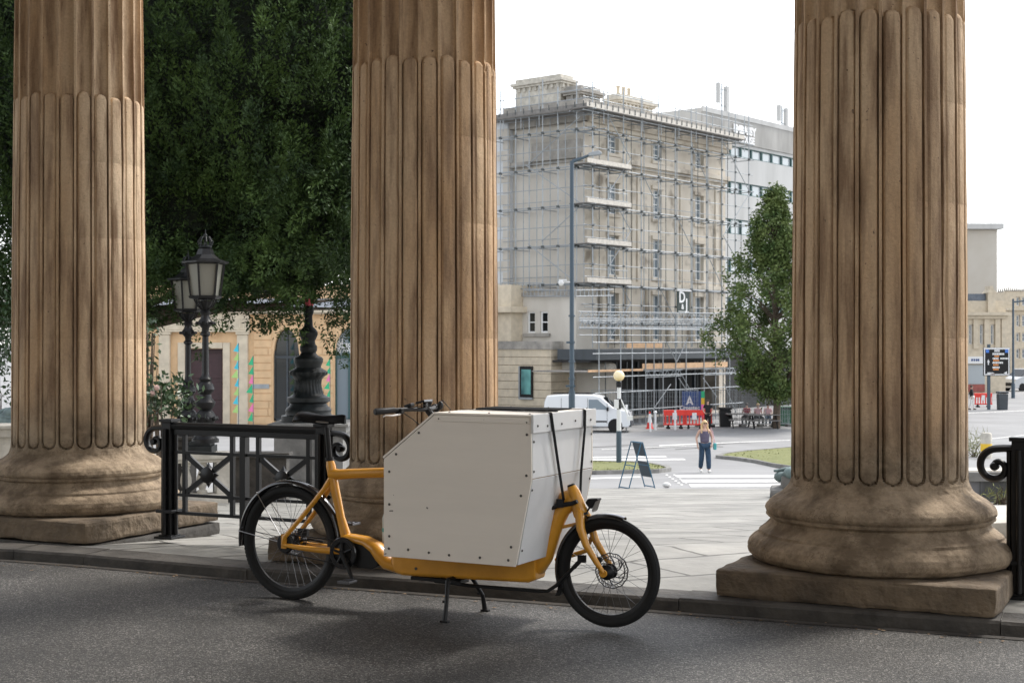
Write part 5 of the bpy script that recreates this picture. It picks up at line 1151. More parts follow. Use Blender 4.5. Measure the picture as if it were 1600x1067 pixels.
# fountain figure right of the bike
q = gpt(1232, 777); t = thing('fountain_plinth', 'pale stepped stone plinth under the bronze figure left of the nearest column', 'plinth', tuple(q), R_(-12)); u_ = q.y/FPX
mb = MB(); rough_block(mb, Vector((.22, .2, .05)), (1.05, .9, .22), 0, 5, .03, 4, .04); mb.build('step', M['greystone'], t, smooth=True, angle=60)
mb = MB(); rough_block(mb, Vector((.30, .2, .26)), (.86, .7, .24), 0, 5, .03, 6, .04); mb.build('block', M['greystone'], t, smooth=True, angle=60)
statue('weathered blue green bronze figure half hidden left of the nearest column', (q.x+.50, q.y+.1, q.z+.40), R_(-78), 1.35, REC)
statue('pale blue green bronze figure at the far left edge', (X_(-22, 19.6), 19.6, Z_(664, 19.6)+.02), R_(100), 1.15, REC)
# ================================================================ right middle distance
q0, q1 = gpt(1500, 784), gpt(1640, 784)
t = thing('low_wall', 'low grey stone wall with pale coping behind the right railing scroll', 'wall', (q0.x, q0.y, q0.z-.1), 0); Lw = q1.x-q0.x+6; hw_ = Z_(752, q0.y)-q0.z+.1; ht_ = Z_(737, q0.y)-q0.z+.1
mb = MB(); mb.box(-.6, Lw, 0, .45, 0, hw_); mb.build('body', flag_mat('grey_wall_blocks', (.20, .20, .21), (.17, .17, .18), (.09, .09, .09), 1.0, .62, .9, 0, .012, .02, .85, .3, .4), t)
mb = MB(); mb.box(-.65, Lw, -.05, .62, hw_, ht_); mb.build('coping', M['greystone'], t, bevel=.015)
mb = MB(); mb.box(-.65, Lw, .03, .60, ht_, ht_+.012); mb.build('coping_top', M['whitestone'], t)
q = gpt(1598, 845); t = thing('stone_step', 'worn pale stone block on the paving at the right edge', 'step', (q.x+.25, q.y+1.0, q.z)); mb = MB(); rough_block(mb, Vector((0, 0, .03)), (.7, 1.2, .14), 0, 5, .01, 2, .02); mb.build('slab', M['whitestone'], t, smooth=True)
def bollard(px, py, h, r, label, band=None, m='whitestone'):
    q = gpt(px, py); t = thing('bollard', label, 'bollard', tuple(q)); mb = MB(); mb.lathe([(r*1.05, 0), (r, .05), (r, h*.93), (r*.8, h), (0, h)], 16); mb.build('post', M[m], t, smooth=True, angle=40)
    if band: mb = MB(); mb.lathe([(r+.004, h*band[0]), (r+.006, h*band[0]+.01), (r+.006, h*band[1]-.01), (r+.004, h*band[1])], 16, open_=True); mb.build('band', M['yellow'], t, smooth=True)
bollard(1541, 716, 40*gpt(1541, 716).y/FPX, 8.5*gpt(1541, 716).y/FPX, 'stout white bollard with yellow band beyond the low wall', (.28, .58))
for px, py, h_, lb in ((979, 673, 40, 'slim white post at the front of the white van'), (1024, 672, 28, 'slim white post just right of the traffic cone'), (1055, 671.5, 30, 'slim white post in front of the red barrier'), (1016, 674, 26, 'slim white post touching the traffic cone')):
    q = gpt(px, py); u_ = q.y/FPX; t = thing('marker_post', lb, 'post', tuple(q), 0, 'slim white posts along the verge')
    mb = MB(); mb.cyl((0, 0, 0), (0, 0, h_*u_), .055, 10); mb.sphere((0, 0, h_*u_), (.10, .10, .08), 10, 6) if h_ == 28 else mb.cbox((0, 0, h_*u_), (.12, .12, .05)); mb.build('post', M['conewhite'], t)
# A-board
q = gpt(995, 762.5); u_ = q.y/FPX; t = thing('a_board', 'blue framed folding sign board standing on the paving before the zebra crossing', 'a board', (q.x, q.y, q.z), R_(-62)); h_ = 72*u_; wv = .40
for s_ in (-1, 1):
    mb = MB(); yb = s_*.34
    for x in (-wv/2, wv/2): mb.tube([(x, yb, 0), (x, s_*.02, h_)], .014, 6)
    mb.tube([(-wv/2, yb*.97, .03), (wv/2, yb*.97, .03)], .014, 6); mb.tube([(-wv/2, s_*.02, h_), (wv/2, s_*.02, h_)], .014, 6); mb.tube([(-wv/2, yb*.50, h_*.5), (wv/2, yb*.50, h_*.5)], .012, 6)
    fo = mb.build('frame', M['bluepaint'], t)
mb = MB(); mb.add([(-wv/2, .12, h_*.70), (wv/2, .12, h_*.70), (wv/2, .035, h_*.98), (-wv/2, .035, h_*.98), (-wv/2, .10, h_*.70), (wv/2, .10, h_*.70), (wv/2, .015, h_*.98), (-wv/2, .015, h_*.98)], [(0,1,2,3), (7,6,5,4), (0,1,5,4), (1,2,6,5), (2,3,7,6), (3,0,4,7)]); mb.build('upper_board', M['chalk'], t)
mb = MB(); mb.add([(-wv/2, .27, h_*.24), (wv/2, .27, h_*.24), (wv/2, .16, h_*.58), (-wv/2, .16, h_*.58), (-wv/2, .25, h_*.24), (wv/2, .25, h_*.24), (wv/2, .14, h_*.58), (-wv/2, .14, h_*.58)], [(0,1,2,3), (7,6,5,4), (0,1,5,4), (1,2,6,5), (2,3,7,6), (3,0,4,7)]); mb.build('lower_board', M['chalk'], t)
mb = MB(); mb.sphere((0.05, .42, .05), (.13, .08, .06), 10, 6); bag = mb.build('white_bag', M['whitecloth'], None, smooth=True); bag.location = (q.x+.28, q.y+.05, q.z); bag.rotation_euler = (0, 0, R_(-62)); tag(bag, 'small white sack weighing the foot of the folding sign', 'bag')
# crossing beacon
q = gpt(967, 727); u_ = q.y/FPX; t = thing('crossing_beacon', 'striped pole with pale amber globe on the grass island', 'beacon', tuple(q)); zt = 135*u_
bands = [(0, 58, 'post'), (58, 74, 'conewhite'), (74, 82, 'conewhite'), (82, 94, 'black'), (94, 108, 'conewhite'), (108, 122, 'black')]
bands = [(0, 54, 'post', 4.2), (54, 82, 'conewhite', 3.6), (82, 88, 'conewhite', 3.4), (88, 104, 'black', 3.6), (104, 122, 'conewhite', 3.0), (122, 130, 'black', 4.4)]
for a, b, m_, r_ in bands: mb = MB(); mb.cyl((0, 0, a*u_), (0, 0, b*u_), r_*u_, 14); mb.build('pole_band', M[m_], t, smooth=True)
mb = MB(); mb.sphere((0, 0, 140*u_), 8.6*u_, 24, 16); mb.build('globe', None or mat('amber_globe', (0.95, 0.72, 0.36), .4, col2=(0.95, 0.86, 0.66), vscale=2.2), t, smooth=True)
mb = MB(); mb.tube([(3*u_, 0, 103*u_), (14*u_, 0, 78*u_)], .03, 8); mb.cbox((17*u_, 0, 74*u_), (9*u_, .1, 7*u_)); mb.cbox((-4*u_, -.05, 96*u_), (7*u_, .12, 14*u_)); mb.build('side_lamp_arm', M['conewhite'], t)
# tall street light
YL = 50.0; q = Vector((X_(893.5, YL), YL, gz(YL))); t = thing('street_light', 'tall blue grey street light pole with angled arm before the scaffolding', 'street light', tuple(q)); zt = Z_(252, YL)-q.z; u_ = YL/FPX
mb = MB(); mb.cyl((0, 0, 0), (0, 0, 2.6), .115, 14); mb.cyl((0, 0, 2.6), (0, 0, zt), .085, 14, .072)
for z in (3.0, 3.6, 5.2): mb.cyl((0, 0, z), (0, 0, z+.06), .12, 14)
mb.build('pole', M['post'], t, smooth=True, angle=40)
mb = MB(); mb.tube([(0, 0, zt-.08), (.05, 0, zt), (18*u_, 0, zt+.12), (28*u_, 0, zt+.22)], [.075, .07, .05, .045], 8); mb.build('arm', M['post'], t, smooth=True)
mb = MB(); mb.prism([(26*u_, zt+.16), (26*u_, zt+.28), (42*u_, zt+.36), (47*u_, zt+.28), (46*u_, zt+.22)], -.14, .14); mb.build('lamp_head', M['galv'], t, bevel=.02)
zc_ = Z_(441, YL)-q.z; mb = MB(); mb.tube([(0, 0, zc_), (-.30, -.1, zc_+.01)], .03, 8); mb.sphere((-.38, -.12, zc_-.02), (.10, .10, .12), 12, 8); mb.cbox((-.32, -.1, zc_+.07), (.28, .16, .05)); mb.build('camera', M['conewhite'], t, smooth=True)
mb = MB(); mb.cbox((-.05, -.10, Z_(535, YL)-q.z), (.30, .05, .07)); mb.cbox((-.05, -.10, Z_(603, YL)-q.z), (.34, .05, .08)); mb.build('bracket', M['post'], t)
# small lamp post at far right
q = gpt(1583, 622); u_ = q.y/FPX; t = thing('street_light', 'thin dark lamp post at the right edge beyond the direction sign', 'street light', tuple(q)); mb = MB(); mb.cyl((0, 0, 0), (0, 0, 155*u_), .10, 10, .08); mb.cyl((0, 0, 0), (0, 0, 1.2), .15, 10); mb.build('pole', M['post'], t, smooth=True); mb = MB(); mb.tube([(0, 0, 150*u_), (1.0, 0, 152*u_)], .07, 6); mb.build('arm', M['post'], t)

def vehicle(label, loc, rz, prof, W, glassp, paint, wheels, cat, name, wr=.32, front_glass=None, extras=None):
    t = thing(name, label, cat, loc, rz)
    mb = MB(); n = len(prof); vs = []
    for (y, ins) in ((-W/2, .10), (-W/2+.10, 0), (W/2-.10, 0), (W/2, .10)):
        for (x, z) in prof:
            cx_, cz_ = sum(p[0] for p in prof)/n, .9; k_ = ins if z > .7 else ins*.3
            vs.append((x+(cx_-x)*k_*.25, y, z-(k_*.35 if z > 1.1 else 0)))
    fs = [(i*n+j, i*n+(j+1) % n, (i+1)*n+(j+1) % n, (i+1)*n+j) for i in range(3) for j in range(n)]+[tuple(range(n)), tuple(3*n+j for j in reversed(range(n)))]
    mb.add(vs, fs); body = mb.build('body', M[paint], t, smooth=True, angle=30, bevel=.03)
    for poly in glassp:
        for s_ in (-1, 1):
            mb = MB(); mb.prism(poly, s_*(W/2-.035), s_*(W/2+.006)); mb.build('side_window', M['glass'], body)
    if front_glass: mb = MB(); mb.add(front_glass, [(0,1,2,3)]); mb.build('windscreen', M['darkglass'], body)
    for x in wheels:
        for s_ in (-1, 1):
            T = Matrix.Translation((x, s_*(W/2-.09), wr)) @ Matrix.Rotation(PI/2, 4, 'X'); mb = MB(); mb.lathe([(wr*.62, -.10), (wr*.93, -.11), (wr, -.07), (wr, .07), (wr*.93, .11), (wr*.62, .10)], 24, T=T); wo = mb.build('wheel', M['tyre'], t, smooth=True)
            mb = MB(); mb.lathe([(0, -.095), (wr*.5, -.10), (wr*.62, -.09), (wr*.62, .09), (wr*.5, .10), (0, .095)], 18, T=T); mb.build('rim', M['galv'], wo, smooth=True)
            mb = MB(); mb.lathe([(0, -.05), (wr*1.16, -.05), (wr*1.16, .05), (0, .05)], 24, T=Matrix.Translation((x, s_*(W/2-.048), wr+.02)) @ Matrix.Rotation(PI/2, 4, 'X')); mb.build('wheel_arch', M['black'], t)
    return t, body
q = gpt(983, 675); vz = q.z
vp = [(-2.2, .32), (-2.24, .9), (-2.18, 1.55), (-2.05, 1.86), (-1.0, 1.93), (.35, 1.91), (.75, 1.82), (1.35, 1.30), (2.05, 1.08), (2.22, .85), (2.25, .40), (2.15, .28)]
vt, vb = vehicle('white panel van parked before the scaffolding behind the bike box', (X_(918, 73.5)+.05, 73.8, -3.05), R_(-9), vp, 1.85, [[(.12, 1.18), (.12, 1.68), (.58, 1.68), (1.12, 1.22), (1.12, 1.16)]], 'vanwhite', (-1.45, 1.48), 'van', 'panel_van', front_glass=[(.86, -.75, 1.78), (1.42, -.78, 1.34), (1.42, .78, 1.34), (.86, .75, 1.78)])
mb = MB(); mb.box(-1.1, 1.05, -.940, -.928, .52, .60); mb.build('side_rub_strip', M['black'], vt)
mb = MB(); mb.box(1.06, 1.075, -.934, -.927, .45, 1.62); mb.box(.06, .075, -.934, -.927, .42, 1.75); mb.box(-1.30, -1.285, -.934, -.927, .42, 1.75); mb.build('door_gap', M['black'], vt)
mb = MB(); mb.cbox((1.10, -1.02, 1.20), (.10, .16, .20)); mb.build('wing_mirror', M['black'], vt, bevel=.03)
mb = MB(); mb.cbox((2.10, -.70, .92), (.24, .30, .20)); mb.cbox((2.10, .70, .92), (.24, .30, .20)); mb.build('headlight', M['steel'], vt, bevel=.04)
mb = MB(); mb.box(2.12, 2.30, -.85, .85, .30, .62); mb.build('bumper', M['grey'], vt, bevel=.04)
mb = MB()
for y in (-.6, .6): mb.tube([(-1.9, y, 1.96), (.3, y, 1.96)], .02, 6)
mb.build('roof_rail', M['black'], vt)
q = gpt(1590, 611); vt2, vb2 = vehicle('silver van on the road at the right edge beyond the direction sign', (q.x+1.2, q.y+1, q.z), R_(205), [(-2.4, .3), (-2.4, 1.6), (-2.2, 2.1), (.6, 2.1), (1.3, 1.4), (2.3, 1.15), (2.45, .8), (2.4, .3)], 1.95, [[(.0, 1.3), (.0, 1.9), (.5, 1.9), (1.05, 1.35)]], 'silver', (-1.5, 1.5), 'van', 'delivery_van', wr=.34, front_glass=[(.72, -.8, 2.02), (1.40, -.85, 1.42), (1.40, .85, 1.42), (.72, .8, 2.02)])
mb = MB(); mb.box(2.41, 2.47, -.7, .7, .5, .8); mb.build('grille', M['black'], vt2)
# parked bicycles beside the van
def small_bike(px, py, label, rz):
    q = gpt(px, py); t = thing('bicycle', label, 'bicycle', tuple(q), rz, 'bicycles parked by the rusticated wall')
    for x in (-.52, .52):
        T = Matrix.Translation((x, 0, .35)) @ Matrix.Rotation(PI/2, 4, 'X'); mb = MB(); mb.tube([(math.cos(a*PI/16)*.33, math.sin(a*PI/16)*.33, 0) for a in range(32)], .018, 6, closed=True, T=T)
        for a in range(12): mb.tube([(0, 0, 0), (math.cos(a*PI/6)*.33, math.sin(a*PI/6)*.33, 0)], .003, 4, T=T, cap=False)
        mb.build('wheel', M['tyre'], t)
    mb = MB()
    for a, b in (((-.52, 0, .35), (-.08, 0, .30)), ((-.08, 0, .30), (-.2, 0, .85)), ((-.2, 0, .82), (.36, 0, .85)), ((-.08, 0, .30), (.38, 0, .78)), ((-.52, 0, .35), (-.2, 0, .78)), ((.36, 0, .95), (.52, 0, .35))): mb.tube([a, b], .018, 6)
    mb.build('frame', M['galv'], t); mb = MB(); mb.sphere((-.2, 0, .92), (.13, .06, .03), 10, 6); mb.build('saddle', M['black'], t)
    mb = MB(); mb.tube([(.30, -.25, 1.0), (.36, 0, .98), (.30, .25, 1.0)], .014, 6); mb.build('handlebar', M['black'], t)
small_bike(836, 670, 'left one of the parked bicycles against the rusticated wall', R_(18)); small_bike(851, 671, 'right one of the parked bicycles, nearest the rear of the white van', R_(-25))
# traffic cone
q = gpt(1016.5, 670.5); u_ = q.y/FPX; t = thing('traffic_cone', 'red and white traffic cone beside the slim white posts', 'traffic cone', (q.x, q.y+.5, q.z))
mb = MB(); mb.box(-.20, .20, -.20, .20, 0, .04); mb.lathe([(.17, .04), (.125, .33)], 18); mb.lathe([(.05, .80), (.03, .92), (0, .92)], 18); mb.build('cone_body', M['red'], t, smooth=True, angle=40)
mb = MB(); mb.lathe([(.125, .33), (.05, .80)], 18, open_=True); mb.build('reflective_sleeve', M['conewhite'], t, smooth=True)
# red water barriers
def barrier(px, py, w_, label, rz=0, grp='red plastic barriers'):
    q = gpt(px, py); t = thing('plastic_barrier', label, 'barrier', tuple(q), rz, grp)
    mb = MB(); mb.tube([(-w_/2, 0, .22), (-w_/2, 0, .95), (w_/2, 0, .95), (w_/2, 0, .22)], .055, 8, closed=True); n = int(w_/.17)
    mb.box(-w_/2, w_/2, -.04, .04, .70, .95)
    for i in range(n): x = -w_/2+(i+.5)*w_/n; mb.box(x-.035, x+.035, -.03, .03, .20, .72)
    mb.build('panel', M['red'], t, bevel=.01)
    mb = MB()
    for x in (-w_*.3, w_*.3): mb.box(x-.06, x+.06, -.28, .28, 0, .10); mb.box(x-.05, x+.05, -.05, .05, .08, .22)
    mb.build('feet', M['blackcloth'], t)
    mb = MB(); mb.box(-.12, .12, -.065, -.05, .48, .85); mb.build('reflector', M['conewhite'], t)
barrier(1054, 669.5, 1.15, 'left one of the joined red barriers under the navy banner', R_(4)); barrier(1085, 669.5, 1.05, 'middle one of the joined red barriers under the navy banner', R_(-6)); barrier(1106, 667.5, .75, 'right one of the joined red barriers behind the person in black', R_(50))
barrier(1536, 636, 1.25, 'faded red barrier on the far pavement beneath the direction sign', R_(0), 'far red barrier')
def bin_(px, py, w_, h_, label, m, name='litter_bin', cat='bin'):
    q = gpt(px, py); t = thing(name, label, cat, tuple(q)); mb = MB(); mb.prism([(-w_/2*.9, 0), (w_/2*.9, 0), (w_/2, h_*.86), (-w_/2, h_*.86)], -w_*.4, w_*.4); mb.build('body', M[m], t, bevel=.03)
    mb = MB(); mb.box(-w_/2-.03, w_/2+.03, -w_*.45, w_*.45, h_*.88, h_); mb.build('lid', M[m], t, bevel=.04); mb = MB(); mb.box(-w_*.28, w_*.28, -w_*.462, -w_*.44, h_*.90, h_*.96); mb.build('slot', M['dark'], t)
bin_(1133, 666.5, .62, 1.05, 'black litter bin at the left end of the benches', 'black'); bin_(1227, 664.5, .75, 1.05, 'green wheeled bin right of the tree trunk', 'green', 'wheelie_bin', 'wheelie bin'); bin_(1566, 640, .65, 1.25, 'dark square litter bin below the direction sign', 'grey')
# benches
for px, py, L_, lb in ((1158, 667.5, 2.0, 'long wooden bench beside the black litter bin'), (1192, 669, 2.2, 'dark bench and table beside the tree trunk where people sit')):
    q = gpt(px, py); t = thing('picnic_bench', lb, 'bench', tuple(q), R_(2)); L_ *= .8; mb = MB(); mb.box(-L_/2, L_/2, -.35, .35, .70, .75); mb.build('table_top', M['boarddark'], t)
    for s_ in (-1, 1): mb = MB(); mb.box(-L_/2, L_/2, s_*.7-.13, s_*.7+.13, .42, .46); mb.build('seat', M['boarddark'], t)
    for x in (-L_*.36, L_*.36):
        mb = MB(); mb.tube([(x, -.8, 0), (x, -.2, .70)], .04, 4); mb.tube([(x, .8, 0), (x, .2, .70)], .04, 4); mb.box(x-.03, x+.03, -.8, .8, .36, .42); mb.build('leg', M['black'], t)
# site fence panels
def site_fence(px, py, w_, label, rz=0):
    q = gpt(px, py); t = thing('site_fence_panel', label, 'fence', tuple(q), rz, 'grey mesh fence panels round the works'); mb = MB(); mb.tube([(-w_/2, 0, .15), (-w_/2, 0, 2.0), (w_/2, 0, 2.0), (w_/2, 0, .15)], .024, 6, closed=True); mb.tube([(0, 0, .15), (0, 0, 2.0)], .016, 6)
    mb.build('frame', M['galv'], t); mb = MB(); n = int(w_/.13)
    for i in range(n): x = -w_/2+(i+.5)*w_/n; mb.box(x-.007, x+.007, -.005, .005, .15, 2.0)
    for i in range(8): z = .2+i*.24; mb.box(-w_/2, w_/2, -.003, .003, z-.004, z+.004)
    mb.build('mesh_infill', M['mesh'], t)
    mb = MB()
    for x in (-w_/2, w_/2): mb.box(x-.12, x+.12, -.3, .3, 0, .13)
    mb.build('feet', M['greystone'], t)
for i, (px, w_, rz, lb) in enumerate(((951, 2.0, 20, 'mesh fence panel between the van and the beacon pole'), (1000, 2.2, -10, 'mesh fence panel behind the traffic cone'), (1062, 2.0, 0, 'mesh fence panel carrying the navy banner'), (1150, 2.6, 0, 'mesh fence panel behind the long wooden bench'), (1196, 2.6, 6, 'mesh fence panel behind the seated people'), (1250, 2.6, 0, 'mesh fence panel right of the street tree'))):
    site_fence(px, 666.5, w_, lb, R_(rz))
# navy banner
q = gpt(1082, 666); u_ = q.y/FPX; t = thing('site_banner', 'navy banner with white peaked emblem and coloured edge above the red barriers', 'banner', (q.x, q.y-.12, q.z), 0); x0, x1, z0, z1 = -17*u_, 18.5*u_, 14*u_, 55*u_
mb = MB(); mb.box(x0, 13*u_, 0, .02, z0, z1); mb.build('cloth', M['navy'], t)
mb = MB()
for i, (a, b) in enumerate(((.74, 1), (.5, .74), (0, .5))): mb.cur = i; mb.box(13*u_, x1, 0, .02, z0+(z1-z0)*a, z0+(z1-z0)*b)
mb.build('coloured_edge', [M['bgreen'], M['yellow'], M['bpink']], t)
mb = MB(); ex = -6*u_
for pts in ([(-6, 34), (0, 49), (0, 43), (-3, 34)], [(0, 49), (6, 34), (3, 34), (0, 43)], [(-1.6, 39), (1.6, 39), (2.6, 35.5), (0, 37.5), (-2.6, 35.5)]): mb.prism([(a*u_+ex+1*u_, b*u_) for a, b in pts], -.012, -.002)
mb.build('emblem', M['conewhite'], t)
text_mesh('lettering', 'Crosstec', .30, M['conewhite'], t, .01, T=Matrix.Translation((-5*u_, -.012, 26.5*u_)) @ Matrix.Rotation(PI/2, 4, 'X'), bold=.01)
# direction sign
q = gpt(1545, 640); u_ = q.y/FPX; t = thing('direction_sign', 'black road direction sign with white border on the far pavement at right', 'road sign', tuple(q), 0)
mb = MB(); mb.box(-1.2*u_-.05, -1.2*u_+.14, -.07, .07, 0, 102*u_); mb.build('post', M['post'], t)
cx_ = 11*u_; hwid = 21*u_; z0, z1 = 53*u_, 97*u_
mb = MB(); mb.box(cx_-hwid, cx_+hwid, -.16, -.09, z0, z1); mb.build('panel', M['black'], t, bevel=.02)
mb = MB(); b_ = .05
for (a, b, c, d) in ((cx_-hwid+.03, cx_+hwid-.03, z1-.12, z1-.02), (cx_-hwid+.05, cx_+hwid-.05, z0+.05, z0+.12), (cx_-hwid+.05, cx_-hwid+.12, z0+.12, z1-.12), (cx_+hwid-.12, cx_+hwid-.05, z0+.12, z1-.12)): mb.box(a, b, -.172, -.162, c, d)
mb.build('border', M['conewhite'], t)
wr_ = MB(); og = 'og'
for (mbx, x0, x1, yy, hh) in ((wr_, 8, 16, 92, 3.5), (wr_, 5, 24, 87, 3.2), (og, 8, 15, 83.5, 2.2), (wr_, 5, 15, 80, 2.6), (wr_, 17, 30, 80, 2.6), (og, 6, 15, 77, 2.4), (wr_, 5, 22, 73.5, 2.8), (og, 6, 14, 70, 2.4), (wr_, 5, 16, 66, 2.8), (og, 6, 15, 63, 2.4), (wr_, -3, 7, 57, 2.6), (og, 2, 8, 54.5+1, 1.6)):
    x = x0; mq = MB()
    while x < x1-.6:
        l_ = random.uniform(1.2, 2.4); mq.box(x*u_-.02, min(x+l_, x1)*u_-.02, -.172, -.162, (yy-hh/2)*u_, (yy+hh/2)*u_); x += l_+.5
    mq.build('legend_line', M['orangelight'] if mbx == 'og' else M['conewhite'], t)
wr_.prism([(-4*u_, 74*u_), (-2*u_, 79*u_), (0, 74*u_), (-1.2*u_, 74*u_), (-1.2*u_, 70*u_), (-2.8*u_, 70*u_), (-2.8*u_, 74*u_)], -.172, -.162); wr_.build('arrow', M['conewhite'], t); wr_ = MB(); wr_.prism([(22*u_, 57.6*u_), (27*u_, 60*u_), (27*u_, 54.5*u_)], -.172, -.162)
wr_.build('arrow', M['conewhite'], t)
mb = MB(); mb.box(-6*u_, -1*u_, -.172, -.162, 89*u_, 94*u_); mb.box(24*u_, 29*u_, -.172, -.162, 89*u_, 94*u_); mb.build('blue_symbol', mat('blue_sign_symbol', (.05, .18, .6), .5), t)
# ================================================================ buildings
def facade(mb, T, u0, u1, z0, z1, ops, dep):
    """wall face with real recessed openings; local frame (u, depth inward, z)"""
    us = sorted(set([u0, u1]+[o_[0] for o_ in ops]+[o_[1] for o_ in ops])); zs = sorted(set([z0, z1]+[o_[2] for o_ in ops]+[o_[3] for o_ in ops]))
    for a, b in zip(us, us[1:]):
        for c, d in zip(zs, zs[1:]):
            mu, mz = (a+b)/2, (c+d)/2
            if any(o_[0] < mu < o_[1] and o_[2] < mz < o_[3] for o_ in ops): continue
            mb.add([(a, 0, c), (b, 0, c), (b, 0, d), (a, 0, d)], [(0,1,2,3)], T)
    for (a, b, c, d) in ops:
        mb.add([(a, 0, c), (b, 0, c), (b, dep, c), (a, dep, c), (a, 0, d), (b, 0, d), (b, dep, d), (a, dep, d)], [(0,1,2,3), (4,5,6,7), (0,3,7,4), (1,2,6,5)], T)
def window(parent, T, a, b, c, d, dep, fm='white', gm='glass', bars=(1, 1), fw=.06):
    mb = MB(); y0, y1 = dep-.08, dep-.02
    mb.box(a, a+fw, y0, y1, c, d, T); mb.box(b-fw, b, y0, y1, c, d, T); mb.box(a+fw, b-fw, y0, y1, c, c+fw, T); mb.box(a+fw, b-fw, y0, y1, d-fw, d, T)
    for i in range(bars[1]): z = c+(d-c)*(i+1)/(bars[1]+1); mb.box(a+fw, b-fw, y0+.005, y1-.005, z-.03, z+.03, T)
    for i in range(bars[0]): x = a+(b-a)*(i+1)/(bars[0]+1); mb.box(x-.02, x+.02, y0+.01, y1-.01, c+fw, d-fw, T)
    w_ = mb.build('window', M[fm], parent); mb = MB(); mb.add([(a, dep-.04, c), (b, dep-.04, c), (b, dep-.04, d), (a, dep-.04, d)], [(0,1,2,3)], T); mb.build('pane', M[gm], w_); return w_
HC = Vector((4.1, 82.0, -3.05)); HA = math.atan2(.770, .638); HN = (.638, .770); HB = (-.770, .638)
def onA(px, py=500, off=0):
    k_ = (px-800)/FPX; bx = HC.x-HB[0]*off; by = HC.y-HB[1]*off; s_ = (k_*by-bx)/(HN[0]-k_*HN[1]); Y = by+HN[1]*s_; return s_, CAMH-(py-HY)/FPX*Y-HC.z
def onB(px, py=500, off=0):
    k_ = (px-800)/FPX; bx = HC.x-HN[0]*off; by = HC.y-HN[1]*off; s_ = (k_*by-bx)/(HB[0]-k_*HB[1]); Y = by+HB[1]*s_; return s_, CAMH-(py-HY)/FPX*Y-HC.z
I4 = Matrix.Identity(4)
TBf = Matrix(((0, 1, 0, 0), (1, 0, 0, 0), (0, 0, 1, 0), (0, 0, 0, 1)))       # (u,d,z)->(d,u,z) : face B
ht = thing('stone_hotel', 'tall beige stone building wrapped in scaffolding, centre right of the photo', 'building', tuple(HC), HA)
cols_ = [(2.45, 3.45), (7.15, 8.05), (11.95, 12.9)]; rows_ = [(4.75, 7.5), (8.58, 10.9), (12.2, 14.0), (15.78, 16.9)]
opsA = [(a, b, c, d) for a, b in cols_ for c, d in rows_]+[(.9, 14.9, .15, 3.5)]
mb = MB(); facade(mb, I4, 0, 15.7, 0, 18.0, opsA, .28); mb.add([(15.7, 0, 0), (15.7, 12, 0), (15.7, 12, 18), (15.7, 0, 18)], [(0,1,2,3)]); mb.add([(0, 0, 18), (15.7, 0, 18), (15.7, 12, 18), (0, 12, 18)], [(0,1,2,3)]); mb.build('front_wall', M['hotel'], ht)
mb = MB(); facade(mb, TBf, 0, 12, 0, 18.0, [], .28); mb.build('side_wall', M['hotelgrey'], ht)
for o_ in opsA[:-1]: window(ht, I4, *o_, .26, bars=(1, 3 if o_[3]-o_[2] > 1.5 else 2))
mb = MB(); mb.add([(.9, 1.4, .15), (14.9, 1.4, .15), (14.9, 1.4, 3.5), (.9, 1.4, 3.5)], [(0,1,2,3)]); mb.build('shopfront', M['dark'], ht)  # flat black sheet, the shop's shade painted on
mb = MB()
for x in (2.6, 4.6, 6.9, 9.2, 11.6, 13.4): mb.box(x-.08, x+.08, .9, 1.1, .15, 3.5)
mb.box(.9, 14.9, .9, 1.1, 2.5, 2.62); mb.build('shopfront_frame', M['grey'], ht)
tr = MB()
for x0, x1, dd in ((-.12, 15.8, .12),):
    tr.box(x0, x1, -.14, -.002, 15.05, 15.22); tr.box(x0-.08, x1, -.34, -.002, 15.222, 15.50); tr.box(x0, x1, -.16, -.002, 8.0, 8.25); tr.box(x0, x1, -.10, -.002, 14.72, 14.85)
    tr.box(x0-.2, x1, -.45, -.002, 17.3, 17.75); tr.box(x0, x1, -.22, -.002, 17.05, 17.298)
for x in (1.0, 5.0, 5.55, 9.75, 10.3, 14.5, 15.2): tr.box(x-.16, x+.16, -.09, -.002, 8.252, 14.718)
for x in (1.6, 4.3, 6.4, 8.8, 11.2, 13.7): tr.cyl((x, -.12, 4.6), (x, -.12, 7.9), .15, 12)
for (a, b) in cols_:
    for (c, d) in rows_: tr.box(a-.18, b+.18, -.12, -.002, c-.2, c-.02); tr.box(a-.14, a-.02, -.06, -.002, c, d); tr.box(b+.02, b+.14, -.06, -.002, c, d); tr.box(a-.2, b+.2, -.14 if d < 14.5 else -.07, -.002, d+.02, d+.26)
tr.build('stone_trim', M['hotel'], ht, bevel=.01)
mb = MB(); mb.box(-.45, -.002, -.45, 5.2, 17.3, 17.75); mb.box(-.14, -.002, 0, 5.2, 15.05, 15.22); mb.box(-.30, -.002, 0, 3.6, 15.24, 16.32); mb.box(-.34, -.002, 3.7, 5.2, 15.0, 15.3); mb.build('sooty_string_course', M['soot'], ht, bevel=.01)
mb = MB(); mb.box(0, 15.7, 0, .4, 18.0, 18.7); mb.box(0, .4, .4, 6, 18.0, 18.7); mb.build('parapet', M['soot'], ht, bevel=.02)
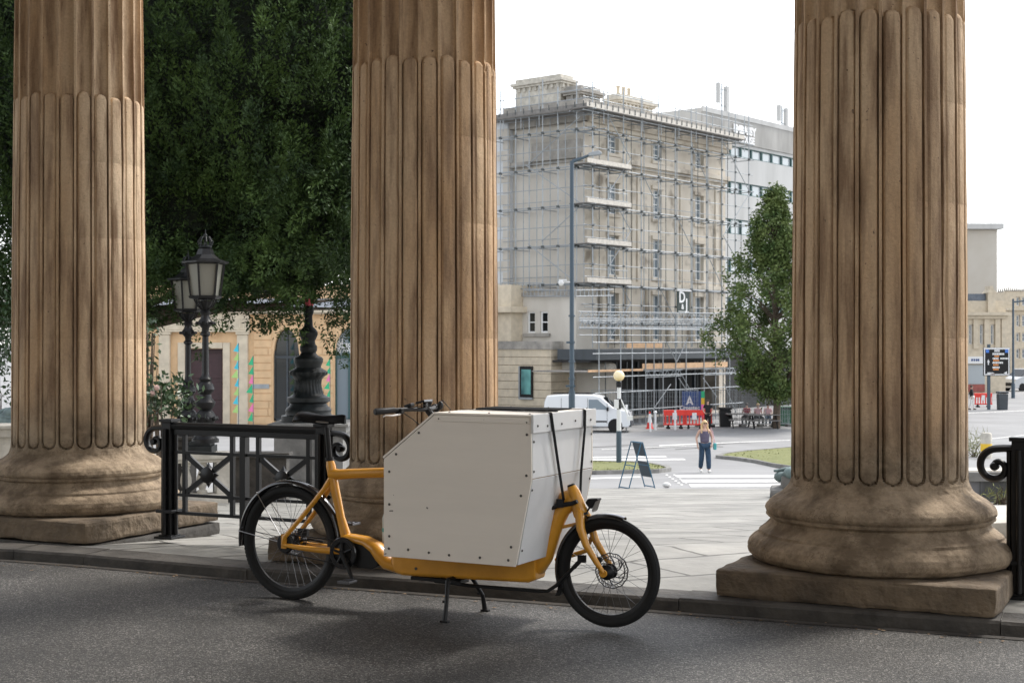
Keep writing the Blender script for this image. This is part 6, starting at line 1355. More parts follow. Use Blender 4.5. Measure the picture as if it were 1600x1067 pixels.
def chimney(x0, x1, y0, y1, z0, z1):
    mb = MB(); mb.box(x0, x1, y0, y1, z0, z1-.55); mb.box(x0-.15, x1+.15, y0-.15, y1+.15, z1-.55, z1-.42); mb.box(x0-.25, x1+.25, y0-.25, y1+.25, z1-.418, z1-.25); mb.box(x0-.02, x1+.02, y0-.02, y1+.02, z1-.248, z1)
    for i in range(int((y1-y0)/.42)): y = y0+.1+i*.42; mb.box(x0-.1, x0-.002, y, y+.16, z1-.80, z1-.552)
    for i in range(int((x1-x0)/.42)): x = x0+.1+i*.42; mb.box(x, x+.16, y0-.1, y0-.002, z1-.80, z1-.552)
    return mb.build('chimney', M['soot'] if z1 < 20 else M['whitestone'], ht, bevel=.01)
c0 = onB(806, 118, -.8); c1 = onB(876, 118, -.8); ch = chimney(.8, 2.0, c1[0], c0[0], 17.9, c1[1]+.1)
chimney(1.0, 2.9, .9, 2.0, 17.9, onA(940, 141, -1)[1]); chimney(7.9, 11.6, 3.0, 4.0, 17.9, onA(1060, 170, -3.4)[1])
mb = MB()
for x in (8.4, 9.0, 9.6): mb.lathe([(.14, 0), (.16, .05), (.12, .1), (.12, .5), (.16, .55), (.12, .6)], 12, c=(x, 3.5, onA(1060, 170, -3.4)[1]))
mb.build('chimney_pots', M['bathtrim'], ht, smooth=True)
# canopy
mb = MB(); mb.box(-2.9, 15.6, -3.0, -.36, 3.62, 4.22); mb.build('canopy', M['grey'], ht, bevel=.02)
mb = MB(); mb.box(-2.9, 15.6, -2.7, -.02, 3.5, 3.6); mb.build('canopy_soffit', M['dark'], ht)  # shade of the underside is painted in
text_root = thing('hanging_banner', 'dark vertical banner with white D&J letters on the hotel front', 'banner', tuple(HC), HA)
b0 = onA(1057, 455, 1.9); b1 = onA(1076.5, 490, 1.9)
mb = MB(); mb.box(b0[0], b1[0], -1.96, -1.90, b1[1], b0[1]); mb.build('cloth', mat('dark_green_banner', (.02, .035, .03), .6), text_root)
w_ = b1[0]-b0[0]; h_ = b0[1]-b1[1]
def txA(body, size, u, z, y, m, parent, bold=.0, space=1.0): return text_mesh('lettering', body, size, M[m], parent, .02, T=Matrix.Translation((u, y, z)) @ Matrix.Rotation(PI/2, 4, 'X'), bold=bold, space=space)
txA('D', .95, b0[0]+w_*.36, b0[1]-h_*.50, -1.975, 'conewhite', text_root, .02); txA('&', .42, b0[0]+w_*.40, b0[1]-h_*.80, -1.975, 'conewhite', text_root, .012); txA('J', .95, b0[0]+w_*.72, b0[1]-h_*.82, -1.975, 'conewhite', text_root, .02)
mb = MB(); mb.box(b0[0]+.1, b1[0]-.1, -1.98, -1.962, b1[1]+h_*.07, b1[1]+h_*.10); mb.build('underline', M['conewhite'], text_root)
mb = MB(); mb.box(b0[0]-.1, b1[0]+.1, -2.02, -1.85, b0[1]+.02, b0[1]+.09); mb.build('top_rail', M['conewhite'], text_root)
# white rendered neighbour with quoins
nb_ = thing('rendered_building', 'pale grey rendered building with stone quoins at the left of the scaffolding', 'building', tuple(HC), HA)
mb = MB(); mb.box(-.35, 10, 5.25, 18, 0, 17.8); mb.build('wall', M['render'], nb_)
mb = MB()
for i in range(26): mb.box(-.40, -.34, 5.20, 5.20+(.95 if i % 2 else .5), .3+i*.66, .3+i*.66+.58)
mb.build('quoins', M['hotelgrey'], nb_); mb = MB(); mb.box(-.7, 10, 5.2, 18, 17.8, 18.2); mb.build('cornice', M['soot'], nb_)
# grey link block with two sash windows
lk = thing('link_block', 'small weathered grey block with a pair of sash windows left of the street light', 'building', tuple(HC), HA)
wa, wb, wc = onB(824, 487, 2), onB(836, 520, 2), onB(856, 520, 2); wd_ = onB(844, 487, 2)
ops = [(wb[0], wa[0], wb[1], wa[1]), (wc[0], wd_[0], wb[1], wa[1])]
TB2 = Matrix.Translation((-2, 0, 0)) @ TBf; mb = MB(); facade(mb, TB2, -1.0, 4.2, 3.0, 7.25, ops, .2); mb.add([(-2, -1, 3), (0, -1, 3), (0, -1, 7.25), (-2, -1, 7.25)], [(0,1,2,3)]); mb.add([(-2, 4.2, 3), (0, 4.2, 3), (0, 4.2, 7.25), (-2, 4.2, 7.25)], [(0,1,2,3)]); mb.add([(-2, -1, 7.25), (0, -1, 7.25), (0, 4.2, 7.25), (-2, 4.2, 7.25)], [(0,1,2,3)]); mb.build('wall', M['hotelgrey'], lk)
for o_ in ops: window(lk, TB2, *o_, .18, gm='darkglass', bars=(0, 1), fw=.09)
mb = MB(); mb.box(-2.15, -2.002, ops[1][0]-.2, ops[0][1]+.2, ops[0][2]-.22, ops[0][2]-.03); mb.box(-2.15, 0, -1.1, 4.3, 7.25, 7.45); mb.build('sill', M['soot'], lk)
mb = MB(); mb.box(-1.0, 0, -2.5, -.0, 0, 3.5); mb.build('curved_wall', M['hotelgrey'], lk, bevel=.3)
rw_ = thing('rusticated_building', 'low cream building with grooved stone courses and a teal poster, left of the van', 'building', tuple(HC), HA)
rr0 = onB(861, 535, 3)[0]; rl0 = onB(799, 500, 3)[0]
mb = MB(); mb.cur = 1; mb.box(-2.96, -.36, rr0+.03, 14, 0, 4.2); mb.cur = 0
zz = .1
while zz < 4.1: mb.box(-3.0, -.4, rr0, 14, zz, zz+.425); zz += .46
mb.build('wall', [M['bathtrim'], M['groove']], rw_)
mb = MB(); mb.box(-3.1, -.4, rr0-.1, 14, 4.2, 4.66); mb.build('parapet', M['soot'], rw_, bevel=.02)
mb = MB(); mb.box(-3.05, -.5, rl0, 14, 4.66, 6.3); zz = 4.8; mb.build('upper_wall', M['bathtrim'], rw_, bevel=.02)
mb = MB(); mb.box(-3.5, -.5, rl0-.35, 14, 6.3, 6.65); mb.box(-3.1, -.5, rl0-.05, 14, 6.652, 7.9); mb.build('cornice', M['bathtrim'], rw_, bevel=.03)
p0, p1 = onB(813, 572, 3.1), onB(832, 621, 3.1)
po = thing('poster_board', 'tall dark framed poster with pale teal swirl on the cream wall', 'poster', tuple(HC), HA)
mb = MB(); mb.box(-3.16, -3.02, p1[0], p0[0], p1[1], p0[1]); mb.build('case', M['black'], po, bevel=.02)
mb = MB(); mb.box(-3.175, -3.162, p1[0]+.08, p0[0]-.12, p1[1]+.18, p0[1]-.18); mb.build('print', mat('teal_print', (.03, .10, .11), .3, col2=(.16, .42, .40), vscale=.9, detail=2), po)
mb = MB(); mb.box(-3.165, -3.02, p0[0], p0[0]+.09, p1[1]-.05, p0[1]); mb.box(-3.165, -3.02, p1[0], p0[0]+.09, p1[1]-.12, p1[1]-.002); mb.build('frame', M['galv'], po)
# white office block behind
em = thing('office_block', 'white concrete office block with ribbon windows behind the scaffolded hotel', 'building', tuple(HC), HA)
bands_ = [(9.45, 10.45), (12.1, 13.15), (14.9, 15.75), (17.52, 18.22), (6.7, 7.7)]
mb = MB(); To = Matrix.Translation((0, 2.0, 0)); facade(mb, To, 15.9, 60, 0, 20.35, [(16.9, 58, a, b) for a, b in bands_], .25); mb.add([(15.9, 2, 0), (15.9, 24, 0), (15.9, 24, 20.35), (15.9, 2, 20.35)], [(0,1,2,3)]); mb.add([(15.9, 2, 20.35), (60, 2, 20.35), (60, 24, 20.35), (15.9, 24, 20.35)], [(0,1,2,3)]); mb.build('wall', M['concrete'], em)
for a, b in bands_:
    mb = MB(); x = 16.9
    i = 0
    while x < 58: mb.box(x-.07, x+.07, 2.05, 2.2, a+.06, b-.06); x += 1.45; i += 1
    mb.box(16.9, 58, 2.05, 2.2, a, a+.055); mb.box(16.9, 58, 2.05, 2.2, b-.055, b); f_ = mb.build('window_band', M['teal'], em); mb = MB(); mb.add([(16.9, 2.18, a), (58, 2.18, a), (58, 2.18, b), (16.9, 2.18, b)], [(0,1,2,3)]); mb.build('pane', M['paleglass'], f_)
mb = MB(); mb.cur = 1; mb.box(15.9, 60, 1.90, 1.998, 18.45, 20.1); mb.cur = 0; mb.box(15.9, 60, 1.86, 1.998, 20.1, 20.45); mb.build('parapet', [M['concrete'], mat('stained_parapet', (.27, .265, .25), .9, col2=(.42, .41, .39), vscale=.7, stretch=(1, 1, .25), detail=6)], em); mb = MB(); mb.box(15.9, 60, 1.9, 1.998, 0, 3.9); mb.build('ground_floor_shade', M['dark'], em)  # last box: black sheet added as painted shade over the ground floor
e0, e1 = onA(1140, 190, -2), onA(1179, 190, -2)
o_ = txA('EMBASSY', (e1[0]-e0[0])/4.55, (e0[0]+e1[0])/2, 19.15, 1.80, 'conewhite', em, .05); txA('HOUSE', (e1[0]-e0[0])/5.2, (e0[0]+e1[0])/2+.3, 18.55, 1.80, 'conewhite', em, .03)
# roof antennas
def antenna(px, py0, py1, label, rz=0):
    s_, z = onA(px, py1, -5); Pw = HC+Vector((HN[0]*s_+HB[0]*5, HN[1]*s_+HB[1]*5, 20.4)); t = thing('antenna_mast', label, 'antenna', tuple(Pw), HA); u_ = Pw.y/FPX; h_ = (py1-py0)*u_
    mb = MB(); mb.cyl((0, 0, 0), (0, 0, h_), .06, 8); mb.tube([(-.4, 0, h_*.85), (.7, 0, h_*.85)], .03, 6); mb.tube([(-.4, 0, h_*.45), (.7, 0, h_*.45)], .03, 6); mb.tube([(0, 0, .9), (.9, 0, 0)], .03, 6); mb.tube([(0, 0, h_*.4), (-.35, 0, h_*.55), (-.25, 0, h_*.75), (.1, 0, h_*.72)], .03, 6); mb.build('mast', M['galv'], t)
    mb = MB(); mb.box(.45, .80, -.15, .15, h_*.22, h_*.95); mb.cyl((.62, 0, h_*.95), (.62, 0, h_*1.15), .025, 6); mb.build('antenna_panel', M['concrete'], t, bevel=.03)
    mb = MB(); mb.box(-.62, -.38, -.15, .15, h_*.5, h_*1.0); mb.build('antenna_panel', M['concrete'], t, bevel=.03)
antenna(1128, 122, 186, 'roof antenna mast with pale panels above the hotel end'); antenna(1222, 150, 200, 'roof antenna mast partly hidden by the nearest column')

# ================================================================ scaffolding
sc = thing('scaffolding', 'grey steel scaffolding with boarded lifts around the stone hotel', 'scaffolding', tuple(HC), HA)
r_ = .034
def pole(a, b, name='standard', rr=r_, m='galv'): mb = MB(); mb.cyl(a, b, rr, 7); return mb.build(name, M[m], sc, smooth=True)
sA = [onA(px, off=1.5)[0] for px in (926, 950, 974, 1002, 1029, 1055, 1080, 1104, 1128, 1149, 1170)]
sB = [onB(px, off=1.5)[0] for px in (770, 782, 806, 827, 848, 872, 901)]
lifts = [5.7, 7.85, 10.05, 12.3, 14.5, 16.6]
topz = [19.3+random.uniform(-.3, .6) for _ in sA]
for s_, tz in zip(sA, topz): pole((s_, -1.5, 4.3), (s_, -1.5, tz))
for i, s_ in enumerate(sA[1:]): pole((s_-.15, -.55, 4.3), (s_-.15, -.55, 18.6 if i % 2 else 17.2), rr=.028)
for s_ in sB: pole((-1.5, s_, 7.4 if s_ > 1.2 else 4.3), (-1.5, s_, 19.3+random.uniform(-.2, .6)))
for i, s_ in enumerate(sB): pole((-.55, s_+.2, 7.4 if s_ > .6 else 4.3), (-.55, s_+.2, 18.0), rr=.028)
a0, a1 = -2.0, sA[-1]+.5; b1_ = sB[0]
for k_, z in enumerate(lifts+[17.62]):
    pole((a0, -1.5, z), (a1, -1.5, z), 'ledger'); pole((a0, -.55, z), (a1-1.5, -.55, z), 'ledger'); pole((-1.5, -2.0, z+.07), (-1.5, b1_, z+.07), 'ledger'); pole((-.55, -2.0, z+.07), (-.55, b1_, z+.07), 'ledger')
for z in [6.75, 9.0, 11.2, 13.4, 15.6]: pole((a0 if z > 6 else 0, -1.5, z), (a1 if z > 12 else a1-1, -1.5, z), 'guard_rail', .024); pole((-1.5, -2.0, z), (-1.5, b1_, z), 'guard_rail', .024)
for z in (6.3, 8.4, 10.6, 12.8, 15.05): pole((sA[3], -.55, z), (a1-2, -.55, z), 'ledger', .022); pole((-.55, 1.2, z), (-.55, b1_, z), 'ledger', .022)
for i_ in range(len(sA)-1): pole(((sA[i_]+sA[i_+1])/2, -1.42, 4.3), ((sA[i_]+sA[i_+1])/2, -1.42, 12.3 if i_ % 2 else 17.6), rr=.020, m='coupler')
for z in (18.35, 18.85): pole((a0, -1.5, z), (a1, -1.5, z), 'guard_rail', .026); pole((-1.5, -2.0, z), (-1.5, b1_, z), 'guard_rail', .026)
for z0, z1, x1 in ((7.85, 8.75, 2.3), (10.05, 10.95, 2.3), (12.3, 13.2, 2.3), (5.7, 6.6, 2.3)):
    for dz in (.45, .9): pole((-1.9, -1.52, z0+dz), (x1, -1.52, z0+dz), 'guard_rail', .024)
n_t = 0
for z in lifts+[17.55]:
    for s_ in sA: pole((s_+.08, -1.85, z-.06), (s_+.08, -.1, z-.06), 'transom', .026); n_t += 1
for z in lifts:
    for s_ in sB[::2]: pole((-1.85, s_+.08, z-.06), (-.1, s_+.08, z-.06), 'transom', .026)
cp = MB()
for z in lifts:
    for s_ in sA: cp.cbox((s_, -1.52, z), (.15, .15, .13)); cp.cbox((s_-.15, -.55, z), (.14, .14, .12))
    for s_ in sB: cp.cbox((-1.5, s_, z+.05), (.15, .15, .13))
for z in (6.75, 9.0, 11.2, 13.4, 15.6):
    for s_ in sA[::1]: cp.cbox((s_, -1.52, z), (.11, .11, .10))
co_ = cp.build('couplers', M['coupler'], sc); co_['kind'] = 'stuff'
for i in range(9):
    x = sA[0]+.9+i*1.95; pole((x, -1.62, 17.0), (x, -1.62, 19.0+.3*(i % 3)), 'guard_post', .024)
for i in range(5): y = .6+i*1.35; pole((-1.62, y, 17.0), (-1.62, y, 19.1+.3*(i % 2)), 'guard_post', .024)
for i, (x, z) in enumerate(((sA[3], 14.5), (sA[5], 12.3), (sA[7], 10.05), (sA[6], 16.6), (sA[4], 7.85))): pole((x, -1.6, z), (x+1.9, -1.6, z-2.1), 'brace', .026)
# braces
def br(p, q_, nm='brace'): pole(p, q_, nm, .028)
x_ = sB; zs_ = [17.3, 14.3, 11.4, 8.4]
br((-1.6, sB[3], 14.9), (-1.6, sB[6]-.3, 17.3)); br((-1.6, sB[3]+.2, 14.9), (-1.6, sB[6]-.4, 12.4)); br((-1.6, sB[4], 10.4), (-1.6, sB[6]-.4, 12.3)); br((-1.6, sB[3], 10.3), (-1.6, sB[6], 8.0)); br((-1.6, sB[4], 5.9), (-1.6, sB[6], 7.9))
zz = 17.4; d_ = 1
for k_ in range(6): br((sA[1] if d_ > 0 else sA[2]+.6, -1.6, zz), (sA[2]+.6 if d_ > 0 else sA[1], -1.6, zz-2.1)); zz -= 2.1; d_ = -d_
zz = 17.4
for k_ in range(3): br((sA[8] if k_ % 2 == 0 else sA[10], -1.6, zz), (sA[10] if k_ % 2 == 0 else sA[8], -1.6, zz-3)); zz -= 3.0
# boards
def boards(x0, x1, y0, y1, z, m, toe=None, name='boards'):
    mb = MB(); mb.box(x0, x1, y0, y1, z, z+.045); o_ = mb.build(name, M['boarddark'], sc)
    if toe:
        mb = MB()
        for (a, b, c, d) in toe: mb.box(a, b, c, d, z+.05, z+.30)
        mb.build('toe_board', M[m], o_)
boards(-2.0, a1-1.5, -1.75, -.50, 17.72, 'board', [(-2.0, a1-1.5, -1.78, -1.74)]); boards(-1.75, -.50, -.4, b1_, 17.70, 'boarddark', [(-1.78, -1.74, -1.7, b1_)])
for z in (14.6, 12.38, 10.12, 7.92): boards(-2.0, 2.3, -1.75, -.5, z, 'board', [(-1.95, 2.3, -1.78, -1.74)])
# brackets and hooks on toe boards
mb = MB()
for i in range(30): x = -1.8+i*(a1)/30; mb.box(x, x+.05, -1.81, -1.782, 17.82, 18.12)
for i in range(14): y = -1.4+i*.62; mb.box(-1.81, -1.782, y, y+.05, 17.85, 18.15)
o_ = mb.build('board_clips', M['coupler'], sc)
# lattice beams
def lattice(p, q_, h, name='lattice_beam', n=None, ladder=False, m='galv'):
    p = Vector(p); q_ = Vector(q_); L_ = (q_-p).length; n = n or max(3, int(L_/.55)); d = (q_-p)/n; hz = Vector((0, 0, h)); mb = MB(); mb.tube([p, q_], .032, 6); mb.tube([p+hz, q_+hz], .032, 6)
    for i in range(n):
        if ladder: mb.tube([p+d*i, p+d*i+hz], .022, 5)
        else: mb.tube([p+d*i, p+d*(i+.5)+hz], .018, 5); mb.tube([p+d*(i+.5)+hz, p+d*(i+1)], .018, 5)
    mb.build(name, M[m], sc)
def LA(px0, py0, px1, py1, off, h, **kw): a = onA(px0, py0, off); b = onA(px1, py1, off); lattice((a[0], -off, a[1]), (b[0], -off, b[1]), h, **kw)
LA(905, 512, 1152, 512, 3.2, .42); LA(905, 497.5, 1150, 499, 3.2, .36); LA(905, 513, 1150, 515, 2.4, .40); LA(1008, 590, 1066, 587, 4.2, .35); LA(1100, 586, 1150, 584, 4.2, .35)
def LB(px0, py0, px1, py1, off, h, **kw): a = onB(px0, py0, off); b = onB(px1, py1, off); lattice((-off, a[0], a[1]), (-off, b[0], b[1]), h, **kw)
LB(784, 451, 850, 452, 2.2, .34, ladder=True, n=12); LB(818, 463, 900, 463, 2.5, .34, ladder=True, n=14); LA(900, 463, 958, 462, 2.2, .34, ladder=True, n=9)
for z in (5.35, 5.0): a = onA(905, 500, 3.2); b = onA(1150, 500, 3.2); pole((a[0], -3.2, z), (b[0], -3.2, z), 'ledger', .026)
# base scaffold before the shopfront
for px in (936, 970, 988, 1009, 1022, 1036, 1056, 1072, 1100, 1118, 1140): a = onA(px, 600, 4.3)[0]; pole((a, -4.3, .05), (a, -4.3, 6.2 if px in (936, 970, 1056, 1100) else 4.6), 'standard')
for px in (946, 980, 1030, 1062, 1090, 1130): a = onA(px, 600, 3.4)[0]; pole((a, -3.4, .05), (a, -3.4, 3.5), 'standard', .03, 'coupler')
s0, s1 = onA(925, 600, 4.3)[0], onA(1160, 600, 4.3)[0]
for z in (.9, 1.9, 2.75, 4.0, 4.6): pole((s0, -4.35, z), (s1, -4.35, z), 'ledger', .028)
for (pa_, pb_) in (((1040, 532), (1057, 566)), ((1075, 527), (1057, 566)), ((1110, 532), (1126, 562)), ((1136, 540), (1126, 562)), ((1060, 590), (1078, 617)), ((1066, 587), (1082, 616)), ((1098, 590), (1120, 620)), ((1020, 640), (1048, 600)), ((1132, 600), (1152, 650))):
    a, b = onA(*pa_, 4.45), onA(*pb_, 4.45); br((a[0], -4.45, a[1]), (b[0], -4.45, b[1]))
a, b = onA(885, 577, 4.2), onA(1135, 568, 4.2); mb = MB(); mb.box(onA(1003, 570, 4.2)[0], b[0], -4.28, -4.22, 3.12, 3.42); mb.box(onA(918, 574, 4.2)[0], onA(1003, 570, 4.2)[0], -4.28, -4.22, 3.02, 3.14); mb.build('timber_fascia', M['boardwarm'], sc)
mb = MB(); mb.box(onA(918, 574, 4.2)[0], b[0], -4.2, -.4, 3.0, 3.06); mb.build('boards', M['boarddark'], sc)
mb = MB(); mb.box(onA(978, 530, 2.6)[0], onA(1035, 530, 2.6)[0], -2.7, -2.64, 4.28, 4.55); mb.build('timber_fascia', M['boardwarm'], sc)

# ================================================================ art school at left
AY = 78.5; ag = -3.05; ar = thing('art_school', 'ochre stone art school with maroon door and arched windows beyond the railing', 'building', (X_(400, AY), AY, ag)); ux = AY/FPX; ax0 = X_(400, AY)
def AX(px): return X_(px, AY)-ax0
def AZ(py): return Z_(py, AY)-ag
LFT, RGT = AX(150), AX(640)
arch = [(AX(427), AX(468), AZ(556), 'a'), (AX(523), AX(566), AZ(556), 'b')]; dr = (AX(290), AX(348), .0, AZ(545))
ops = [(a, b, .25, z) for a, b, z, _ in arch]
segs = 16
def arch_z(a, b, z, x): r = (b-a)/2; c = (a+b)/2; t = max(0, 1-((x-c)/r)**2); return z+(AZ(514)-z)*math.sqrt(t)
us = [LFT, dr[0], dr[1], RGT]
wall = MB()
def vquad(x0, x1, za0, za1, zb0, zb1, y=0): wall.add([(x0, y, za0), (x1, y, za1), (x1, y, zb1), (x0, y, zb0)], [(0,1,2,3)])
top = AZ(489)
def col(x0, x1, z0): vquad(x0, x1, z0, z0, top, top)
col(LFT, dr[0], 0); wall.add([(dr[0], 0, dr[3]), (dr[1], 0, dr[3]), (dr[1], 0, top), (dr[0], 0, top)], [(0,1,2,3)]); col(dr[1], arch[0][0], 0); col(arch[0][1], arch[1][0], 0); col(arch[1][1], RGT, 0)
for a, b, z, _ in arch:
    for i in range(segs):
        x0, x1 = a+(b-a)*i/segs, a+(b-a)*(i+1)/segs; z0, z1 = arch_z(a, b, z, x0), arch_z(a, b, z, x1); vquad(x0, x1, z0, z1, top, top); wall.add([(x0, 0, z0), (x1, 0, z1), (x1, .45, z1), (x0, .45, z0)], [(0,1,2,3)])
    for x in (a, b): wall.add([(x, 0, 0), (x, .45, 0), (x, .45, z), (x, 0, z)], [(0,1,2,3)])
    vquad(a, b, 0, 0, .25, .25)
for x in (dr[0], dr[1]): wall.add([(x, 0, 0), (x, .6, 0), (x, .6, dr[3]), (x, 0, dr[3])], [(0,1,2,3)])
wall.add([(dr[0], 0, dr[3]), (dr[1], 0, dr[3]), (dr[1], .6, dr[3]), (dr[0], .6, dr[3])], [(0,1,2,3)])
wo = wall.build('wall', M['bathorange'], ar)
# rustication courses as proud bands
spans = [(AX(150), AX(238), 0), (AX(396), AX(425), 0), (AX(470), AX(521), 0), (AX(568), AX(640), 0), (AX(425), AX(470), 1), (AX(521), AX(568), 1)]
for a, b, hi in spans:
    mb = MB(); z = .1
    while z < top-.4:
        if not hi or z > AZ(510):
            x = a
            while x < b-.05:
                l_ = min(random.uniform(.8, 1.5), b-x); mb.box(x+.014, x+l_-.014, -.05, -.002, z+.025, z+.395); x += l_
        z += .42
    mb.build('rustication', M['bathorange'], wo, bevel=.015)
for a, b, z, tg_ in arch:
    mb = MB(); mb.box(a, a+.08, .3, .38, .25, z+.3); mb.box(b-.08, b, .3, .38, .25, z+.3); mb.box((a+b)/2-.05, (a+b)/2+.05, .3, .38, .25, AZ(516)); mb.box(a, b, .295, .385, AZ(560), AZ(556)); mb.box(a, b, .3, .38, .25, .40)
    f_ = mb.build('arched_window', M['teal'] if tg_ == 'b' else M['grey'], ar); mb = MB(); mb.add([(a, .42, .2), (b, .42, .2), (b, .42, AZ(512)), (a, .42, AZ(512))], [(0,1,2,3)]); mb.build('pane', M['darkglass'] if tg_ == 'a' else M['glass'], f_)
for k_, ln_ in enumerate(('Bristol', 'School', 'of Art')):
    text_mesh('lettering', ln_, .34, M['conewhite'], ar, .01, 'LEFT', Matrix.Translation((AX(524), .29, AZ(541+k_*5.2))) @ Matrix.Rotation(PI/2, 4, 'X'), bold=.008)
mb = MB()
for dx in (-.09, .09): mb.tube([(AX(528.5)+dx+math.cos(a*PI/10)*.12, .29, AZ(531.5)+math.sin(a*PI/10)*.15) for a in range(20)], .022, 5, closed=True)
mb.build('ring_emblem', M['conewhite'], ar)
mb = MB(); mb.box(dr[0], dr[1], .5, .58, 0, dr[3]); do = mb.build('door', M['door'], ar)
mb = MB()
for i in range(2):
    for (za, zb_) in ((.3, 1.2), (1.4, 2.4), (2.6, dr[3]-.25)): x0 = dr[0]+.12+i*(dr[1]-dr[0])/2; mb.box(x0, x0+(dr[1]-dr[0])/2-.24, .46, .498, za, zb_)
mb.build('door_panel', M['door'], do, bevel=.02)
mb = MB(); hzz = dr[3]
mb.box(dr[0]-.42, dr[0]-.02, -.10, -.002, 0, hzz+.35); mb.box(dr[1]+.02, dr[1]+.42, -.10, -.002, 0, hzz+.35); mb.box(dr[0]-.01, dr[1]+.01, -.10, -.002, hzz+.02, hzz+.35); mb.build('door_surround', M['bathtrim'], ar, bevel=.03)
for px in (258.5, 380):
    mb = MB(); xx = AX(px); mb.box(xx-.30, xx+.30, -.30, -.002, 0, AZ(523)); mb.build('pilaster', M['bathtrim'], ar, bevel=.03); mb = MB(); mb.box(xx-.36, xx+.36, -.36, -.002, AZ(523)+.002, AZ(516)); mb.build('capital', M['bathtrim'], ar, bevel=.03)
mb = MB(); mb.box(AX(249), AX(391), -.34, -.002, AZ(515.8), AZ(491)); 
for i in range(22): x = AX(251)+i*.22; mb.box(x, x+.09, -.38, -.341, AZ(513), AZ(498)) if i % 5 < 3 else None
mb.box(AX(249), AX(391), -.40, -.002, AZ(519)+.01, AZ(516)); mb.build('entablature', M['bathtrim'], ar, bevel=.02)
mb = MB(); mb.box(LFT, RGT, -.55, -.002, AZ(488.8), AZ(485)); mb.box(LFT, RGT, -.35, -.002, AZ(491), AZ(489)); mb.build('cornice', M['bathtrim'], ar)
mb = MB(); mb.add([(LFT, -.3, AZ(484.8)), (RGT, -.3, AZ(484.8)), (RGT, 5, AZ(462)), (LFT, 5, AZ(462))], [(0,1,2,3)]); mb.build('roof', M['slate'], ar)
mb = MB(); mb.box(LFT, RGT, 5, 5.5, 0, AZ(440)); mb.build('upper_storey', M['bathorange'], ar)
mb = MB(); mb.box(AX(394), AX(421), -.10, -.05, AZ(607), AZ(600)); mb.build('name_plate', M['galv'], ar)
text_mesh('lettering', 'ACADEMY', .34, M['bathorange'], ar, .02, T=Matrix.Translation((AX(322), -.115, AZ(529))) @ Matrix.Rotation(PI/2, 4, 'X'), space=1.15)
q = gpt(511, 655); t = thing('notice_board', 'narrow black notice board standing between the arched windows', 'notice board', (q.x, q.y, q.z)); u_ = q.y/FPX
mb = MB(); mb.box(-5*u_, 5*u_, -.03, .03, 22*u_, 75*u_); mb.build('board', M['black'], t, bevel=.02); mb = MB(); mb.cyl((0, 0, 0), (0, 0, 24*u_), .04, 8); mb.build('post', M['black'], t)
# bunting
def bunting(px, y0, y1, cols2, label, w_=7):
    q = gpt(px, 662); Y = 70.0; u_ = Y/FPX; t = thing('bunting', label, 'bunting', (X_(px, Y), Y, -3.05), 0, 'strings of coloured bunting'); zt = Z_(y0, Y)+3.05; zb_ = Z_(y1, Y)+3.05
    mb = MB(); mb.cyl((.12, 0, 0), (.12, 0, zt), .018, 6); mb.build('pole', M['post'], t); n = len(cols2); sw = 0
    for i, c_ in enumerate(cols2):
        za = zt-(zt-zb_)*i/n; zc_ = za-(zt-zb_)/n*1.02; sw = .12*math.sin(i*1.7); x = .10+sw*.3; s_ = -1 if i % 3 else 1
        mb = MB(); a, b, c = Vector((x, -.02, za)), Vector((x+.02, -.02, zc_)), Vector((x-w_*u_*(1.3 if i % 2 else 1.0), -.10*s_, zc_+.04)); th = Vector((0, .008, 0)); mb.add([a, b, c, a+th, b+th, c+th], [(0,1,2), (5,4,3), (0,1,4,3), (1,2,5,4), (2,0,3,5)]); mb.build('pennant', M[c_], t)
bunting(369, 536, 645, ['cyan', 'lime', 'cyan', 'lime', 'cyan', 'lime', 'cyan', 'lime'], 'cyan and lime bunting string right of the maroon door'); bunting(392, 556, 658, ['bgreen', 'bgreen', 'bpink', 'bgreen', 'bgreen', 'bpink', 'bgreen'], 'green and pink bunting string before the stone pilaster'); bunting(512, 560, 620, ['bgreen', 'bgreen', 'bpink', 'bgreen', 'bgreen'], 'short green and pink bunting beside the black notice board', 6)

# ================================================================ far right buildings
def block(name, label, px0, px1, Y, ytop, m, dep=12, ops=None, gm='glass'):
    x0, x1 = X_(px0, Y), X_(px1, Y); zt = Z_(ytop, Y)+3.05; t = thing(name, label, 'building', ((x0+x1)/2, Y, -3.05)); w_ = x1-x0; mb = MB(); To = Matrix.Identity(4)
    oo = [(X_(a, Y)-(x0+x1)/2, X_(b, Y)-(x0+x1)/2, Z_(d, Y)+3.05, Z_(c, Y)+3.05) for a, b, c, d in (ops or [])]
    facade(mb, To, -w_/2, w_/2, 0, zt, oo, .4)
    for x in (-w_/2, w_/2): mb.add([(x, 0, 0), (x, dep, 0), (x, dep, zt), (x, 0, zt)], [(0,1,2,3)])
    mb.add([(-w_/2, 0, zt), (w_/2, 0, zt), (w_/2, dep, zt), (-w_/2, dep, zt)], [(0,1,2,3)]); mb.build('wall', M[m], t)
    for o_ in oo: window(t, To, *o_, .35, gm=gm, bars=(0, 1), fw=.12)
    return t, lambda px: X_(px, Y)-(x0+x1)/2, lambda py: Z_(py, Y)+3.05
tw, tx, tz = block('concrete_tower', 'plain concrete tower with overhanging flat cap above the far right buildings', 1470, 1558, 190, 359, 'tower'); mb = MB(); mb.box(tx(1462), tx(1565), -.9, 13, tz(358.5), tz(350)); mb.build('roof_cap', M['concrete'], tw)
wn = [(1514+k_*17, 1520+k_*17, 507, 538) for k_ in range(3)]+[(1514+k_*17, 1520+k_*17, 548, 556) for k_ in range(0)]
vb_, tx, tz = block('victorian_building', 'ornate pale stone building with tall windows behind the direction sign', 1440, 1571, 128, 470, 'bathtrim', ops=wn)
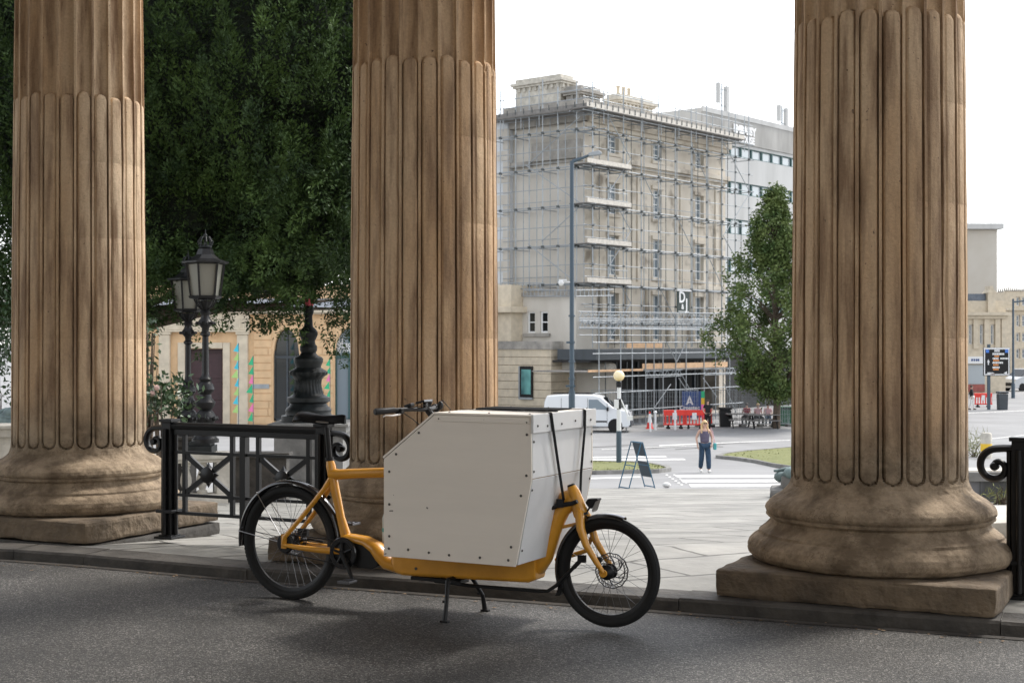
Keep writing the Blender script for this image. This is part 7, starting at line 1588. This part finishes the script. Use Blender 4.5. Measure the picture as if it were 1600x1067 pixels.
mb = MB(); mb.box(tx(1440), tx(1576), -.7, -.002, tz(493), tz(488)); mb.box(tx(1440), tx(1573), -.35, -.002, tz(498), tz(493.2)); mb.build('cornice', M['bathtrim'], vb_)
mb = MB()
for px in (1524, 1541, 1558, 1568): mb.box(tx(px)-.22, tx(px)+.22, -.18, -.002, 4, tz(498.3))
mb.build('pilaster', M['bathtrim'], vb_)
mb = MB(); mb.box(tx(1542), tx(1554), -.3, 1, tz(488), tz(458)); mb.prism([(tx(1540), tz(458)), (tx(1556), tz(458)), (tx(1551), tz(452)), (tx(1549), tz(447)), (tx(1545), tz(447)), (tx(1544), tz(453))], -.35, 1.0); mb.build('dormer', M['bathtrim'], vb_)
mb = MB(); mb.box(tx(1440), tx(1541), .2, 4, tz(470), tz(459)); mb.build('roof', M['slate'], vb_)
mb = MB(); mb.box(tx(1480), tx(1539), -.45, -.002, tz(568), tz(557)); sf = mb.build('shop_fascia', M['white'], vb_); mb = MB(); mb.box(tx(1500), tx(1538), -.10, -.002, tz(600), tz(570)); mb.build('shop_window', M['paleglass'], vb_)
mb = MB(); mb.box(tx(1500), tx(1538), -.14, -.002, tz(612), tz(600.5)); mb.build('stall_riser', mat('brick_red_stall', (.38, .12, .10), .8, var=.2, vscale=3), vb_)
mb = MB()
for i, px in enumerate((1515, 1518.5, 1522, 1525)): mb.box(tx(px), tx(px)+.14, -.47, -.451, tz(564), tz(560.5))
mb.build('fascia_lettering', M['navy'], sf)
wn = [(1588+k_*9, 1594+k_*9, c, d) for k_ in range(4) for (c, d) in ((464, 478), (492, 510), (520, 534), (545, 560))]
vb2, tx, tz = block('terrace_building', 'pale terrace with spiky parapet at the right edge of the photo', 1571, 1680, 150, 455, 'bathtrim', ops=wn)
mb = MB()
for i in range(14): mb.prism([(tx(1560+i*3.2)-.08, 0), (tx(1560+i*3.2)+.08, 0), (tx(1560+i*3.2), .5)], -.1, .1, T=Matrix.Translation((0, 0, tz(457 if i < 3 else 455))))
mb.build('parapet_spikes', M['soot'], vb2); mb = MB(); mb.box(tx(1571), tx(1680), -.5, -.002, tz(485), tz(481)); mb.build('cornice', M['bathtrim'], vb2)
for (lb, px0, px1, Y, yt, m) in (('long pale terrace hidden behind the nearest column', 1250, 1500, 160, 470, 'bathtrim'),):
    block('terrace_building', lb, px0, px1, Y, yt, m)

# ---------------------------------------------------------------- grit and leaf litter along the kerb
mb = MB()
for i in range(260):
    x = random.uniform(-5, 5); y = kerbY(x)-abs(random.gauss(0, .12))-.012; a = random.uniform(0, PI); s_ = random.uniform(.004, .013)
    mb.add([(x+math.cos(a+k*1.57)*s_*(1.4 if k % 2 else .8), y+math.sin(a+k*1.57)*s_, .005+random.uniform(0, .006)) for k in range(4)], [(0,1,2,3)])
tag(mb.build('leaf_litter', mat('dry_leaf_litter', (.20, .13, .07), .9, var=.5, vscale=9), fix=False), 'scattered dry leaf litter and grit along the foot of the kerb', 'litter', kind='stuff')
